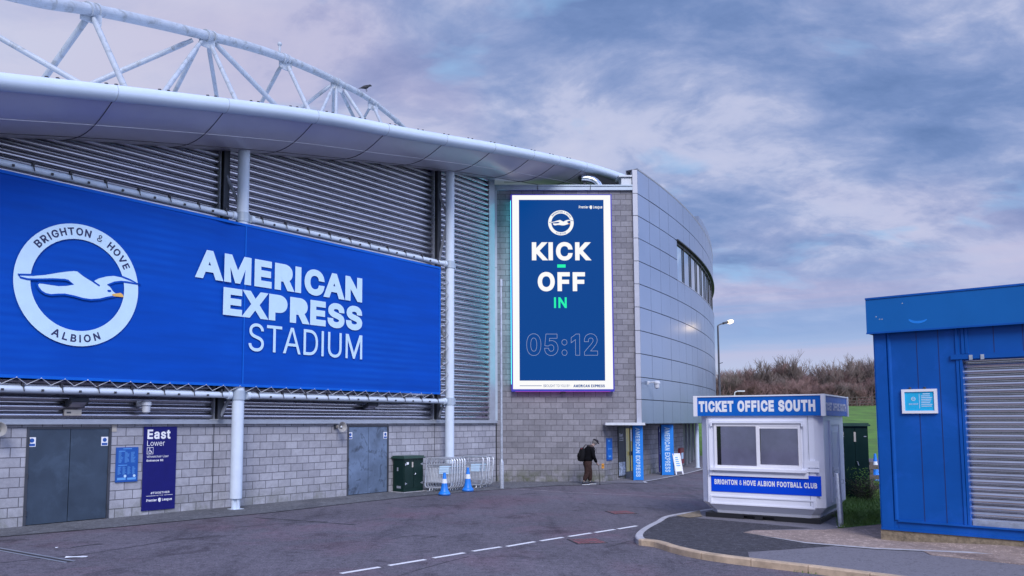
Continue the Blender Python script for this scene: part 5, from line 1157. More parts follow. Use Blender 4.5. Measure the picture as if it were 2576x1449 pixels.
stext('Premier', 1456, 1480, 517, 524, M['screen_white'], .02); stext('League', 1492, 1515, 517, 526, M['screen_white'], .02)
mb = MB(); mb.box(SX(1402, 671), SX(1423, 671), YS - .008, YS - .005, SZ(675), SZ(667)); sbuild(mb, 'dash', M['screen_green'], disp)
mb = MB(); mb.box(SX(1308, 970), SX(1364, 970), YS - .008, YS - .005, SZ(971.3), SZ(970)); sbuild(mb, 'rule', M['screen_ink'], disp)
def lion(mb, cx, cz, k, y, fn=None):          # the small maned head used between the two words
    P = [(-.1, -.5), (.12, -.52), (.3, -.35), (.36, -.1), (.28, .08), (.42, .12), (.3, .22), (.36, .36), (.22, .34), (.2, .5), (.08, .38), (-.02, .52), (-.1, .38), (-.26, .42), (-.24, .26), (-.4, .2), (-.3, .06), (-.42, -.08), (-.28, -.14), (-.32, -.32), (-.16, -.28)]
    flat(mb, [(cx + a * k, y, cz + b * k) for a, b in P])
mb = MB(); lion(mb, SX(1486, 521), SZ(521), .15, YS - .008); sbuild(mb, 'emblem', M['screen_white'], disp)
rr = .5 * (SZ(529) - SZ(593)); cx, cz = SX(1411, 561), SZ(561)
mb = MB(); ring(mb, cx, cz, rr * .75, rr, YS - .008); cst = sbuild(mb, 'crest', M['screen_white'], disp)
mb = MB(); arc_text(mb, 'BRIGHTON & HOVE', cx, cz, rr * .875, YS - .012, rr * .13, R(143), R(28), .03); arc_text(mb, 'ALBION', cx, cz, rr * .875, YS - .012, rr * .13, R(242), R(296), .03, True)
gn = [((x - ccx) / RO, (z - ccz) / RO) for x, z in g2]
strip(mb, [(cx + a * rr, YS - .016, cz + b * rr) for a, b in gn], .012, True); sbuild(mb, 'crest_print', M['screen_ink'], disp)
mb = MB(); flat(mb, [(cx + a * rr, YS - .013, cz + b * rr) for a, b in gn]); sbuild(mb, 'gull', M['screen_white'], disp)
mb = MB(); flat(mb, [(cx + (bp2(*p)[0] - ccx) / RO * rr, YS - .018, cz + (bp2(*p)[1] - ccz) / RO * rr) for p in BEAK]); sbuild(mb, 'beak', M['screen_amber'], disp)

# ================================================================== THINGS ON AND NEAR THE STAND
# --- signs on the block wall
def wall_panel(name, label, cat, fr, x0, x1, z0, z1, th, m, off=0.0, bevel=.006):
    o = thing(name, label, cat, Frame(fr.W((x0 + x1) / 2, -off, z0), fr.rz))
    mb = MB(); mb.box(-(x1 - x0) / 2, (x1 - x0) / 2, -th, -.001, 0, z1 - z0); p = mb.build('board', m, o, bevel=bevel)
    return o, p
def rect_px(fr, l, r, t, b, off=0.0):
    ym = (t + b) / 2; x0 = fr.P(l, ym, off)[0]; x1 = fr.P(r, ym, off)[0]; xm = (l + r) / 2
    return x0, x1, fr.P(xm, b, off)[1], fr.P(xm, t, off)[1]
x0, x1, z0, z1 = rect_px(S, 358, 441, 1073, 1282)
east, bd = wall_panel('entrance_sign', 'tall navy wheelchair entrance sign on the block wall', 'sign', S, x0, x1, z0, z1, .03, M['navy_sign'])
wd = x1 - x0; hh = z1 - z0; X0 = -wd / 2
def etext(txt, a, b, c, d, bold, par=bd, ma=None):
    mb = MB(); put_text(mb, txt, X0 + a * wd, X0 + b * wd, c * hh, d * hh, -.034, bold); mb.build('lettering', ma or M['print_white'], par)
etext('East', .10, .80, .850, .965, .04); etext('Lower', .10, .63, .768, .832, -.004); etext('Wheelchair User', .10, .76, .628, .655, 0); etext('Entrance SE', .10, .60, .582, .606, .035)
etext('#TOGETHER', .25, .82, .193, .218, .02); etext('IN THE', .43, .63, .166, .178, 0); etext('Premier', .13, .44, .105, .136, .03); etext('League', .60, .90, .098, .136, .03)
mb = MB(); mb.box(X0 + .12 * wd, X0 + .40 * wd, -.034, -.031, .170 * hh, .174 * hh); mb.box(X0 + .66 * wd, X0 + .92 * wd, -.034, -.031, .170 * hh, .174 * hh); lion(mb, X0 + .52 * wd, .12 * hh, .11, -.034)
mb.build('emblem', M['print_white'], bd)
mb = MB(); bx, bz, bs = X0 + .10 * wd, .67 * hh, .19 * wd
mb.box(bx, bx + bs, -.034, -.031, bz, bz + bs)
mb.build('wheelchair_symbol', M['print_white'], bd)
mb = MB(); mb.box(bx + .06 * bs, bx + .94 * bs, -.037, -.0345, bz + .06 * bs, bz + .94 * bs); mb.build('symbol_ground', M['navy_sign'], bd)
mb = MB(); ring(mb, bx + .46 * bs, bz + .34 * bs, .18 * bs, .24 * bs, -.040, 24); mb.lathe((0, 0, 0), [(.07 * bs, 0), (.07 * bs, .002)], 12, Matrix.Translation((bx + .42 * bs, -.038, bz + .82 * bs)) @ Matrix.Rotation(R(90), 4, 'X'))
strip(mb, [(bx + .42 * bs, -.041, bz + .74 * bs), (bx + .44 * bs, -.041, bz + .44 * bs), (bx + .66 * bs, -.041, bz + .44 * bs), (bx + .80 * bs, -.041, bz + .18 * bs)], .08 * bs); mb.build('wheelchair_figure', M['print_white'], bd)

x0, x1, z0, z1 = rect_px(S, 290, 345, 1125, 1212)
inf, bd2 = wall_panel('information_board', 'small blue notice board beside the left double door', 'notice board', S, x0, x1, z0, z1, .04, M['info_blue'])
wd = x1 - x0; hh = z1 - z0; X0 = -wd / 2
mb = MB(); rn = random.Random(4)
mb.box(X0 + .3 * wd, X0 + .7 * wd, -.044, -.041, .945 * hh, .965 * hh); mb.box(X0 + .1 * wd, X0 + .4 * wd, -.044, -.041, .88 * hh, .90 * hh); mb.box(X0 + .1 * wd, X0 + .5 * wd, -.044, -.041, .475 * hh, .495 * hh)
for c in range(3):
    for r_ in range(13): mb.box(X0 + (.1 + c * .28) * wd, X0 + (.1 + c * .28 + rn.uniform(.1, .22)) * wd, -.044, -.041, (.85 - r_ * .024) * hh, (.859 - r_ * .024) * hh)
for c in range(4):
    for r_ in range(9): mb.box(X0 + (.08 + c * .22) * wd, X0 + (.08 + c * .22 + rn.uniform(.08, .17)) * wd, -.044, -.041, (.43 - r_ * .026) * hh, (.44 - r_ * .026) * hh)
mb.box(X0 + .06 * wd, X0 + .45 * wd, -.044, -.041, .06 * hh, .13 * hh); mb.box(X0 + .52 * wd, X0 + .92 * wd, -.044, -.041, .06 * hh, .12 * hh)
mb.build('small_print', M['info_text'], bd2)
mb = MB()
for q in (.42, .84): mb.lathe((0, 0, 0), [(.035, 0), (.035, .002)], 12, Matrix.Translation((X0 + q * wd, -.042, .17 * hh)) @ Matrix.Rotation(R(90), 4, 'X'))
mb.build('emblem', M['print_pale'], bd2)

# --- wall fittings
def horn(px, py, sz, label):
    x, z = S.P(px, py, -.3); o = thing('horn_loudspeaker', label, 'loudspeaker', Frame(S.W(x, -.02, z), S.rz))
    mb = MB(); mb.tube([(0, 0, 0), (0, -.12, .0)], .03, 8); mb.box(-.06, .06, -.02, .02, -.07, .07); mb.build('bracket', M['dark_steel'], o)
    Q = Matrix.Translation((0, -.16, 0)) @ Matrix.Rotation(R(-8), 4, 'Z') @ Matrix.Rotation(R(90), 4, 'X')
    mb = MB(); mb.lathe((0, 0, 0), [(.06, -.08), (.06, .02), (.065, .06), (.10, .14), (.15, .20), (.165, .205), (.155, .205), (.10, .15), (.05, .07), (.002, .06)], 20, Q); mb.build('horn', M['horn'], o, smooth=True)
    mb = MB(); mb.ball((0, 0, .13), .038, M=Q); mb.build('driver', M['cream'], o, smooth=True)
horn(-3, 1080, 1, 'grey horn loudspeaker at the left edge of the block wall'); horn(859, 1074, 1, 'grey horn loudspeaker left of the stained double door')
def flood(px, py, label, open_=True):
    x, z = S.P(px, py, -.3); o = thing('floodlight', label, 'floodlight', Frame(S.W(x, -.08, z), S.rz), 'floodlights on the ribbed cladding')
    mb = MB(); Q = Matrix.Translation((0, -.14, 0)) @ Matrix.Rotation(R(-28), 4, 'X')
    mb.box(-.22, .22, -.20, .12, -.05, .05, Q); mb.build('housing', M['dark_steel'], o, bevel=.02)
    mb = MB(); mb.box(-.17, .17, -.15, .07, -.062, -.052, Q); mb.build('lens', M['glass'], o)
    mb = MB(); mb.box(-.05, .05, -.05, .08, -.06, .04); mb.build('bracket', M['dark_steel'], o)
flood(196, 1015, 'dark floodlight above the left double door'); flood(934, 1023, 'dark floodlight above the stained double door')
x, z = S.P(182, 1038, -.1); o = thing('label_plate', 'small beige plate on the cladding under a floodlight', 'plate', Frame(S.W(x, -.09, z), S.rz))
mb = MB(); mb.box(-.20, .20, -.05, .0, -.07, .07); mb.build('plate', M['beige'], o, bevel=.01)
mb = MB(); mb.box(-.15, -.05, -.053, -.051, -.02, .02); mb.build('fixing', M['dark_steel'], o)
def cctv(px, py, fr, off, label):
    x, z = fr.P(px, py, -off); o = thing('security_camera', label, 'camera', Frame(fr.W(x, -.06, z), fr.rz))
    mb = MB(); mb.box(-.09, .03, -.03, .02, .02, .16); mb.tube([(-.03, -.02, .10), (-.0, -off + .1, .12)], .03, 8); mb.build('bracket', M['cream'], o, bevel=.01)
    mb = MB(); mb.lathe((.02, -off + .06, 0), [(.03, .17), (.07, .16), (.125, .12), (.13, .05), (.125, .045), (.105, .04), (.10, -.10), (.09, -.13), (.03, -.16), (.002, -.165)], 20); mb.build('dome', M['cream'], o, smooth=True)
    mb = MB(); mb.lathe((.02, -off + .06, 0), [(.132, .04), (.132, .05)], 20); mb.build('band', M['mid_steel'], o)
cctv(366, 1024, S, .35, 'white camera dome on the cladding above the navy sign')
sc_ = s_at(1650); cf = Frame(arc(sc_), heading(math.degrees(H0 - sc_ / RA))); cctv(1652, 968, cf, .4, 'white camera dome on the curved panel facade')

# --- slim galvanised post in front of the tower
p = G(1262, 1229); o = thing('lamp_column', 'tall slim galvanised pole in front of the tower corner', 'pole', Frame((p.x, p.y, 0), 0))
zt_ = AY(1263, 703, p.y).z; zc_ = AY(1262, 1160, p.y).z
mb = MB(); mb.lathe((0, 0, 0), [(.078, 0), (.078, zc_ - .06), (.05, zc_ + .06)], 16); mb.build('base_section', M['galv'], o, smooth=True)
mb = MB(); mb.lathe((0, 0, 0), [(.046, zc_ + .05), (.036, zt_ - .25)], 14); mb.lathe((0, 0, 0), [(.06, zt_ - .25), (.06, zt_), (.03, zt_ + .02)], 14); mb.build('shaft', M['galv'], o, smooth=True)
mb = MB(); mb.box(-.035, .035, -.084, -.07, .35, .85); mb.build('hatch', M['galv'], o)

# --- green cabinet by the stained door
CF = Frame(Vector((*G(1015, 1240).xy, 0)), heading(42))
o = thing('utility_cabinet', 'dark green street cabinet standing by the stacked barriers', 'cabinet', CF)
cw = CF.P(1064, 1190)[0]; chh = CF.P(1040, 1153)[1]; cd = .52
mb = MB(); mb.box(0, cw, 0, cd, .02, chh); mb.build('body', M['cab'], o, bevel=.012)
mb = MB(); mb.box(-.05, cw + .05, -.07, cd + .05, chh, chh + .05); mb.box(-.02, cw + .02, -.03, cd + .02, chh + .05, chh + .09); mb.build('lid', M['cab_lid'], o, bevel=.012)
for k, (a, b) in enumerate(((.03, cw * .48), (cw * .5, cw - .03))):
    mb = MB(); mb.box(a, b, -.014, -.002, .16, chh - .05); d = mb.build('door', M['cab'], o, bevel=.004)
    mb = MB()
    for zz in (.30, chh - .2):
        xx = a + .02 if k == 0 else b - .10; mb.box(xx, xx + .08, -.03, -.015, zz - .012, zz + .012); mb.box(xx + (.0 if k == 0 else .06), xx + (.02 if k == 0 else .08), -.032, -.015, zz - .04, zz + .04)
    mb.build('hinge', M['galv'], d)
mb = MB(); mb.tube([(cw * .53, -.02, chh * .52), (cw * .53, -.05, chh * .52), (cw * .57, -.05, chh * .56)], .014, 6); mb.build('handle', M['galv'], o)
mb = MB(); mb.box(cw * .40, cw * .47, -.02, -.016, chh - .30, chh - .12); mb.build('warning_label', M['beige'], o)
mb = MB(); mb.box(cw * .13, cw * .24, -.02, -.016, chh - .2, chh - .12); mb.build('number_label', M['print_white'], o)
mb = MB(); mb.box(-.006, -.001, .13, .33, .14, .22); mb.build('vent', M['mid_steel'], o)
mb = MB(); mb.box(-.02, -.001, .26, .31, chh - .42, chh - .3); mb.build('side_lock', M['galv'], o)
mb = MB(); mb.box(-.08, cw + .1, -.1, cd + .05, .0, .022); mb.build('base_slab', M['kerb_pale'], o)

# --- crowd barriers
def make_barrier(fr, lean, label, group, lw, lh, plate):
    o = thing('crowd_barrier', label, 'barrier', fr, group)
    Q = Matrix.Rotation(R(-lean), 4, 'X')
    def q(x, z, y=0): return Q @ Vector((x, y, z))
    pts = []
    for (cx, cz, a0) in ((lw - .1, lh - .1, 0), (.1, lh - .1, 90), (.1, .22, 180), (lw - .1, .22, 270)):
        for k in range(5):
            a = R(a0 + 90 * k / 4); pts.append(q(cx + .1 * math.cos(a), cz + .1 * math.sin(a)))
    mb = MB(); mb.tube(pts, .026, 8, wrap=True); mb.tube([q(.0, lh * .80), q(lw, lh * .80)], .016, 6); mb.tube([q(.0, lh * .73), q(lw, lh * .73)], .016, 6); mb.tube([q(.0, .30), q(lw, .30)], .015, 6)
    mb.build('frame', M['galv'], o, smooth=True)
    mb = MB(); n = 17
    for k in range(1, n): mb.tube([q(lw * k / n, .30), q(lw * k / n, lh * .73)], .008, 5)
    for k in range(1, 5): mb.tube([q(lw * k / 5, lh * .80), q(lw * (k / 5) , lh - .01)], .006, 5)
    mb.build('infill_bars', M['galv'], o)
    for xx in (.2, lw - .2):
        mb = MB(); mb.tube([q(xx, .13), Vector((xx, -.03, .02)), Vector((xx, -.26, .015))], .014, 6); mb.tube([q(xx, .13), Vector((xx, .26, .015))], .014, 6); mb.build('foot', M['galv'], o)
    if plate:
        mb = MB()
        for k in range(5): mb.box(lw * .52, lw * .88, -.022, -.016, .60 + k * .055, .642 + k * .055, Q)
        mb.build('plate', M['print_pale'], o)
    return o
def copy_tree(o, parent=None):
    c = o.copy(); C.objects.link(c)
    if parent: c.parent = parent
    else: FR[c.name] = FR.get(o.name)
    for ch in o.children: copy_tree(ch, c)
    return c
GB = 'galvanised crowd barriers stacked by the wall'
b0 = G(1068, 1236); e0 = G(1135, 1240); ang = math.atan2(e0.y - b0.y + .22, e0.x - b0.x)
lw0 = .98
proto = make_barrier(Frame((b0.x, b0.y, .012), ang), 9, 'front barrier of the stack next to the green cabinet', GB, lw0, 1.12, True)
protoB = None
for k in range(1, 6):
    c = copy_tree(proto); c.location = (b0.x + .085 * k, b0.y + .13 * k, .012); c['label'] = 'barrier within the tight stack next to the green cabinet'
c0 = G(1150, 1228.5)
for k in range(4):
    c = copy_tree(proto); c.location = (c0.x + (0, .16, .23, .38)[k], c0.y + .26 + .14 * k, .012); c.rotation_euler = (0, 0, ang - .1)
    c['label'] = ('front barrier of the loose stack nearer the tower' if k == 0 else 'rearmost barrier of the loose stack nearer the tower' if k == 3 else 'barrier in the middle of the loose stack nearer the tower')
# --- blue cones
def cone(px, py, top, label, first=[]):
    p = G(px, py)
    h = AY(px, top, p.y).z
    if first:
        c = copy_tree(first[0]); c.location = (p.x, p.y, .012); c.scale = (1, 1, h / first[1]); c['label'] = label; c.rotation_euler = (0, 0, 1.9); return
    o = thing('traffic_cone', label, 'cone', Frame((p.x, p.y, .012), .3), 'blue traffic cones by the barriers'); first += [o, h]
    mb = MB(); mb.lathe((0, 0, 0), [(.155, .10), (.125, .17), (.105, .27), (.048, h - .05), (.042, h), (.03, h), (.03, h - .05)], 24); mb.build('body', M['cone'], o, smooth=True)
    mb = MB(); pr = [(.20, .0), (.205, .03), (.20, .045), (.17, .10), (.15, .11)]; mb.lathe((0, 0, 0), pr, 12); mb.build('base', M['cone'], o, smooth=True)
    mb = MB(); mb.lathe((0, 0, 0), [(.207, .012), (.21, .02), (.207, .028)], 12); mb.build('base_rim', M['rubber'], o)
    rf = lambda z: .105 + (.048 - .105) * (z - .27) / (h - .05 - .27) + .003
    mb = MB(); mb.lathe((0, 0, 0), [(rf(.38), .38), (rf(h - .20), h - .20)], 24); mb.build('sleeve', M['sleeve'], o, smooth=True)
cone(1118, 1246, 1190, 'blue cone standing at the kerb in front of barriers'); cone(1177, 1236.5, 1177, 'blue cone with torn sleeve farther from the cabinet')

# --- totems and entrance things
def totem(l, r_, yb, label):
    yb_ = yb; p0, p1 = G(l, yb_), G(r_, yb_); w_ = p1.x - p0.x
    o = thing('advertising_totem', label, 'totem', Frame(((p0.x + p1.x) / 2, p0.y, 0), R(-6)), 'blue totems by the tower entrance')
    hgt = SOF - .04
    mb = MB(); mb.box(-w_ / 2, w_ / 2, 0, w_ * .8, .0, hgt); mb.build('body', M['totem'], o, bevel=.006)
    mb = MB(); mb.box(-w_ / 2 - .004, -w_ / 2 - .001, .02, w_ * .78, .02, hgt - .02); mb.build('side_panel', M['navy_sign'], o)
    mb = MB(); put_text(mb, 'AMERICAN EXPRESS', -w_ * .24, w_ * .20, .16, hgt - .12, -.005, .04, 1.0, rot90=True); mb.build('lettering', M['print_pale'], o)
    mb = MB(); mb.box(-w_ / 2 + .04, w_ / 2 - .02, -.01, .2, .001, .03); mb.build('base_trim', M['black'], o)
totem(1594, 1619, 1209.5, 'blue totem standing right in front of the entrance door'); totem(1666, 1696, 1196.5, 'blue totem beside the white pavement sign')
p = G(1701, 1196); o = thing('pavement_sign', 'white A-frame pavement sign beside the second blue totem', 'A-frame sign', Frame((p.x, p.y, .02), R(35)))
for s_, n_ in ((-1, 'front_panel'), (1, 'rear_panel')):
    mb = MB(); Q = Matrix.Translation((0, s_ * .02, .95)) @ Matrix.Rotation(R(s_ * 11), 4, 'X')
    mb.box(-.25, -.19, -.015, .015, -.94, .0, Q); mb.box(.19, .25, -.015, .015, -.94, .0, Q); mb.box(-.19, .19, -.015, .015, -.06, .0, Q); mb.box(-.19, .19, -.015, .015, -.80, -.74, Q); f = mb.build(n_, M['upvc'], o, bevel=.004)
    mb = MB(); mb.box(-.19, .19, -.006, .006, -.74, -.06, Q); mb.build('poster', M['print_white'], f)
    if s_ < 0:
        mb = MB()
        for k in range(5): mb.box(-.12, .05 + .02 * k, -.012, -.007, -.2 - .09 * k, -.16 - .09 * k, Q)
        mb.build('print', M['info_text'], f)
def iw_panel(name, label, cat, l, r_, t, b, m, th=.04):
    s0, s1 = s_at(l, IB), s_at(r_, IB); sm = (s0 + s1) / 2; z1 = z_at(sm, t, IB); z0 = z_at(sm, b, IB); f = IF(sm)
    o = thing(name, label, cat, Frame(f.W(0, -.003, z0), f.rz)); L = (s1 - s0) / 2
    mb = MB(); mb.box(-L, L, -th, 0, 0, z1 - z0); p = mb.build('board', m, o, bevel=.008); return o, p, L, z1 - z0
o, bd3, L, hh = iw_panel('poster_case', 'blue poster case on the block wall behind the walking man', 'poster case', 1522, 1536, 1102, 1158, M['info_blue'])
mb = MB(); mb.box(-L + .05, L - .05, -.046, -.041, .05, hh - .05); mb.build('poster', M['sign_blue'], bd3)
mb = MB(); mb.box(-L * .6, L * .1, -.05, -.047, hh - .14, hh - .08); mb.box(-L * .7, L * .7, -.05, -.047, hh * .5, hh * .53); mb.box(-L * .5, L * .4, -.05, -.047, hh * .14, hh * .22); mb.build('print', M['info_text'], bd3)
o, bd4, L, hh = iw_panel('entrance_sign', 'dark entrance sign with crowd photograph left of the glass door', 'sign', 1551.5, 1568, 1073, 1199, M['black'], .03)
mb = MB(); mb.box(-L + .01, L - .01, -.035, -.031, .05, hh * .29); mb.build('crowd_picture', M['photo_grey'], bd4)
mb = MB(); put_text(mb, 'East', -L * .7, L * .3, hh * .80, hh * .86, -.036, .02); put_text(mb, 'South East', -L * .7, L * .5, hh * .755, hh * .785, -.036, .01); put_text(mb, 'Reception', -L * .7, L * .5, hh * .71, hh * .74, -.036, .01); mb.build('lettering', M['print_white'], bd4)
o, bd5, L, hh = iw_panel('entrance_sign', 'narrow purple sign on the entrance wall between the totems', 'sign', 1653, 1664, 1073, 1188, M['navy_sign'], .03)
mb = MB(); put_text(mb, 'East', -L * .7, L * .4, hh * .88, hh * .95, -.036, .02)
for k in range(4): mb.box(-L * .6, L * (.1 + .1 * k), -.036, -.032, hh * (.55 - .05 * k), hh * (.58 - .05 * k))
mb.box(-L * .6, L * .5, -.036, -.032, hh * .12, hh * .14); mb.build('lettering', M['print_pale'], bd5)
o, bd6, L, hh = iw_panel('red_cabinet', 'dark red wall panel beside the pavement sign', 'panel', 1702, 1711, 1127, 1166, M['red'], .12)
mb = MB(); mb.box(-L * .6, L * .6, -.124, -.121, hh * .3, hh * .7); mb.build('label', M['print_pale'], bd6)
f = Frame((IB.x, TY, 0), 0); x, z = TF.P(1516.5, 1170)
o = thing('warning_plate', 'small orange plate low on the tower wall by its corner', 'plate', Frame((x, TY, z - .1), 0)); mb = MB(); mb.box(-.05, .05, -.01, -.001, -.03, .16); mb.build('plate', M['orange'], o)
mb = MB(); mb.box(-.02, .02, -.014, -.011, .05, .09); mb.build('mark', M['black'], o)
# ================================================================== THE TICKET KIOSK
bL, bR = G(1768, 1299, KZ), G(2070, 1319, KZ)
KA = math.atan2(bR.y - bL.y, bR.x - bL.x) - R(1.0)
KF = Frame(Vector((bL.x, bL.y, KZ)), KA)
kiosk = thing('ticket_kiosk', 'white ticket office kiosk with blue sign band on a black base', 'kiosk', KF)
KW = KF.P(2070, 1200)[0]; KD = 2.75
def kz(x, y, off=0): return KF.P(x, y, off)[1]
zb0, zf0, zf1 = .15, kz(1900, 1047), kz(1900, 995, -.1)
def octo(z, ins, ch): 
    a, b, c, d = ins, KW - ins, ins, KD - ins
    return [(a + ch, c, z), (b - ch, c, z), (b, c + ch, z), (b, d - ch, z), (b - ch, d, z), (a + ch, d, z), (a, d - ch, z), (a, c + ch, z)]
zlow = kz(1768, 1268)
mb = MB(); mb.loft([octo(zb0 - .05, .16, .16), octo(zb0 + .02, .14, .16), octo(zlow + .06, -.02, .17), octo(zf0 + .05, -.02, .17)]); mb.build('shell', M['booth'], kiosk, bevel=.015)
# black base with lifting slots
mb = MB(); segs = [0.05, .98, 1.22, 1.42, 1.68, KW - .12]
zs0, zs1 = .05, zb0 - .10
mb.box(.05, KW - .1, .18, KD - .1, -.02, zb0 - .04)
for a, b in ((.05, .95), (1.2, 1.38), (1.64, KW - .1)): mb.box(a, b, .06, .18, -.02, zb0 - .045)
for a, b in ((.95, 1.2), (1.38, 1.64)): mb.box(a, b, .06, .18, zb0 - .075, zb0 - .045)
mb.build('base', M['black'], kiosk)
# blue sign band with white corner strips
e = .125
mb = MB(); mb.box(-e + .03, KW + e - .03, -e + .03, KD + e - .03, zf0 + .01, zf1 - .02); fas = mb.build('sign_band', M['sign_blue'], kiosk)
mb = MB(); mb.box(-e + .01, KW + e - .01, -e + .01, KD + e - .01, zf1 - .02, zf1 + .01); mb.build('band_cap', M['upvc'], fas)
for a, b in ((-e, -e), (KW + e, -e), (KW + e, KD + e), (-e, KD + e)):
    w1 = .07 if True else 0
    sx_, sy_ = (1 if a < 0 else -1), (1 if b < 0 else -1)
    mb = MB(); mb.box(min(a, a + sx_ * .09), max(a, a + sx_ * .09), min(b, b + sy_ * .09), max(b, b + sy_ * .09), zf0 - .0, zf1 + .014); mb.build('corner_strip', M['upvc'], fas, bevel=.006)
fy = -e + .03
xa, xb = KF.P(1758, 1022, fy)[0], KF.P(2051, 1020, fy)[0]; za, zb_ = KF.P(1900, 1036, fy)[1], KF.P(1900, 1007, fy)[1]
mb = MB(); put_text(mb, 'TICKET OFFICE SOUTH', xa, xb, za, zb_, fy - .006, .07, .93); mb.build('lettering', M['print_white'], fas)
mb = MB(); put_text(mb, 'TICKET OFFICE SOUTH', .02, KD - .1, za + .02, zb_ - .06, 0, .06, .93, fn=lambda p: (KW + e - .03 + .006, p[0], p[2])); mb.build('lettering', M['print_white'], fas)
# window: raised surround, frame, two sashes, sill
def kr(l, r_, t, b, off=0.0):
    ym = (t + b) / 2; xm = (l + r_) / 2
    return KF.P(l, ym, off)[0], KF.P(r_, ym, off)[0], KF.P(xm, b, off)[1], KF.P(xm, t, off)[1]
F_ = -.02
wx0, wx1, wz0, wz1 = kr(1798, 2016, 1066, 1179, -.03)
mb = MB(); o_ = .13
mb.box(wx0 - o_, wx1 + o_, F_ - .035, F_ - .002, wz1 + .05, wz1 + .12); mb.box(wx0 - o_, wx0 - .055, F_ - .035, F_ - .002, wz0 - .12, wz1 + .05); mb.box(wx1 + .055, wx1 + o_, F_ - .035, F_ - .002, wz0 - .12, wz1 + .05); mb.box(wx0 - o_, wx1 + o_, F_ - .045, F_ - .002, wz0 - .19, wz0 - .12)
mb.build('window_surround', M['booth'], kiosk, bevel=.012)
mb = MB(); mb.box(wx0 - .07, wx1 + .06, F_ - .09, F_ - .002, wz1 + .01, wz1 + .045); mb.box(wx0 - .07, wx0 - .03, F_ - .09, F_ - .002, wz1 - .06, wz1 + .01); mb.box(wx1 + .02, wx1 + .06, F_ - .09, F_ - .002, wz1 - .06, wz1 + .01); mb.build('window_hood', M['booth'], kiosk, bevel=.01)
wmid = KF.P(1908, 1120, -.03)[0]
mb = MB(); fw = .06
mb.box(wx0, wx1, F_ - .05, F_ - .003, wz1 - fw, wz1); mb.box(wx0, wx1, F_ - .06, F_ - .003, wz0, wz0 + fw); mb.box(wx0, wx0 + fw, F_ - .05, F_ - .003, wz0 + fw, wz1 - fw); mb.box(wx1 - fw, wx1, F_ - .05, F_ - .003, wz0 + fw, wz1 - fw); mb.box(wmid - .04, wmid + .04, F_ - .055, F_ - .003, wz0 + fw, wz1 - fw)
win = mb.build('window', M['upvc'], kiosk, bevel=.006)
mb = MB(); mb.box(wmid + .04, wx1 - fw, F_ - .045, F_ - .006, wz1 - fw - .05, wz1 - fw); mb.box(wmid + .04, wx1 - fw, F_ - .045, F_ - .006, wz0 + fw, wz0 + fw + .04); mb.build('sash', M['upvc'], win, bevel=.005)
for a, b in ((wx0 + fw, wmid - .04), (wmid + .04, wx1 - fw)):
    mb = MB(); mb.box(a, b, F_ - .032, F_ - .026, wz0 + fw, wz1 - fw); mb.build('pane', M['clear_pane'], win)
    c_ = a + (.09 if a < wmid - .1 else .012)
    mb = MB(); mb.box(c_, b - .012, F_ - .012, F_ - .006, wz0 + fw, wz1 - fw); mb.build('blind', M['blind'], win)
    mb = MB(); mb.box(a, b, F_ - .004, F_ - .0025, wz0 + fw, wz1 - fw); mb.build('dark_interior', M['black'], win)
mb = MB(); mb.box(wx0 - .10, wx1 + .10, F_ - .12, F_ - .003, wz0 - .06, wz0 - .0); mb.build('sill', M['booth'], win, bevel=.015)
# counter ledge to the right of the window
lx0, lx1, lz0, lz1 = kr(2016, 2062, 1163, 1172, -.03)
mb = MB(); mb.box(lx0 - .55, lx1, F_ - .05, F_ - .002, lz0 - .14, lz0 - .06); mb.box(lx0 + .06, lx1, F_ - .04, F_ - .002, lz0 - .04, lz1 + .03); mb.build('counter', M['booth'], kiosk, bevel=.012)
# blue strip with the club's name
x0, x1, z0, z1 = kr(1790, 2067, 1190, 1241, F_ - .01)
mb = MB(); pts = [KF.P(*q, F_ - .01) for q in ((1790, 1238), (2067, 1246), (2067, 1199), (1790, 1188))]
x0 = pts[0][0]; x1 = pts[1][0]; zA = (pts[0][1] + pts[1][1]) / 2; zB = (pts[2][1] + pts[3][1]) / 2
mb.box(x0, x1, F_ - .014, F_ - .002, zA, zB); stp = mb.build('name_strip', M['strip_blue'], kiosk)
xt0, xt1 = KF.P(1798, 1212, F_)[0], KF.P(2056, 1222, F_)[0]; zt0_, zt1_ = (KF.P(1798, 1217, F_)[1] + KF.P(2056, 1230, F_)[1]) / 2, (KF.P(1798, 1205, F_)[1] + KF.P(2056, 1215, F_)[1]) / 2
mb = MB(); put_text(mb, 'BRIGHTON & HOVE ALBION FOOTBALL CLUB', xt0, xt1, zt0_, zt1_, F_ - .018, .05, .97); mb.build('lettering', M['print_white'], stp)
# moulded panel below and vertical grooves
x0, x1, z0, z1 = kr(1788, 2050, 1252, 1274, F_)
mb = MB(); 
for a, b, c, d in ((x0, x1, z1 - .03, z1), (x0, x1, z0, z0 + .03), (x0, x0 + .03, z0 + .03, z1 - .03), (x1 - .03, x1, z0 + .03, z1 - .03)): mb.box(a, b, F_ - .022, F_ - .002, c, d)
mb.build('lower_moulding', M['booth'], kiosk, bevel=.008)
gx = KF.P(1779, 1150, F_)[0]
for xx in (gx, KW - .27):
    mb = MB(); mb.box(xx - .006, xx + .006, F_ - .003, F_ + .001, zlow + .1, zf0); mb.build('groove', M['mid_steel'], kiosk)
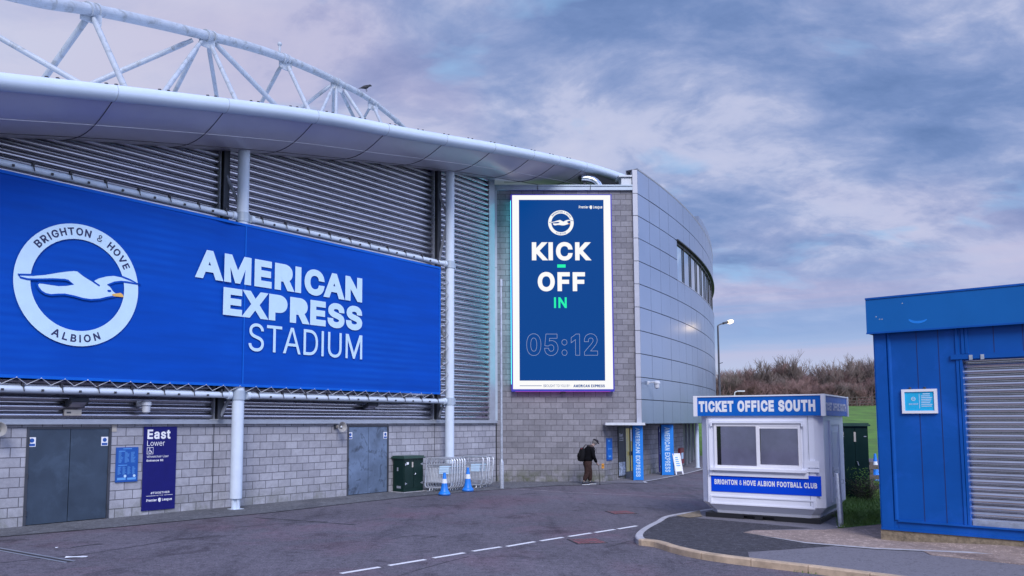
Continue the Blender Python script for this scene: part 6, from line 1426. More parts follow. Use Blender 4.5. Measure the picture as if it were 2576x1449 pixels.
# side door (the right-hand face)
XS = KW + .02
mb = MB(); d0, d1, h0, h1 = .85, 1.85, .42, 2.2
for a, b, c, d in ((d0 - .1, d0, h0, h1 + .1), (d1, d1 + .1, h0, h1 + .1), (d0, d1, h1, h1 + .1)): mb.box(XS - .01, XS + .035, a, b, c, d)
df = mb.build('side_door', M['booth'], kiosk, bevel=.01)
mb = MB(); mb.box(XS + .001, XS + .02, d0, d1, h0, h1); mb.build('door_leaf', M['booth_door'], df)
mb = MB(); 
for c, d in ((1.15, 2.05), (.5, .98)):
    mb.box(XS + .018, XS + .028, d0 + .14, d0 + .17, c, d); mb.box(XS + .018, XS + .028, d1 - .17, d1 - .14, c, d); mb.box(XS + .018, XS + .028, d0 + .17, d1 - .17, c, c + .03); mb.box(XS + .018, XS + .028, d0 + .17, d1 - .17, d - .03, d)
mb.build('door_moulding', M['booth'], df)
mb = MB(); mb.box(XS + .03, XS + .045, d0 + .04, d0 + .10, 1.0, 1.22); mb.tube([(XS + .05, d0 + .07, 1.12), (XS + .075, d0 + .07, 1.12), (XS + .075, d0 + .2, 1.12)], .012, 6); mb.build('handle', M['galv'], df)
# bollard post in front of its side
p = G(2116, 1325, KZ); zt_ = AY(2113, 1190, p.y).z
o = thing('steel_post', 'leaning galvanised steel post beside the kiosk corner', 'post', Frame((p.x, p.y, KZ), 0))
mb = MB(); mb.tube([(0, 0, -.05), (-.035, .01, zt_ - KZ - .01), (-.036, .01, zt_ - KZ)], 0, 18, radii=[.057, .057, .05]); mb.build('tube', M['galv'], o, smooth=True)
mb = MB(); mb.tube([(.03, -.03, 1.02), (.06, -.06, 1.02), (.06, -.06, .94), (.03, -.03, .94)], .009, 6); mb.build('eyelet', M['galv'], o)
mb = MB(); mb.lathe((0, 0, 0), [(.10, -.004), (.10, .006), (.07, .014)], 14); mb.build('footing', M['kerb_pale'], o)
# green cabinet behind
gl, gr_ = G(2122, 1258, KZ), G(2186, 1250, KZ)
CF2 = Frame(Vector((gl.x - .05, gl.y, KZ)), R(-8)); w2 = CF2.P(2186, 1160)[0]; h2 = CF2.P(2150, 1072)[1]
o = thing('utility_cabinet', 'tall glossy green street cabinet behind the ticket kiosk', 'cabinet', CF2)
mb = MB(); mb.box(0, w2, 0, .6, -.02, h2); mb.build('body', M['cab'], o, bevel=.012)
mb = MB(); mb.box(-.05, w2 + .05, -.08, .65, h2, h2 + .05); mb.box(-.02, w2 + .02, -.04, .62, h2 + .05, h2 + .09); mb.build('lid', M['cab_lid'], o, bevel=.012)
for a, b in ((.03, w2 * .52), (w2 * .54, w2 - .03)): mb = MB(); mb.box(a, b, -.015, -.002, .25, h2 - .06); mb.build('door', M['cab'], o, bevel=.005)
mb = MB(); mb.box(w2 * .5, w2 * .57, -.022, -.016, h2 - .45, h2 - .17); mb.build('warning_label', M['beige'], o)
mb = MB(); mb.box(w2 * .08, w2 * .15, -.022, -.016, h2 - .27, h2 - .17); mb.build('number_label', M['horn'], o)
mb = MB(); mb.tube([(w2 * .58, -.02, h2 * .52), (w2 * .58, -.05, h2 * .52), (w2 * .62, -.05, h2 * .47)], .014, 6); mb.build('handle', M['galv'], o)
for xx in (.05, w2 - .12):
    for zz in (.5, h2 - .3): mb = MB(); mb.box(xx, xx + .07, -.028, -.016, zz - .012, zz + .012); mb.build('hinge', M['galv'], o)

# ================================================================== THE BLUE SHED
HS = heading(90 + 42)
sc0 = G(2222, 1357, KZ); HF = Frame(Vector((sc0.x, sc0.y, KZ)), HS)
shed = thing('storage_shed', 'blue steel storage shed with a silver roller shutter', 'shed', HF)
def hp(x, y, off=0): return HF.P(x, y, off)
SWD = 9.0; SDP = 5.0
zbeam0 = hp(2222, 1331)[1]; zf0 = hp(2200, 840)[1]; zf1 = hp(2184, 752, -.12)[1]; 
sx_l, sx_r = hp(2428, 1100)[0], 6.0
zsh1 = hp(2500, 903)[1]; zsh0 = hp(2450, 1318)[1]
mb = MB(); mb.box(0, sx_l, 0, .06, zbeam0 + .02, zf0 + .3); mb.box(sx_r, SWD, 0, .06, zbeam0 + .02, zf0 + .3); mb.box(sx_l, sx_r, 0, .06, zsh1, zf0 + .3)
mb.box(0, .06, .06, SDP, zbeam0 + .02, zf0 + .3); mb.box(SWD - .06, SWD, .06, SDP, zbeam0 + .02, zf0 + .3); mb.box(.06, SWD - .06, SDP - .06, SDP, zbeam0 + .02, zf0 + .3)
mb.build('wall', M['shed'], shed)
# sheet joints and folded ribs on the front
mb = MB()
for x in (2312, 2367, 2500, 2574): xx = hp(x, 1000 if x < 2430 else 860)[0]; mb.box(xx - .007, xx + .007, -.002, .001, zbeam0 + .2 if x < 2430 else zsh1 + .12, zf0)
mb.build('panel_joint', M['shed_groove'], shed)
mb = MB(); cxr = hp(2252, 1100)[0]; cxe = hp(2240, 1100)[0]
mb.box(-.012, cxe, -.02, -.001, zbeam0 + .0, zf0 + .1); mb.prism([(cxe + .002, -.001, zbeam0 + .2), (cxe + .03, -.035, zbeam0 + .2), (cxr - .03, -.035, zbeam0 + .2), (cxr, -.001, zbeam0 + .2)], (0, 0, zf0 - zbeam0 - .2))
mb.box(-.02, 0, -.02, SDP, zbeam0, zf0 + .1)
mb.build('corner_trim', M['shed'], shed, bevel=.006)
mb = MB()
for x in (2409, 2424, 2434):
    xx = hp(x, 870)[0]; mb.prism([(xx - .05, -.001, zsh1 + .12 if x > 2420 else zbeam0 + .2), (xx - .035, -.022, zsh1 + .12 if x > 2420 else zbeam0 + .2), (xx + .01, -.022, zsh1 + .12 if x > 2420 else zbeam0 + .2), (xx + .02, -.001, zsh1 + .12 if x > 2420 else zbeam0 + .2)], (0, 0, zf0 - (zsh1 + .12 if x > 2420 else zbeam0 + .2)))
mb.build('rib', M['shed'], shed)
# shutter opening: jamb, header, curtain
mb = MB(); mb.box(sx_l - .02, sx_l + .02, -.03, .35, zsh0 - .05, zsh1 + .02); mb.box(sx_l + .02, sx_r, .05, .35, zsh1 - .0, zsh1 + .05); mb.box(sx_r - .02, sx_r + .02, -.03, .35, zsh0 - .05, zsh1); mb.build('jamb', M['shed'], shed, bevel=.004)
mb = MB(); mb.box(sx_l - .16, sx_r, -.045, -.001, zsh1 + .02, zsh1 + .11); mb.build('lintel', M['shed'], shed, bevel=.006)
for x in (2443, 2472): xx = hp(x, 895)[0]; mb = MB(); mb.box(xx - .025, xx + .03, -.06, -.046, zsh1 + .0, zsh1 + .09); mb.build('shutter_bracket', M['galv'], shed)
mb = MB(); RY = .16; z = zsh0; pitch = .118
while z < zsh1 - .02:
    prof = [(.0, 0), (-.028, .010), (-.048, .032), (-.054, .054), (-.046, .076), (-.024, .096), (.0, .104), (.03, .107), (.03, .115), (.0, pitch)]
    A = [mb.v((sx_l + .02, RY + y, z + d)) for y, d in prof]; B = [mb.v((sx_r, RY + y, z + d)) for y, d in prof]
    for k in range(len(prof) - 1): mb.f([A[k], B[k], B[k + 1], A[k + 1]])
    z += pitch
shu = mb.build('roller_shutter', M['shutter'], shed)
mb = MB(); mb.box(sx_l + .03, sx_r - .03, RY - .06, RY + .02, zsh0 - .05, zsh0 + .06); mb.build('bottom_rail', M['galv'], shu, bevel=.006)
mb = MB(); mb.box(sx_l + .02, sx_r, RY + .06, RY + .1, zsh0 - .06, zsh1 + .1); mb.build('shutter_backing', M['black'], shu)
# base channel, fascia, roof
mb = MB(); zc = zbeam0 + .20
mb.box(cxr, SWD, -.05, .0, zc - .03, zc); mb.box(cxr, SWD, -.008, .06, zbeam0 + .03, zc - .03); mb.box(-.015, SWD, -.055, .0, zbeam0 - .0, zbeam0 + .03); mb.build('base_channel', M['shed'], shed)
mb = MB(); mb.box(-.10, SWD + .14, -.14, SDP + .14, zf0, zf1); fa = mb.build('fascia', M['shed_fascia'], shed, bevel=.008)
mb = MB(); mb.box(-.105, SWD + .145, -.155, -.139, zf0 - .012, zf0 + .02); mb.box(-.105, SWD + .145, -.155, -.139, zf1 - .02, zf1 + .015); mb.build('fascia_trim', M['shed'], fa)
mb = MB()
cx, cz = hp(2310, 797, -.14)
for k in range(9):
    a0, a1 = R(200 + k * 14), R(214 + k * 14); rr = .17; t0, t1 = .012 + .03 * math.sin(math.pi * k / 9), .012 + .03 * math.sin(math.pi * (k + 1) / 9)
    mb.face([(cx + (rr - t0) * math.cos(a0), -.143, cz + .6 * (rr - t0) * math.sin(a0)), (cx + (rr + t0) * math.cos(a0), -.143, cz + .6 * (rr + t0) * math.sin(a0)), (cx + (rr + t1) * math.cos(a1), -.143, cz + .6 * (rr + t1) * math.sin(a1)), (cx + (rr - t1) * math.cos(a1), -.143, cz + .6 * (rr - t1) * math.sin(a1))])
mb.build('scuff_mark', M['totem'], fa)
for x, y in ((2204, 797), (2213, 803), (2219, 803), (2270, 763)):
    mb = MB(); a, b = hp(x, y, -.14); mb.face([(a + .013 * math.cos(q), -.143, b + .011 * math.sin(q)) for q in [k * math.pi / 4 for k in range(8)]]); mb.build('paint_chip', M['shutter'], fa)
# framed notice on its wall
x0, x1 = hp(2270, 1010)[0], hp(2359, 1010)[0]; z0, z1 = hp(2315, 1040)[1], hp(2315, 979)[1]
nf = Frame(HF.W((x0 + x1) / 2, -.001, z0), HS); o = thing('wall_notice', 'white framed cyan bag drop notice on the blue shed wall', 'notice', nf)
wd, hh = x1 - x0, z1 - z0
mb = MB(); fw = .05; X0 = -wd / 2
for a, b, c, d in ((X0, -X0, hh - fw, hh), (X0, -X0, 0, fw), (X0, X0 + fw, fw, hh - fw), (-X0 - fw, -X0, fw, hh - fw)): mb.box(a, b, -.05, 0, c, d)
mb.build('frame', M['upvc'], o, bevel=.008)
mb = MB(); mb.box(X0 + fw, -X0 - fw, -.03, -.002, fw, hh - fw); ps = mb.build('poster', M['poster_cyan'], o)
mb = MB(); mb.box(X0 + .5 * wd - .004, X0 + .5 * wd + .004, -.034, -.031, .2 * hh, .8 * hh)
ring(mb, X0 + .33 * wd, .60 * hh, .045 * wd, .065 * wd, -.034, 20); mb.box(X0 + .29 * wd, X0 + .37 * wd, -.034, -.031, .585 * hh, .615 * hh)
put_text(mb, 'BAG DROP', X0 + .2 * wd, X0 + .46 * wd, .35 * hh, .42 * hh, -.034, .03)
for k in range(7): mb.box(X0 + .55 * wd, X0 + (.80 + .02 * (k * 3 % 4)) * wd, -.034, -.031, (.70 - .07 * k) * hh, (.73 - .07 * k) * hh)
mb.box(X0 + .6 * wd, X0 + .8 * wd, -.034, -.031, .78 * hh, .82 * hh); mb.build('print', M['print_pale'], ps)
for xx in (X0 + .15, X0 + wd - .2): mb = MB(); mb.lathe((xx, -.03, 0), [(.022, hh + .0), (.022, hh + .04)], 10); mb.build('hook', M['dark_steel'], o)
# rough concrete plinth
mb = MB(); pz = zbeam0 - .004
mb.prism([(-.03, -.03, -.06), (-.03, -.03, pz), (SWD, -.03, pz), (SWD, -.03, pz - .02), (2.6, -.03, -.06)], (0, SDP, 0)); mb.build('plinth', M['plinth'], shed, bevel=.008)
mb = MB(); mb.box(-.02, SWD, .06, SDP, pz + .005, zbeam0 + .02); mb.build('floor', M['black'], shed)
# sloping concrete ramp in front of the shutter
mb = MB(); mb.prism([HF.W(.35, -.04, .004), HF.W(1.9, -.04, pz - .10), HF.W(SWD, -.04, pz - .08), HF.W(SWD, -1.9, .004), HF.W(1.1, -1.4, .004)], (0, 0, -.05)); struct('concrete_ramp', mb, M['concrete'])

# ================================================================== BEHIND: fence, weeds, grass, lamps, trees
fp = [G(2192, 1243, 0.02), G(2216, 1236, .02)]
FF = Frame(fp[0], math.atan2(.5, 2)); o = thing('timber_fence', 'weathered timber rail fence behind the blue shed', 'fence', FF)
for xx in (0.0, 1.3, 2.6): mb = MB(); mb.box(xx - .06, xx + .06, -.06, .06, -.05, 1.05); mb.build('fence_post', M['timber'], o, bevel=.01)
for zz in (.22, .55, .88): mb = MB(); mb.box(-.2, 3.0, -.09, -.061, zz - .07, zz + .07); mb.build('rail', M['timber'], o, bevel=.006)
cone(2204, 1212, 1142, 'blue and white cone beyond the timber fence')
# weeds at the cabinet's foot
p = G(2180, 1262, KZ); o = thing('dry_weed', 'tangled dry weed bush beside the tall green cabinet', 'bush', Frame((p.x, p.y, KZ), 0))
rn = random.Random(5); mb = MB()
for k in range(170):
    a = rn.uniform(0, 6.28); r0 = rn.uniform(0, .22); q = Vector((r0 * math.cos(a), r0 * math.sin(a), -.02)); d = Vector((rn.uniform(-.7, .7), rn.uniform(-.5, .5), 1)).normalized(); P_ = [q]
    for j in range(4):
        q = q + d * rn.uniform(.09, .26); d = (d + Vector((rn.uniform(-.5, .5), rn.uniform(-.5, .5), rn.uniform(-.35, .15)))).normalized(); P_.append(q)
    mb.tube(P_, .004, 3, caps=False)
mb.build('stems', M['weed'], o)
mb = MB()
for k in range(420):
    a = rn.uniform(0, 6.28); r0 = rn.uniform(0, .5); z = rn.uniform(.02, .95); q = Vector((r0 * math.cos(a), r0 * math.sin(a), z)); u_ = Vector((rn.gauss(0, 1), rn.gauss(0, 1), rn.gauss(0, 1))).normalized(); v_ = u_.orthogonal().normalized()
    mb.face([q, q + u_ * .035 + v_ * .012, q + u_ * .07, q + u_ * .035 - v_ * .012])
mb.build('leaves', M['grass_ground'], o)
# grass blades on the patch
mb = MB(); A, B_, C_, D_ = [Vector((v.x, v.y, 0)) for v in gp]
for k in range(9000):
    u, v = rn.random(), rn.random(); q = (A * (1 - u) + B_ * u) * (1 - v) + (D_ * (1 - u) + C_ * u) * v; q.z = KZ
    h = rn.uniform(.05, .17) * (1.5 if rn.random() < .1 else 1); a = rn.uniform(0, 6.28); l = Vector((math.cos(a), math.sin(a), 0)); b = Vector((rn.gauss(0, .5), rn.gauss(0, .5), 1)) * h
    mb.face([q - l * .006, q + l * .006, q + b * .6 + l * .004, q + b + Vector((rn.gauss(0, .03), rn.gauss(0, .03), -.01)), q + b * .6 - l * .004])
tag(mb.build('grass', M['grass']), 'rough green grass between the kiosk and the shed', 'grass', kind='stuff')
# little weeds in the kerb's gutter
mb = MB()
for k in range(160):
    i = rn.randrange(int(len(kl) * .55), int(len(kl) * .80)); 
    if (i // 7) % 3: continue
    q = kl[i] + Vector((rn.gauss(0, .02), rn.uniform(-.04, 0), 0)); a = rn.uniform(0, 6.28); l = Vector((math.cos(a), math.sin(a), 0)) * .006; b = Vector((rn.gauss(0, .02), rn.gauss(0, .02), rn.uniform(.02, .05)))
    mb.face([q - l, q + l, q + b])
tag(mb.build('gutter_weed', M['grass']), 'sparse weeds growing along the foot of the kerb', 'weeds', kind='stuff')

# lit street lamp beside the facade
LY = 42.0; lx = AY(1808, 900, LY).x; zt_ = AY(1806, 820, LY).z
lf = Frame((lx, LY, 0), 0); o = thing('street_lamp', 'lit street lamp on a dark pole beside the curved facade', 'street lamp', lf)
mb = MB(); mb.lathe((0, 0, 0), [(.09, 0), (.09, 1.2), (.06, 1.25), (.045, zt_)], 12); mb.build('pole', M['dark_steel'], o, smooth=True)
h1 = AY(1834, 810, LY); hx = h1.x - lx; hz_ = h1.z
mb = MB(); mb.tube([(0, 0, zt_ - .1), (0, 0, zt_ + .02), (.15, 0, zt_ + .1), (hx - .25, 0, hz_ - .07)], .032, 8); mb.build('arm', M['dark_steel'], o, smooth=True)
Q = Matrix.Translation((hx, 0, hz_)) @ Matrix.Rotation(R(-14), 4, 'Y')
mb = MB(); mb.box(-.33, -.05, -.11, .11, -.05, .06, Q); hd = mb.build('lantern', M['dark_steel'], o, bevel=.03)
mb = MB(); mb.ball((.06, 0, 0), .17, 1.15, .8, .62, 14, Q); mb.build('bulb', M['lamp'], hd, smooth=True)
mb = MB(); a, b = AY(1812, 915, LY), AY(1818, 912, LY); mb.tube([(0, 0, a.z), (b.x - lx, 0, b.z)], .02, 6); mb.build('bracket', M['dark_steel'], o)
ld = bpy.data.lights.new('lamp_light', 'POINT'); lo = bpy.data.objects.new('lamp_light', ld); C.objects.link(lo); lo.parent = o
ld.energy = 14; ld.color = (1.0, .72, .38); ld.shadow_soft_size = .15; lo.location = (hx + .12, -.1, hz_ - .22)
# small far lamp whose head shows over the kiosk
FY = 75.0; q0, q1, q2 = AY(1848, 991, FY), AY(1853, 985.5, FY), AY(1866, 984, FY)
o = thing('street_lamp', 'small distant unlit street lamp peeking over the kiosk roof', 'street lamp', Frame((q0.x, FY, hill_z(q0.x, FY)), 0))
zz = hill_z(q0.x, FY)
mb = MB(); mb.tube([(0, 0, -.1), (0, 0, q0.z - zz), (.02, 0, q1.z - zz - .08), (.12, 0, q1.z - zz), (q2.x - q0.x - .35, 0, q2.z - zz)], .05, 8); mb.build('pole', M['cream'], o, smooth=True)
mb = MB(); mb.box(q2.x - q0.x - .4, q2.x - q0.x + .25, -.12, .12, q2.z - zz - .05, q2.z - zz + .06); mb.build('lantern', M['cream'], o, bevel=.03)

# bare winter trees on the hill
def grow(mb, rn, p, d, L, r_, lvl, maxl, spread):
    n = 3; pts = [p]; q = p.copy(); dd = d.copy()
    for k in range(n):
        dd = (dd + Vector((rn.gauss(0, .12), rn.gauss(0, .12), rn.gauss(.05, .07)))).normalized(); q = q + dd * (L / n); pts.append(q.copy())
    mb[0 if lvl == 0 else 1].tube(pts, 0, 5 if lvl < 2 else 3, radii=[r_ * (1 - .45 * k / n) for k in range(n + 1)], caps=False)
    if lvl >= maxl: return
    kids = rn.randint(3, 5) if lvl else rn.randint(7, 10)
    for k in range(kids):
        t = rn.uniform(.25 if lvl else .2, 1.0); i = min(n - 1, int(t * n)); base = pts[i].lerp(pts[i + 1], t * n - i)
        az = rn.uniform(0, 6.28); ax = Vector((math.cos(az), math.sin(az), 0)); nd = (d * .75 + ax * rn.uniform(.35, spread) + Vector((0, 0, .28))).normalized()
        grow(mb, rn, base, nd, L * rn.uniform(.52, .8), r_ * .60, lvl + 1, maxl, spread)
def make_tree(seed, H, label, ma, spread=.8, multi=1, group=None):
    rn = random.Random(seed); o = thing('bare_tree', label, 'tree', Frame((0, 0, 0), 0), group)
    a, b = MB(), MB()
    for m_ in range(multi):
        grow((a, b), rn, Vector((rn.gauss(0, .25) if multi > 1 else 0, rn.gauss(0, .25) if multi > 1 else 0, -.2)), Vector((rn.gauss(0, .2), rn.gauss(0, .15), 1)).normalized(), H * .42, (H * .013 + .02) * (1.0 if multi > 2 else 1.5), 0, 4, spread)
    a.build('trunk', M['bark'], o); b.build('crown', ma, o); return o
TG = 'bare trees crowding the grassy hill'
TL = 'leafless reddish brown tree in the crowded thicket on the hill'
protos = [make_tree(11, 7.0, TL, M['twig'], .9, 3, TG), make_tree(12, 6.4, TL, M['twig'], 1.0, 3, TG), make_tree(13, 6.6, TL, M['twig_grey'], .9, 3, TG), make_tree(14, 5.8, TL, M['twig'], 1.1, 4, TG)]
used = set(); rt = random.Random(21)
def put_tree(k, px, Y, sc_, rz, label=None):
    x = AY(px, 1000, Y).x
    o = protos[k] if k not in used else copy_tree(protos[k]); used.add(k)
    o.location = (x, Y, hill_z(x, Y) - .1); o.rotation_euler = (0, 0, rz); o.scale = (sc_ * rt.uniform(1.0, 1.25), sc_ * 1.1, sc_)
    if label: o['label'] = label
    return o
px = 1782
while px < 2290:
    hgt = 6.3 + (1.6 if 1930 < px < 2030 else 0) + (1.5 if px > 2080 else 0) - (.5 if px < 1880 else 0)
    put_tree(rt.randrange(4), px, rt.uniform(114, 124), hgt / 7.0 * rt.uniform(.88, 1.08), rt.uniform(0, 6.28)); px += rt.uniform(11, 17)
px = 1790
while px < 2290:
    put_tree(rt.randrange(4), px, rt.uniform(106, 112), rt.uniform(.52, .72), rt.uniform(0, 6.28)); px += rt.uniform(15, 22)
t1 = make_tree(31, 8.3, 'broadest and tallest fan-shaped bare tree on the hill skyline', M['twig_grey'], .62, 2); t2 = make_tree(32, 7.6, 'tall sparse bare tree rising above the brown thicket', M['twig_grey'], .75, 2, 'tall bare trees on the hill skyline')
for t_, px in ((t1, 2012), (t2, 1932)): x = AY(px, 1000, 113).x; t_.location = (x, 113, hill_z(x, 113) - .1)
for px, k_, rz in ((1846, .78, 1.0), (1884, .9, 2.2), (1968, .85, 3.4), (2058, .95, 4.1), (2104, 1.02, 5.0), (2150, 1.1, .4), (2188, 1.05, 1.7)):
    c = copy_tree(t2); x = AY(px, 1000, 115).x; c.location = (x, 115, hill_z(x, 115) - .1); c.rotation_euler = (0, 0, rz); c.scale = (k_ * .9, k_ * .9, k_)
# brushwood under the trees, one mass
mb = MB()
for k in range(3000):
    px = rt.uniform(1770, 2300); Y = rt.uniform(105, 126); x = AY(px, 1000, Y).x; q = Vector((x, Y, hill_z(x, Y) - .05)); d = Vector((rt.gauss(0, .55), rt.gauss(0, .5), 1)).normalized(); L = rt.uniform(.8, 2.9)
    m_ = q + d * L * .5 + Vector((rt.gauss(0, .15), rt.gauss(0, .15), 0)); mb.tube([q, m_, q + d * L + Vector((rt.gauss(0, .3), rt.gauss(0, .3), 0))], .022, 3, caps=False)
tag(mb.build('brushwood', M['twig']), 'dense brown leafless brushwood under the hill trees', 'brushwood', kind='stuff')
# dark rail fence along the top of the grass
x0 = AY(1770, 1000, 104).x; x1 = AY(2330, 1000, 104).x
o = thing('timber_fence', 'long dark rail fence along the top of the grass hill', 'fence', Frame((x0, 104, hill_z(x0, 104)), 0))
xx = x0
for zz in (.35, .75, 1.15):
    mb = MB(); mb.tube([(x0 + (x1 - x0) * k / 10, 104, hill_z(x0 + (x1 - x0) * k / 10, 104) + zz) for k in range(11)], .045, 5); mb.build('rail', M['timber'], o, world=True)
while xx < x1: mb = MB(); mb.box(xx - .06, xx + .06, 103.95, 104.05, hill_z(xx, 104) - .1, hill_z(xx, 104) + 1.3); mb.build('fence_post', M['timber'], o, world=True); xx += 2.0

# ================================================================== ROAD FURNITURE
def cover(l, r_, t, b, label, m, group=None):
    p0, p1 = G((l + r_) / 2, b), G((l + r_) / 2, t); a, c = G(l, (t + b) / 2), G(r_, (t + b) / 2)
    o = thing('manhole_cover', label, 'manhole cover', Frame(((a.x + c.x) / 2, (p0.y + p1.y) / 2, .0), R(12)), group)
    w_, d_ = (c.x - a.x) / 2 * .9, (p1.y - p0.y) / 2
    mb = MB(); mb.box(-w_, w_, -d_, d_, .0, .008); mb.build('frame', M['tar'], o)
    mb = MB(); n = 7
    for i in range(n):
        for j in range(n):
            x = -w_ * .92 + 2 * w_ * .92 * i / n; y = -d_ * .92 + 2 * d_ * .92 * j / n; mb.box(x + .01, x + 2 * w_ * .92 / n - .01, y + .01, y + 2 * d_ * .92 / n - .01, .006, .015)
    mb.build('plate', m, o)
cover(1432, 1522, 1356, 1368, 'worn red manhole cover near the dashed line', M['red_iron']); cover(1528, 1596, 1286, 1293, 'worn red manhole cover farther up the road', M['red_iron'])
# slot drain at the lower left
a, b = G(-60, 1372), G(176, 1414); d = (b - a).normalized(); fr_ = Frame(Vector((a.x, a.y, 0)), math.atan2(d.y, d.x)); L = (b - a).length
o = thing('slot_drain', 'long steel slot drain in the road at lower left', 'drain', fr_)
mb = MB(); mb.box(0, L, -.10, .10, .0, .005); mb.build('channel', M['tar'], o)
for y in (-.10, .05): mb = MB(); mb.box(0, L, y, y + .05, .003, .010); mb.build('edge_strip', M['mid_steel'], o)
def litter(px, py, sx_, sy_, rz, label):
    p = G(px, py); fr_ = Frame((p.x, p.y, .006), rz); o = thing('litter', label, 'litter', fr_)
    rn = random.Random(px); mb = MB(); mb.loft([[(sx_ * (i / 4 - .5), sy_ * (j / 3 - .5) + rn.uniform(-.01, .01), .004 + abs(rn.gauss(0, .008))) for i in range(5)] for j in range(4)], closed=False); mb.build('scrap', M['paper'], o)
litter(192, 1403, .36, .13, .2, 'flat white scrap of paper on the road at lower left'); litter(143, 1379, .06, .04, .5, 'tiny white scrap beside the tar seam at left'); litter(1846, 1400, .12, .07, .3, 'white scrap against the kerb foot'); 

# ================================================================== THE WALKING MAN
pf = G(1479, 1219.5); MF = Frame((pf.x, pf.y, .012), 0)            # he walks to the right, his back a little towards us
SC = (AY(1486, 1107, pf.y).z - .012) / 1.62
man = thing('person', 'stooped man in black jacket and flat cap walking with a stick', 'person', MF)
man.scale = (SC, SC, SC)
YAW = Matrix.Rotation(R(14), 4, 'Z')
def skin(name, chains, m, par, sub=2, root=0):
    vs, es, rad = [], [], []
    idx = {}
    for ch in chains:
        prev = None
        for key, co, r_ in ch:
            if key not in idx: idx[key] = len(vs); vs.append(YAW @ Vector(co)); rad.append(r_)
            if prev is not None and (prev, idx[key]) not in es: es.append((prev, idx[key]))
            prev = idx[key]
    me = bpy.data.meshes.new(name); me.from_pydata(vs, es, []); o = bpy.data.objects.new(name, me); C.objects.link(o)
    md = o.modifiers.new('Skin', 'SKIN'); md.use_smooth_shade = True
    for i, r_ in enumerate(rad):
        sv = me.skin_vertices[0].data[i]; sv.radius = (r_, r_) if not isinstance(r_, tuple) else r_; sv.use_root = (i == root)
    s_ = o.modifiers.new('Sub', 'SUBSURF'); s_.levels = sub; s_.render_levels = sub
    dg = bpy.context.evaluated_depsgraph_get(); dg.update(); m2 = bpy.data.meshes.new_from_object(o.evaluated_get(dg)); m2.name = name
    o.modifiers.clear(); o.data = m2; bpy.data.meshes.remove(me)
    m2.materials.clear(); m2.materials.append(m); m2.polygons.foreach_set('use_smooth', [True] * len(m2.polygons))
    if par: o.parent = par
    return o
# joints: x forward, y to his left (away from us), z up
pel = ('pel', (0, 0, .86), .12)
J = dict(sp1=(.02, 0, 1.02), sp2=(.06, 0, 1.18), sp3=(.13, 0, 1.32), nk=(.20, 0, 1.42), hd0=(.25, 0, 1.46), hd1=(.29, 0, 1.535))
fing = []
hb = (.335, -.15, .735)
for k, (dy, L) in enumerate(((-.030, .034), (-.010, .040), (.010, .037), (.030, .028))):
    fing.append([('palm', hb, .020), ('f%da' % k, (hb[0] + .034, hb[1] + dy, hb[2] - .016), .010), ('f%db' % k, (hb[0] + .046, hb[1] + dy, hb[2] - .016 - L * .6), .009), ('f%dc' % k, (hb[0] + .026, hb[1] + dy * .9, hb[2] - .03 - L * .7), .008)])
fing.append([('palm', hb, .026), ('th1', (hb[0] + .004, hb[1] - .038, hb[2] - .012), .011), ('th2', (hb[0] + .030, hb[1] - .044, hb[2] - .030), .009)])
hl = (.20, .24, .70); fl = []
for k, (dy, L) in enumerate(((-.028, .06), (-.009, .07), (.010, .065), (.028, .05))):
    fl.append([('palmL', hl, .026), ('g%da' % k, (hl[0] + .016 + dy, hl[1] + .004, hl[2] - .05), .010), ('g%db' % k, (hl[0] + .024 + dy, hl[1] - .006, hl[2] - .05 - L * .5), .009), ('g%dc' % k, (hl[0] + .016 + dy, hl[1] - .016, hl[2] - .05 - L), .008)])
fl.append([('palmL', hl, .026), ('gt1', (hl[0] + .044, hl[1] - .006, hl[2] - .02), .011), ('gt2', (hl[0] + .052, hl[1] - .012, hl[2] - .055), .009)])
body = skin('body', [[pel, ('sp1', J['sp1'], .115), ('sp2', J['sp2'], .125), ('sp3', J['sp3'], .115), ('nk', J['nk'], .055), ('hd0', J['hd0'], .062), ('hd1', J['hd1'], .088), ('hd2', (.305, 0, 1.60), .06)],
    [('sp3', J['sp3'], .115), ('shR', (.11, -.19, 1.31), .055), ('elR', (.13, -.25, 1.03), .042), ('wrR', (.29, -.17, .78), .028), ('palm', hb, .026)],
    [('sp3', J['sp3'], .115), ('shL', (.13, .19, 1.31), .055), ('elL', (.12, .26, 1.02), .042), ('wrL', (.19, .24, .78), .028), ('palmL', hl, .026)],
    [pel, ('hipR', (-.02, -.10, .80), .085), ('knR', (-.05, -.10, .46), .055), ('anR', (-.20, -.10, .12), .036), ('ftR', (-.17, -.10, .05), .036), ('toR', (-.05, -.11, .03), .026)],
    [pel, ('hipL', (.02, .10, .80), .085), ('knL', (.13, .10, .47), .055), ('anL', (.13, .10, .10), .036), ('ftL', (.17, .10, .05), .036), ('toL', (.28, .11, .03), .026)]] + fing + fl, M['skin'], man, 2)
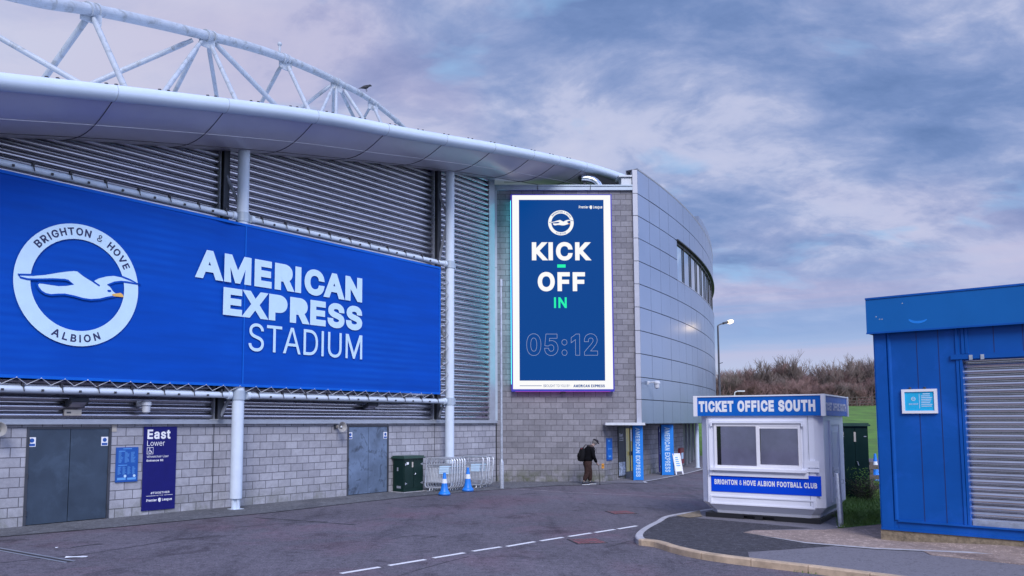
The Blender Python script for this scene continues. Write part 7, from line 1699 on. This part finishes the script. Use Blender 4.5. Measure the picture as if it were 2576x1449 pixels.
# face: nose, ear, brow and mouth kept with the body's head
mb = MB(); 
hq = YAW @ Matrix.Translation((.305, 0, 1.535)) @ Matrix.Rotation(R(28), 4, 'Y')
mb.loft([[(.085, -.006, .02), (.085, .006, .02), (.083, .006, .016), (.083, -.006, .016)], [(.11, -.012, -.018), (.11, .012, -.018), (.085, .012, -.026), (.085, -.012, -.026)]])
for s_ in (-1, 1): mb.ball((-.005, s_ * .084, -.005), .03, .6, .3, 1.1, 8)
mb.box(.08, .092, -.022, .022, -.052, -.046); mb.bm.transform(hq); f_ = mb.build('face', M['skin'], man, smooth=True)
mb = MB()
for s_ in (-1, 1): mb.ball((.078, s_ * .03, .014), .010, seg=8)
mb.bm.transform(hq); mb.build('eyes', M['black'], man, smooth=True)
mb = MB(); mb.lathe((-.012, 0, 0), [(.072, -.07), (.094, -.03), (.098, .02), (.096, .05)], 16); mb.bm.transform(hq); mb.build('hair', M['hair'], man, smooth=True)
mb = MB(); mb.lathe((0, 0, 0), [(.100, .028), (.112, .05), (.108, .085), (.07, .112), (.01, .118)], 20); mb.loft([[(.06, -.075, .035), (.06, .075, .035), (.06, .07, .05), (.06, -.07, .05)], [(.165, -.045, .015), (.165, .045, .015), (.155, .04, .03), (.155, -.04, .03)]]); mb.bm.transform(hq); mb.build('flat_cap', M['cap'], man, smooth=True)
skin('jacket', [[('pel', (-.005, 0, .80), (.235, .20)), ('sp1', (.0, 0, .98), (.245, .21)), ('sp2', (.03, 0, 1.16), (.25, .21)), ('sp3', (.10, 0, 1.31), (.22, .165)), ('nk', (.18, 0, 1.405), .085)],
    [('sp3', (.10, 0, 1.31), (.20, .155)), ('shR', (.10, -.20, 1.29), .092), ('elR', (.12, -.265, 1.03), .078), ('wrR', (.28, -.175, .80), .052)],
    [('sp3', (.10, 0, 1.31), (.20, .155)), ('shL', (.12, .20, 1.29), .092), ('elL', (.12, .275, 1.02), .078), ('wrL', (.19, .245, .79), .052)]], M['jacket'], man, 2)
skin('trousers', [[('wa', (-.01, 0, .92), (.175, .16)), ('pel', (-.015, 0, .78), (.19, .185)), ('hipR', (-.03, -.10, .68), .15), ('knR', (-.05, -.10, .44), .115), ('anR', (-.19, -.10, .13), .08)],
    [('pel', (-.015, 0, .78), (.19, .185)), ('hipL', (.03, .10, .68), .15), ('knL', (.12, .10, .45), .115), ('anL', (.125, .10, .11), .08)]], M['trousers'], man, 2)
for (ax, ay), rz in (((-.17, -.105), 0), ((.17, .105), 0)):
    mb = MB(); mb.loft([[Vector((ax + x, ay + wy * math.cos(a), .022 + hz2 + hz2 * math.sin(a))) for a in [2 * math.pi * i / 10 for i in range(10)]] for x, wy, hz2 in ((-.10, .02, .02), (-.085, .04, .05), (.0, .046, .055), (.08, .05, .035), (.15, .046, .026), (.185, .02, .012))]); mb.bm.transform(YAW); sh = mb.build('shoe', M['shoe'], man, smooth=True)
    mb = MB(); mb.loft([[Vector((ax + x, ay - wy, 0.0)), Vector((ax + x, ay + wy, 0.0)), Vector((ax + x, ay + wy, .020)), Vector((ax + x, ay - wy, .020))] for x, wy in ((-.11, .02), (-.09, .044), (.0, .05), (.08, .054), (.15, .05), (.195, .02))]); mb.bm.transform(YAW); mb.build('sole', M['sole'], sh)
# backpack and stick are things of their own
o = thing('backpack', 'bulky black backpack hanging on the walking man', 'backpack', Frame(MF.o + Vector((-.2, 0, .95)) * SC, 0)); o.scale = (SC,) * 3
Q = YAW @ Matrix.Translation((.20, 0, -.95))
def bag(mb): mb.bm.transform(Matrix.Translation((.2, 0, -.95)) @ YAW)
mb = MB(); Qr = Matrix.Translation((-.245, -.03, 1.10)) @ Matrix.Rotation(R(10), 4, 'Y')
mb.loft([[Qr @ Vector((wx * math.cos(a), wy * math.sin(a), z)) for a in [2 * math.pi * i / 18 for i in range(18)]] for z, wx, wy in ((-.26, .02, .03), (-.25, .09, .12), (-.18, .125, .155), (.0, .12, .16), (.14, .10, .15), (.22, .075, .12), (.25, .02, .04))]); bag(mb); mb.build('bag', M['bag'], o, smooth=True)
mb = MB(); mb.ball((-.13, -.05, -.06), .09, .5, 1.1, 1.1, 10, Qr); bag(mb); mb.build('pocket', M['bag'], o, smooth=True)
mb = MB(); mb.ball((-.06, -.06, .20), .05, .8, 1, .6, 8, Qr); bag(mb); mb.build('patch', M['bag_red'], o, smooth=True)
for s_ in (-1, 1):
    mb = MB(); mb.tube([(-.16, s_ * .11 - .02, 1.30), (-.02, s_ * .14, 1.44), (.14, s_ * .15, 1.42), (.24, s_ * .15, 1.28), (.20, s_ * .17, 1.08), (-.14, s_ * .14, .95)], .014, 6); bag(mb); mb.build('strap', M['bag'], o, smooth=True)
hw = YAW @ Vector((hb[0] + .036, hb[1], hb[2] - .022)); hw = MF.o + hw * SC
o = thing('walking_stick', 'dark walking stick in the right hand of the stooped man', 'walking stick', Frame((hw.x + .03, hw.y - .02, .012), 0))
lz = hw.z - .012
mb = MB(); mb.tube([(0, 0, .03), (-.03, .02, lz)], .011, 8); mb.build('shaft', M['stick'], o, smooth=True)
mb = MB(); mb.tube([(-.10, .02, lz - .004), (-.06, .02, lz + .006), (.03, .02, lz)], .014, 8); mb.build('handle', M['stick'], o, smooth=True)
mb = MB(); mb.lathe((0, 0, 0), [(.017, .0), (.017, .03), (.012, .05)], 10); mb.build('rubber_tip', M['rubber'], o)
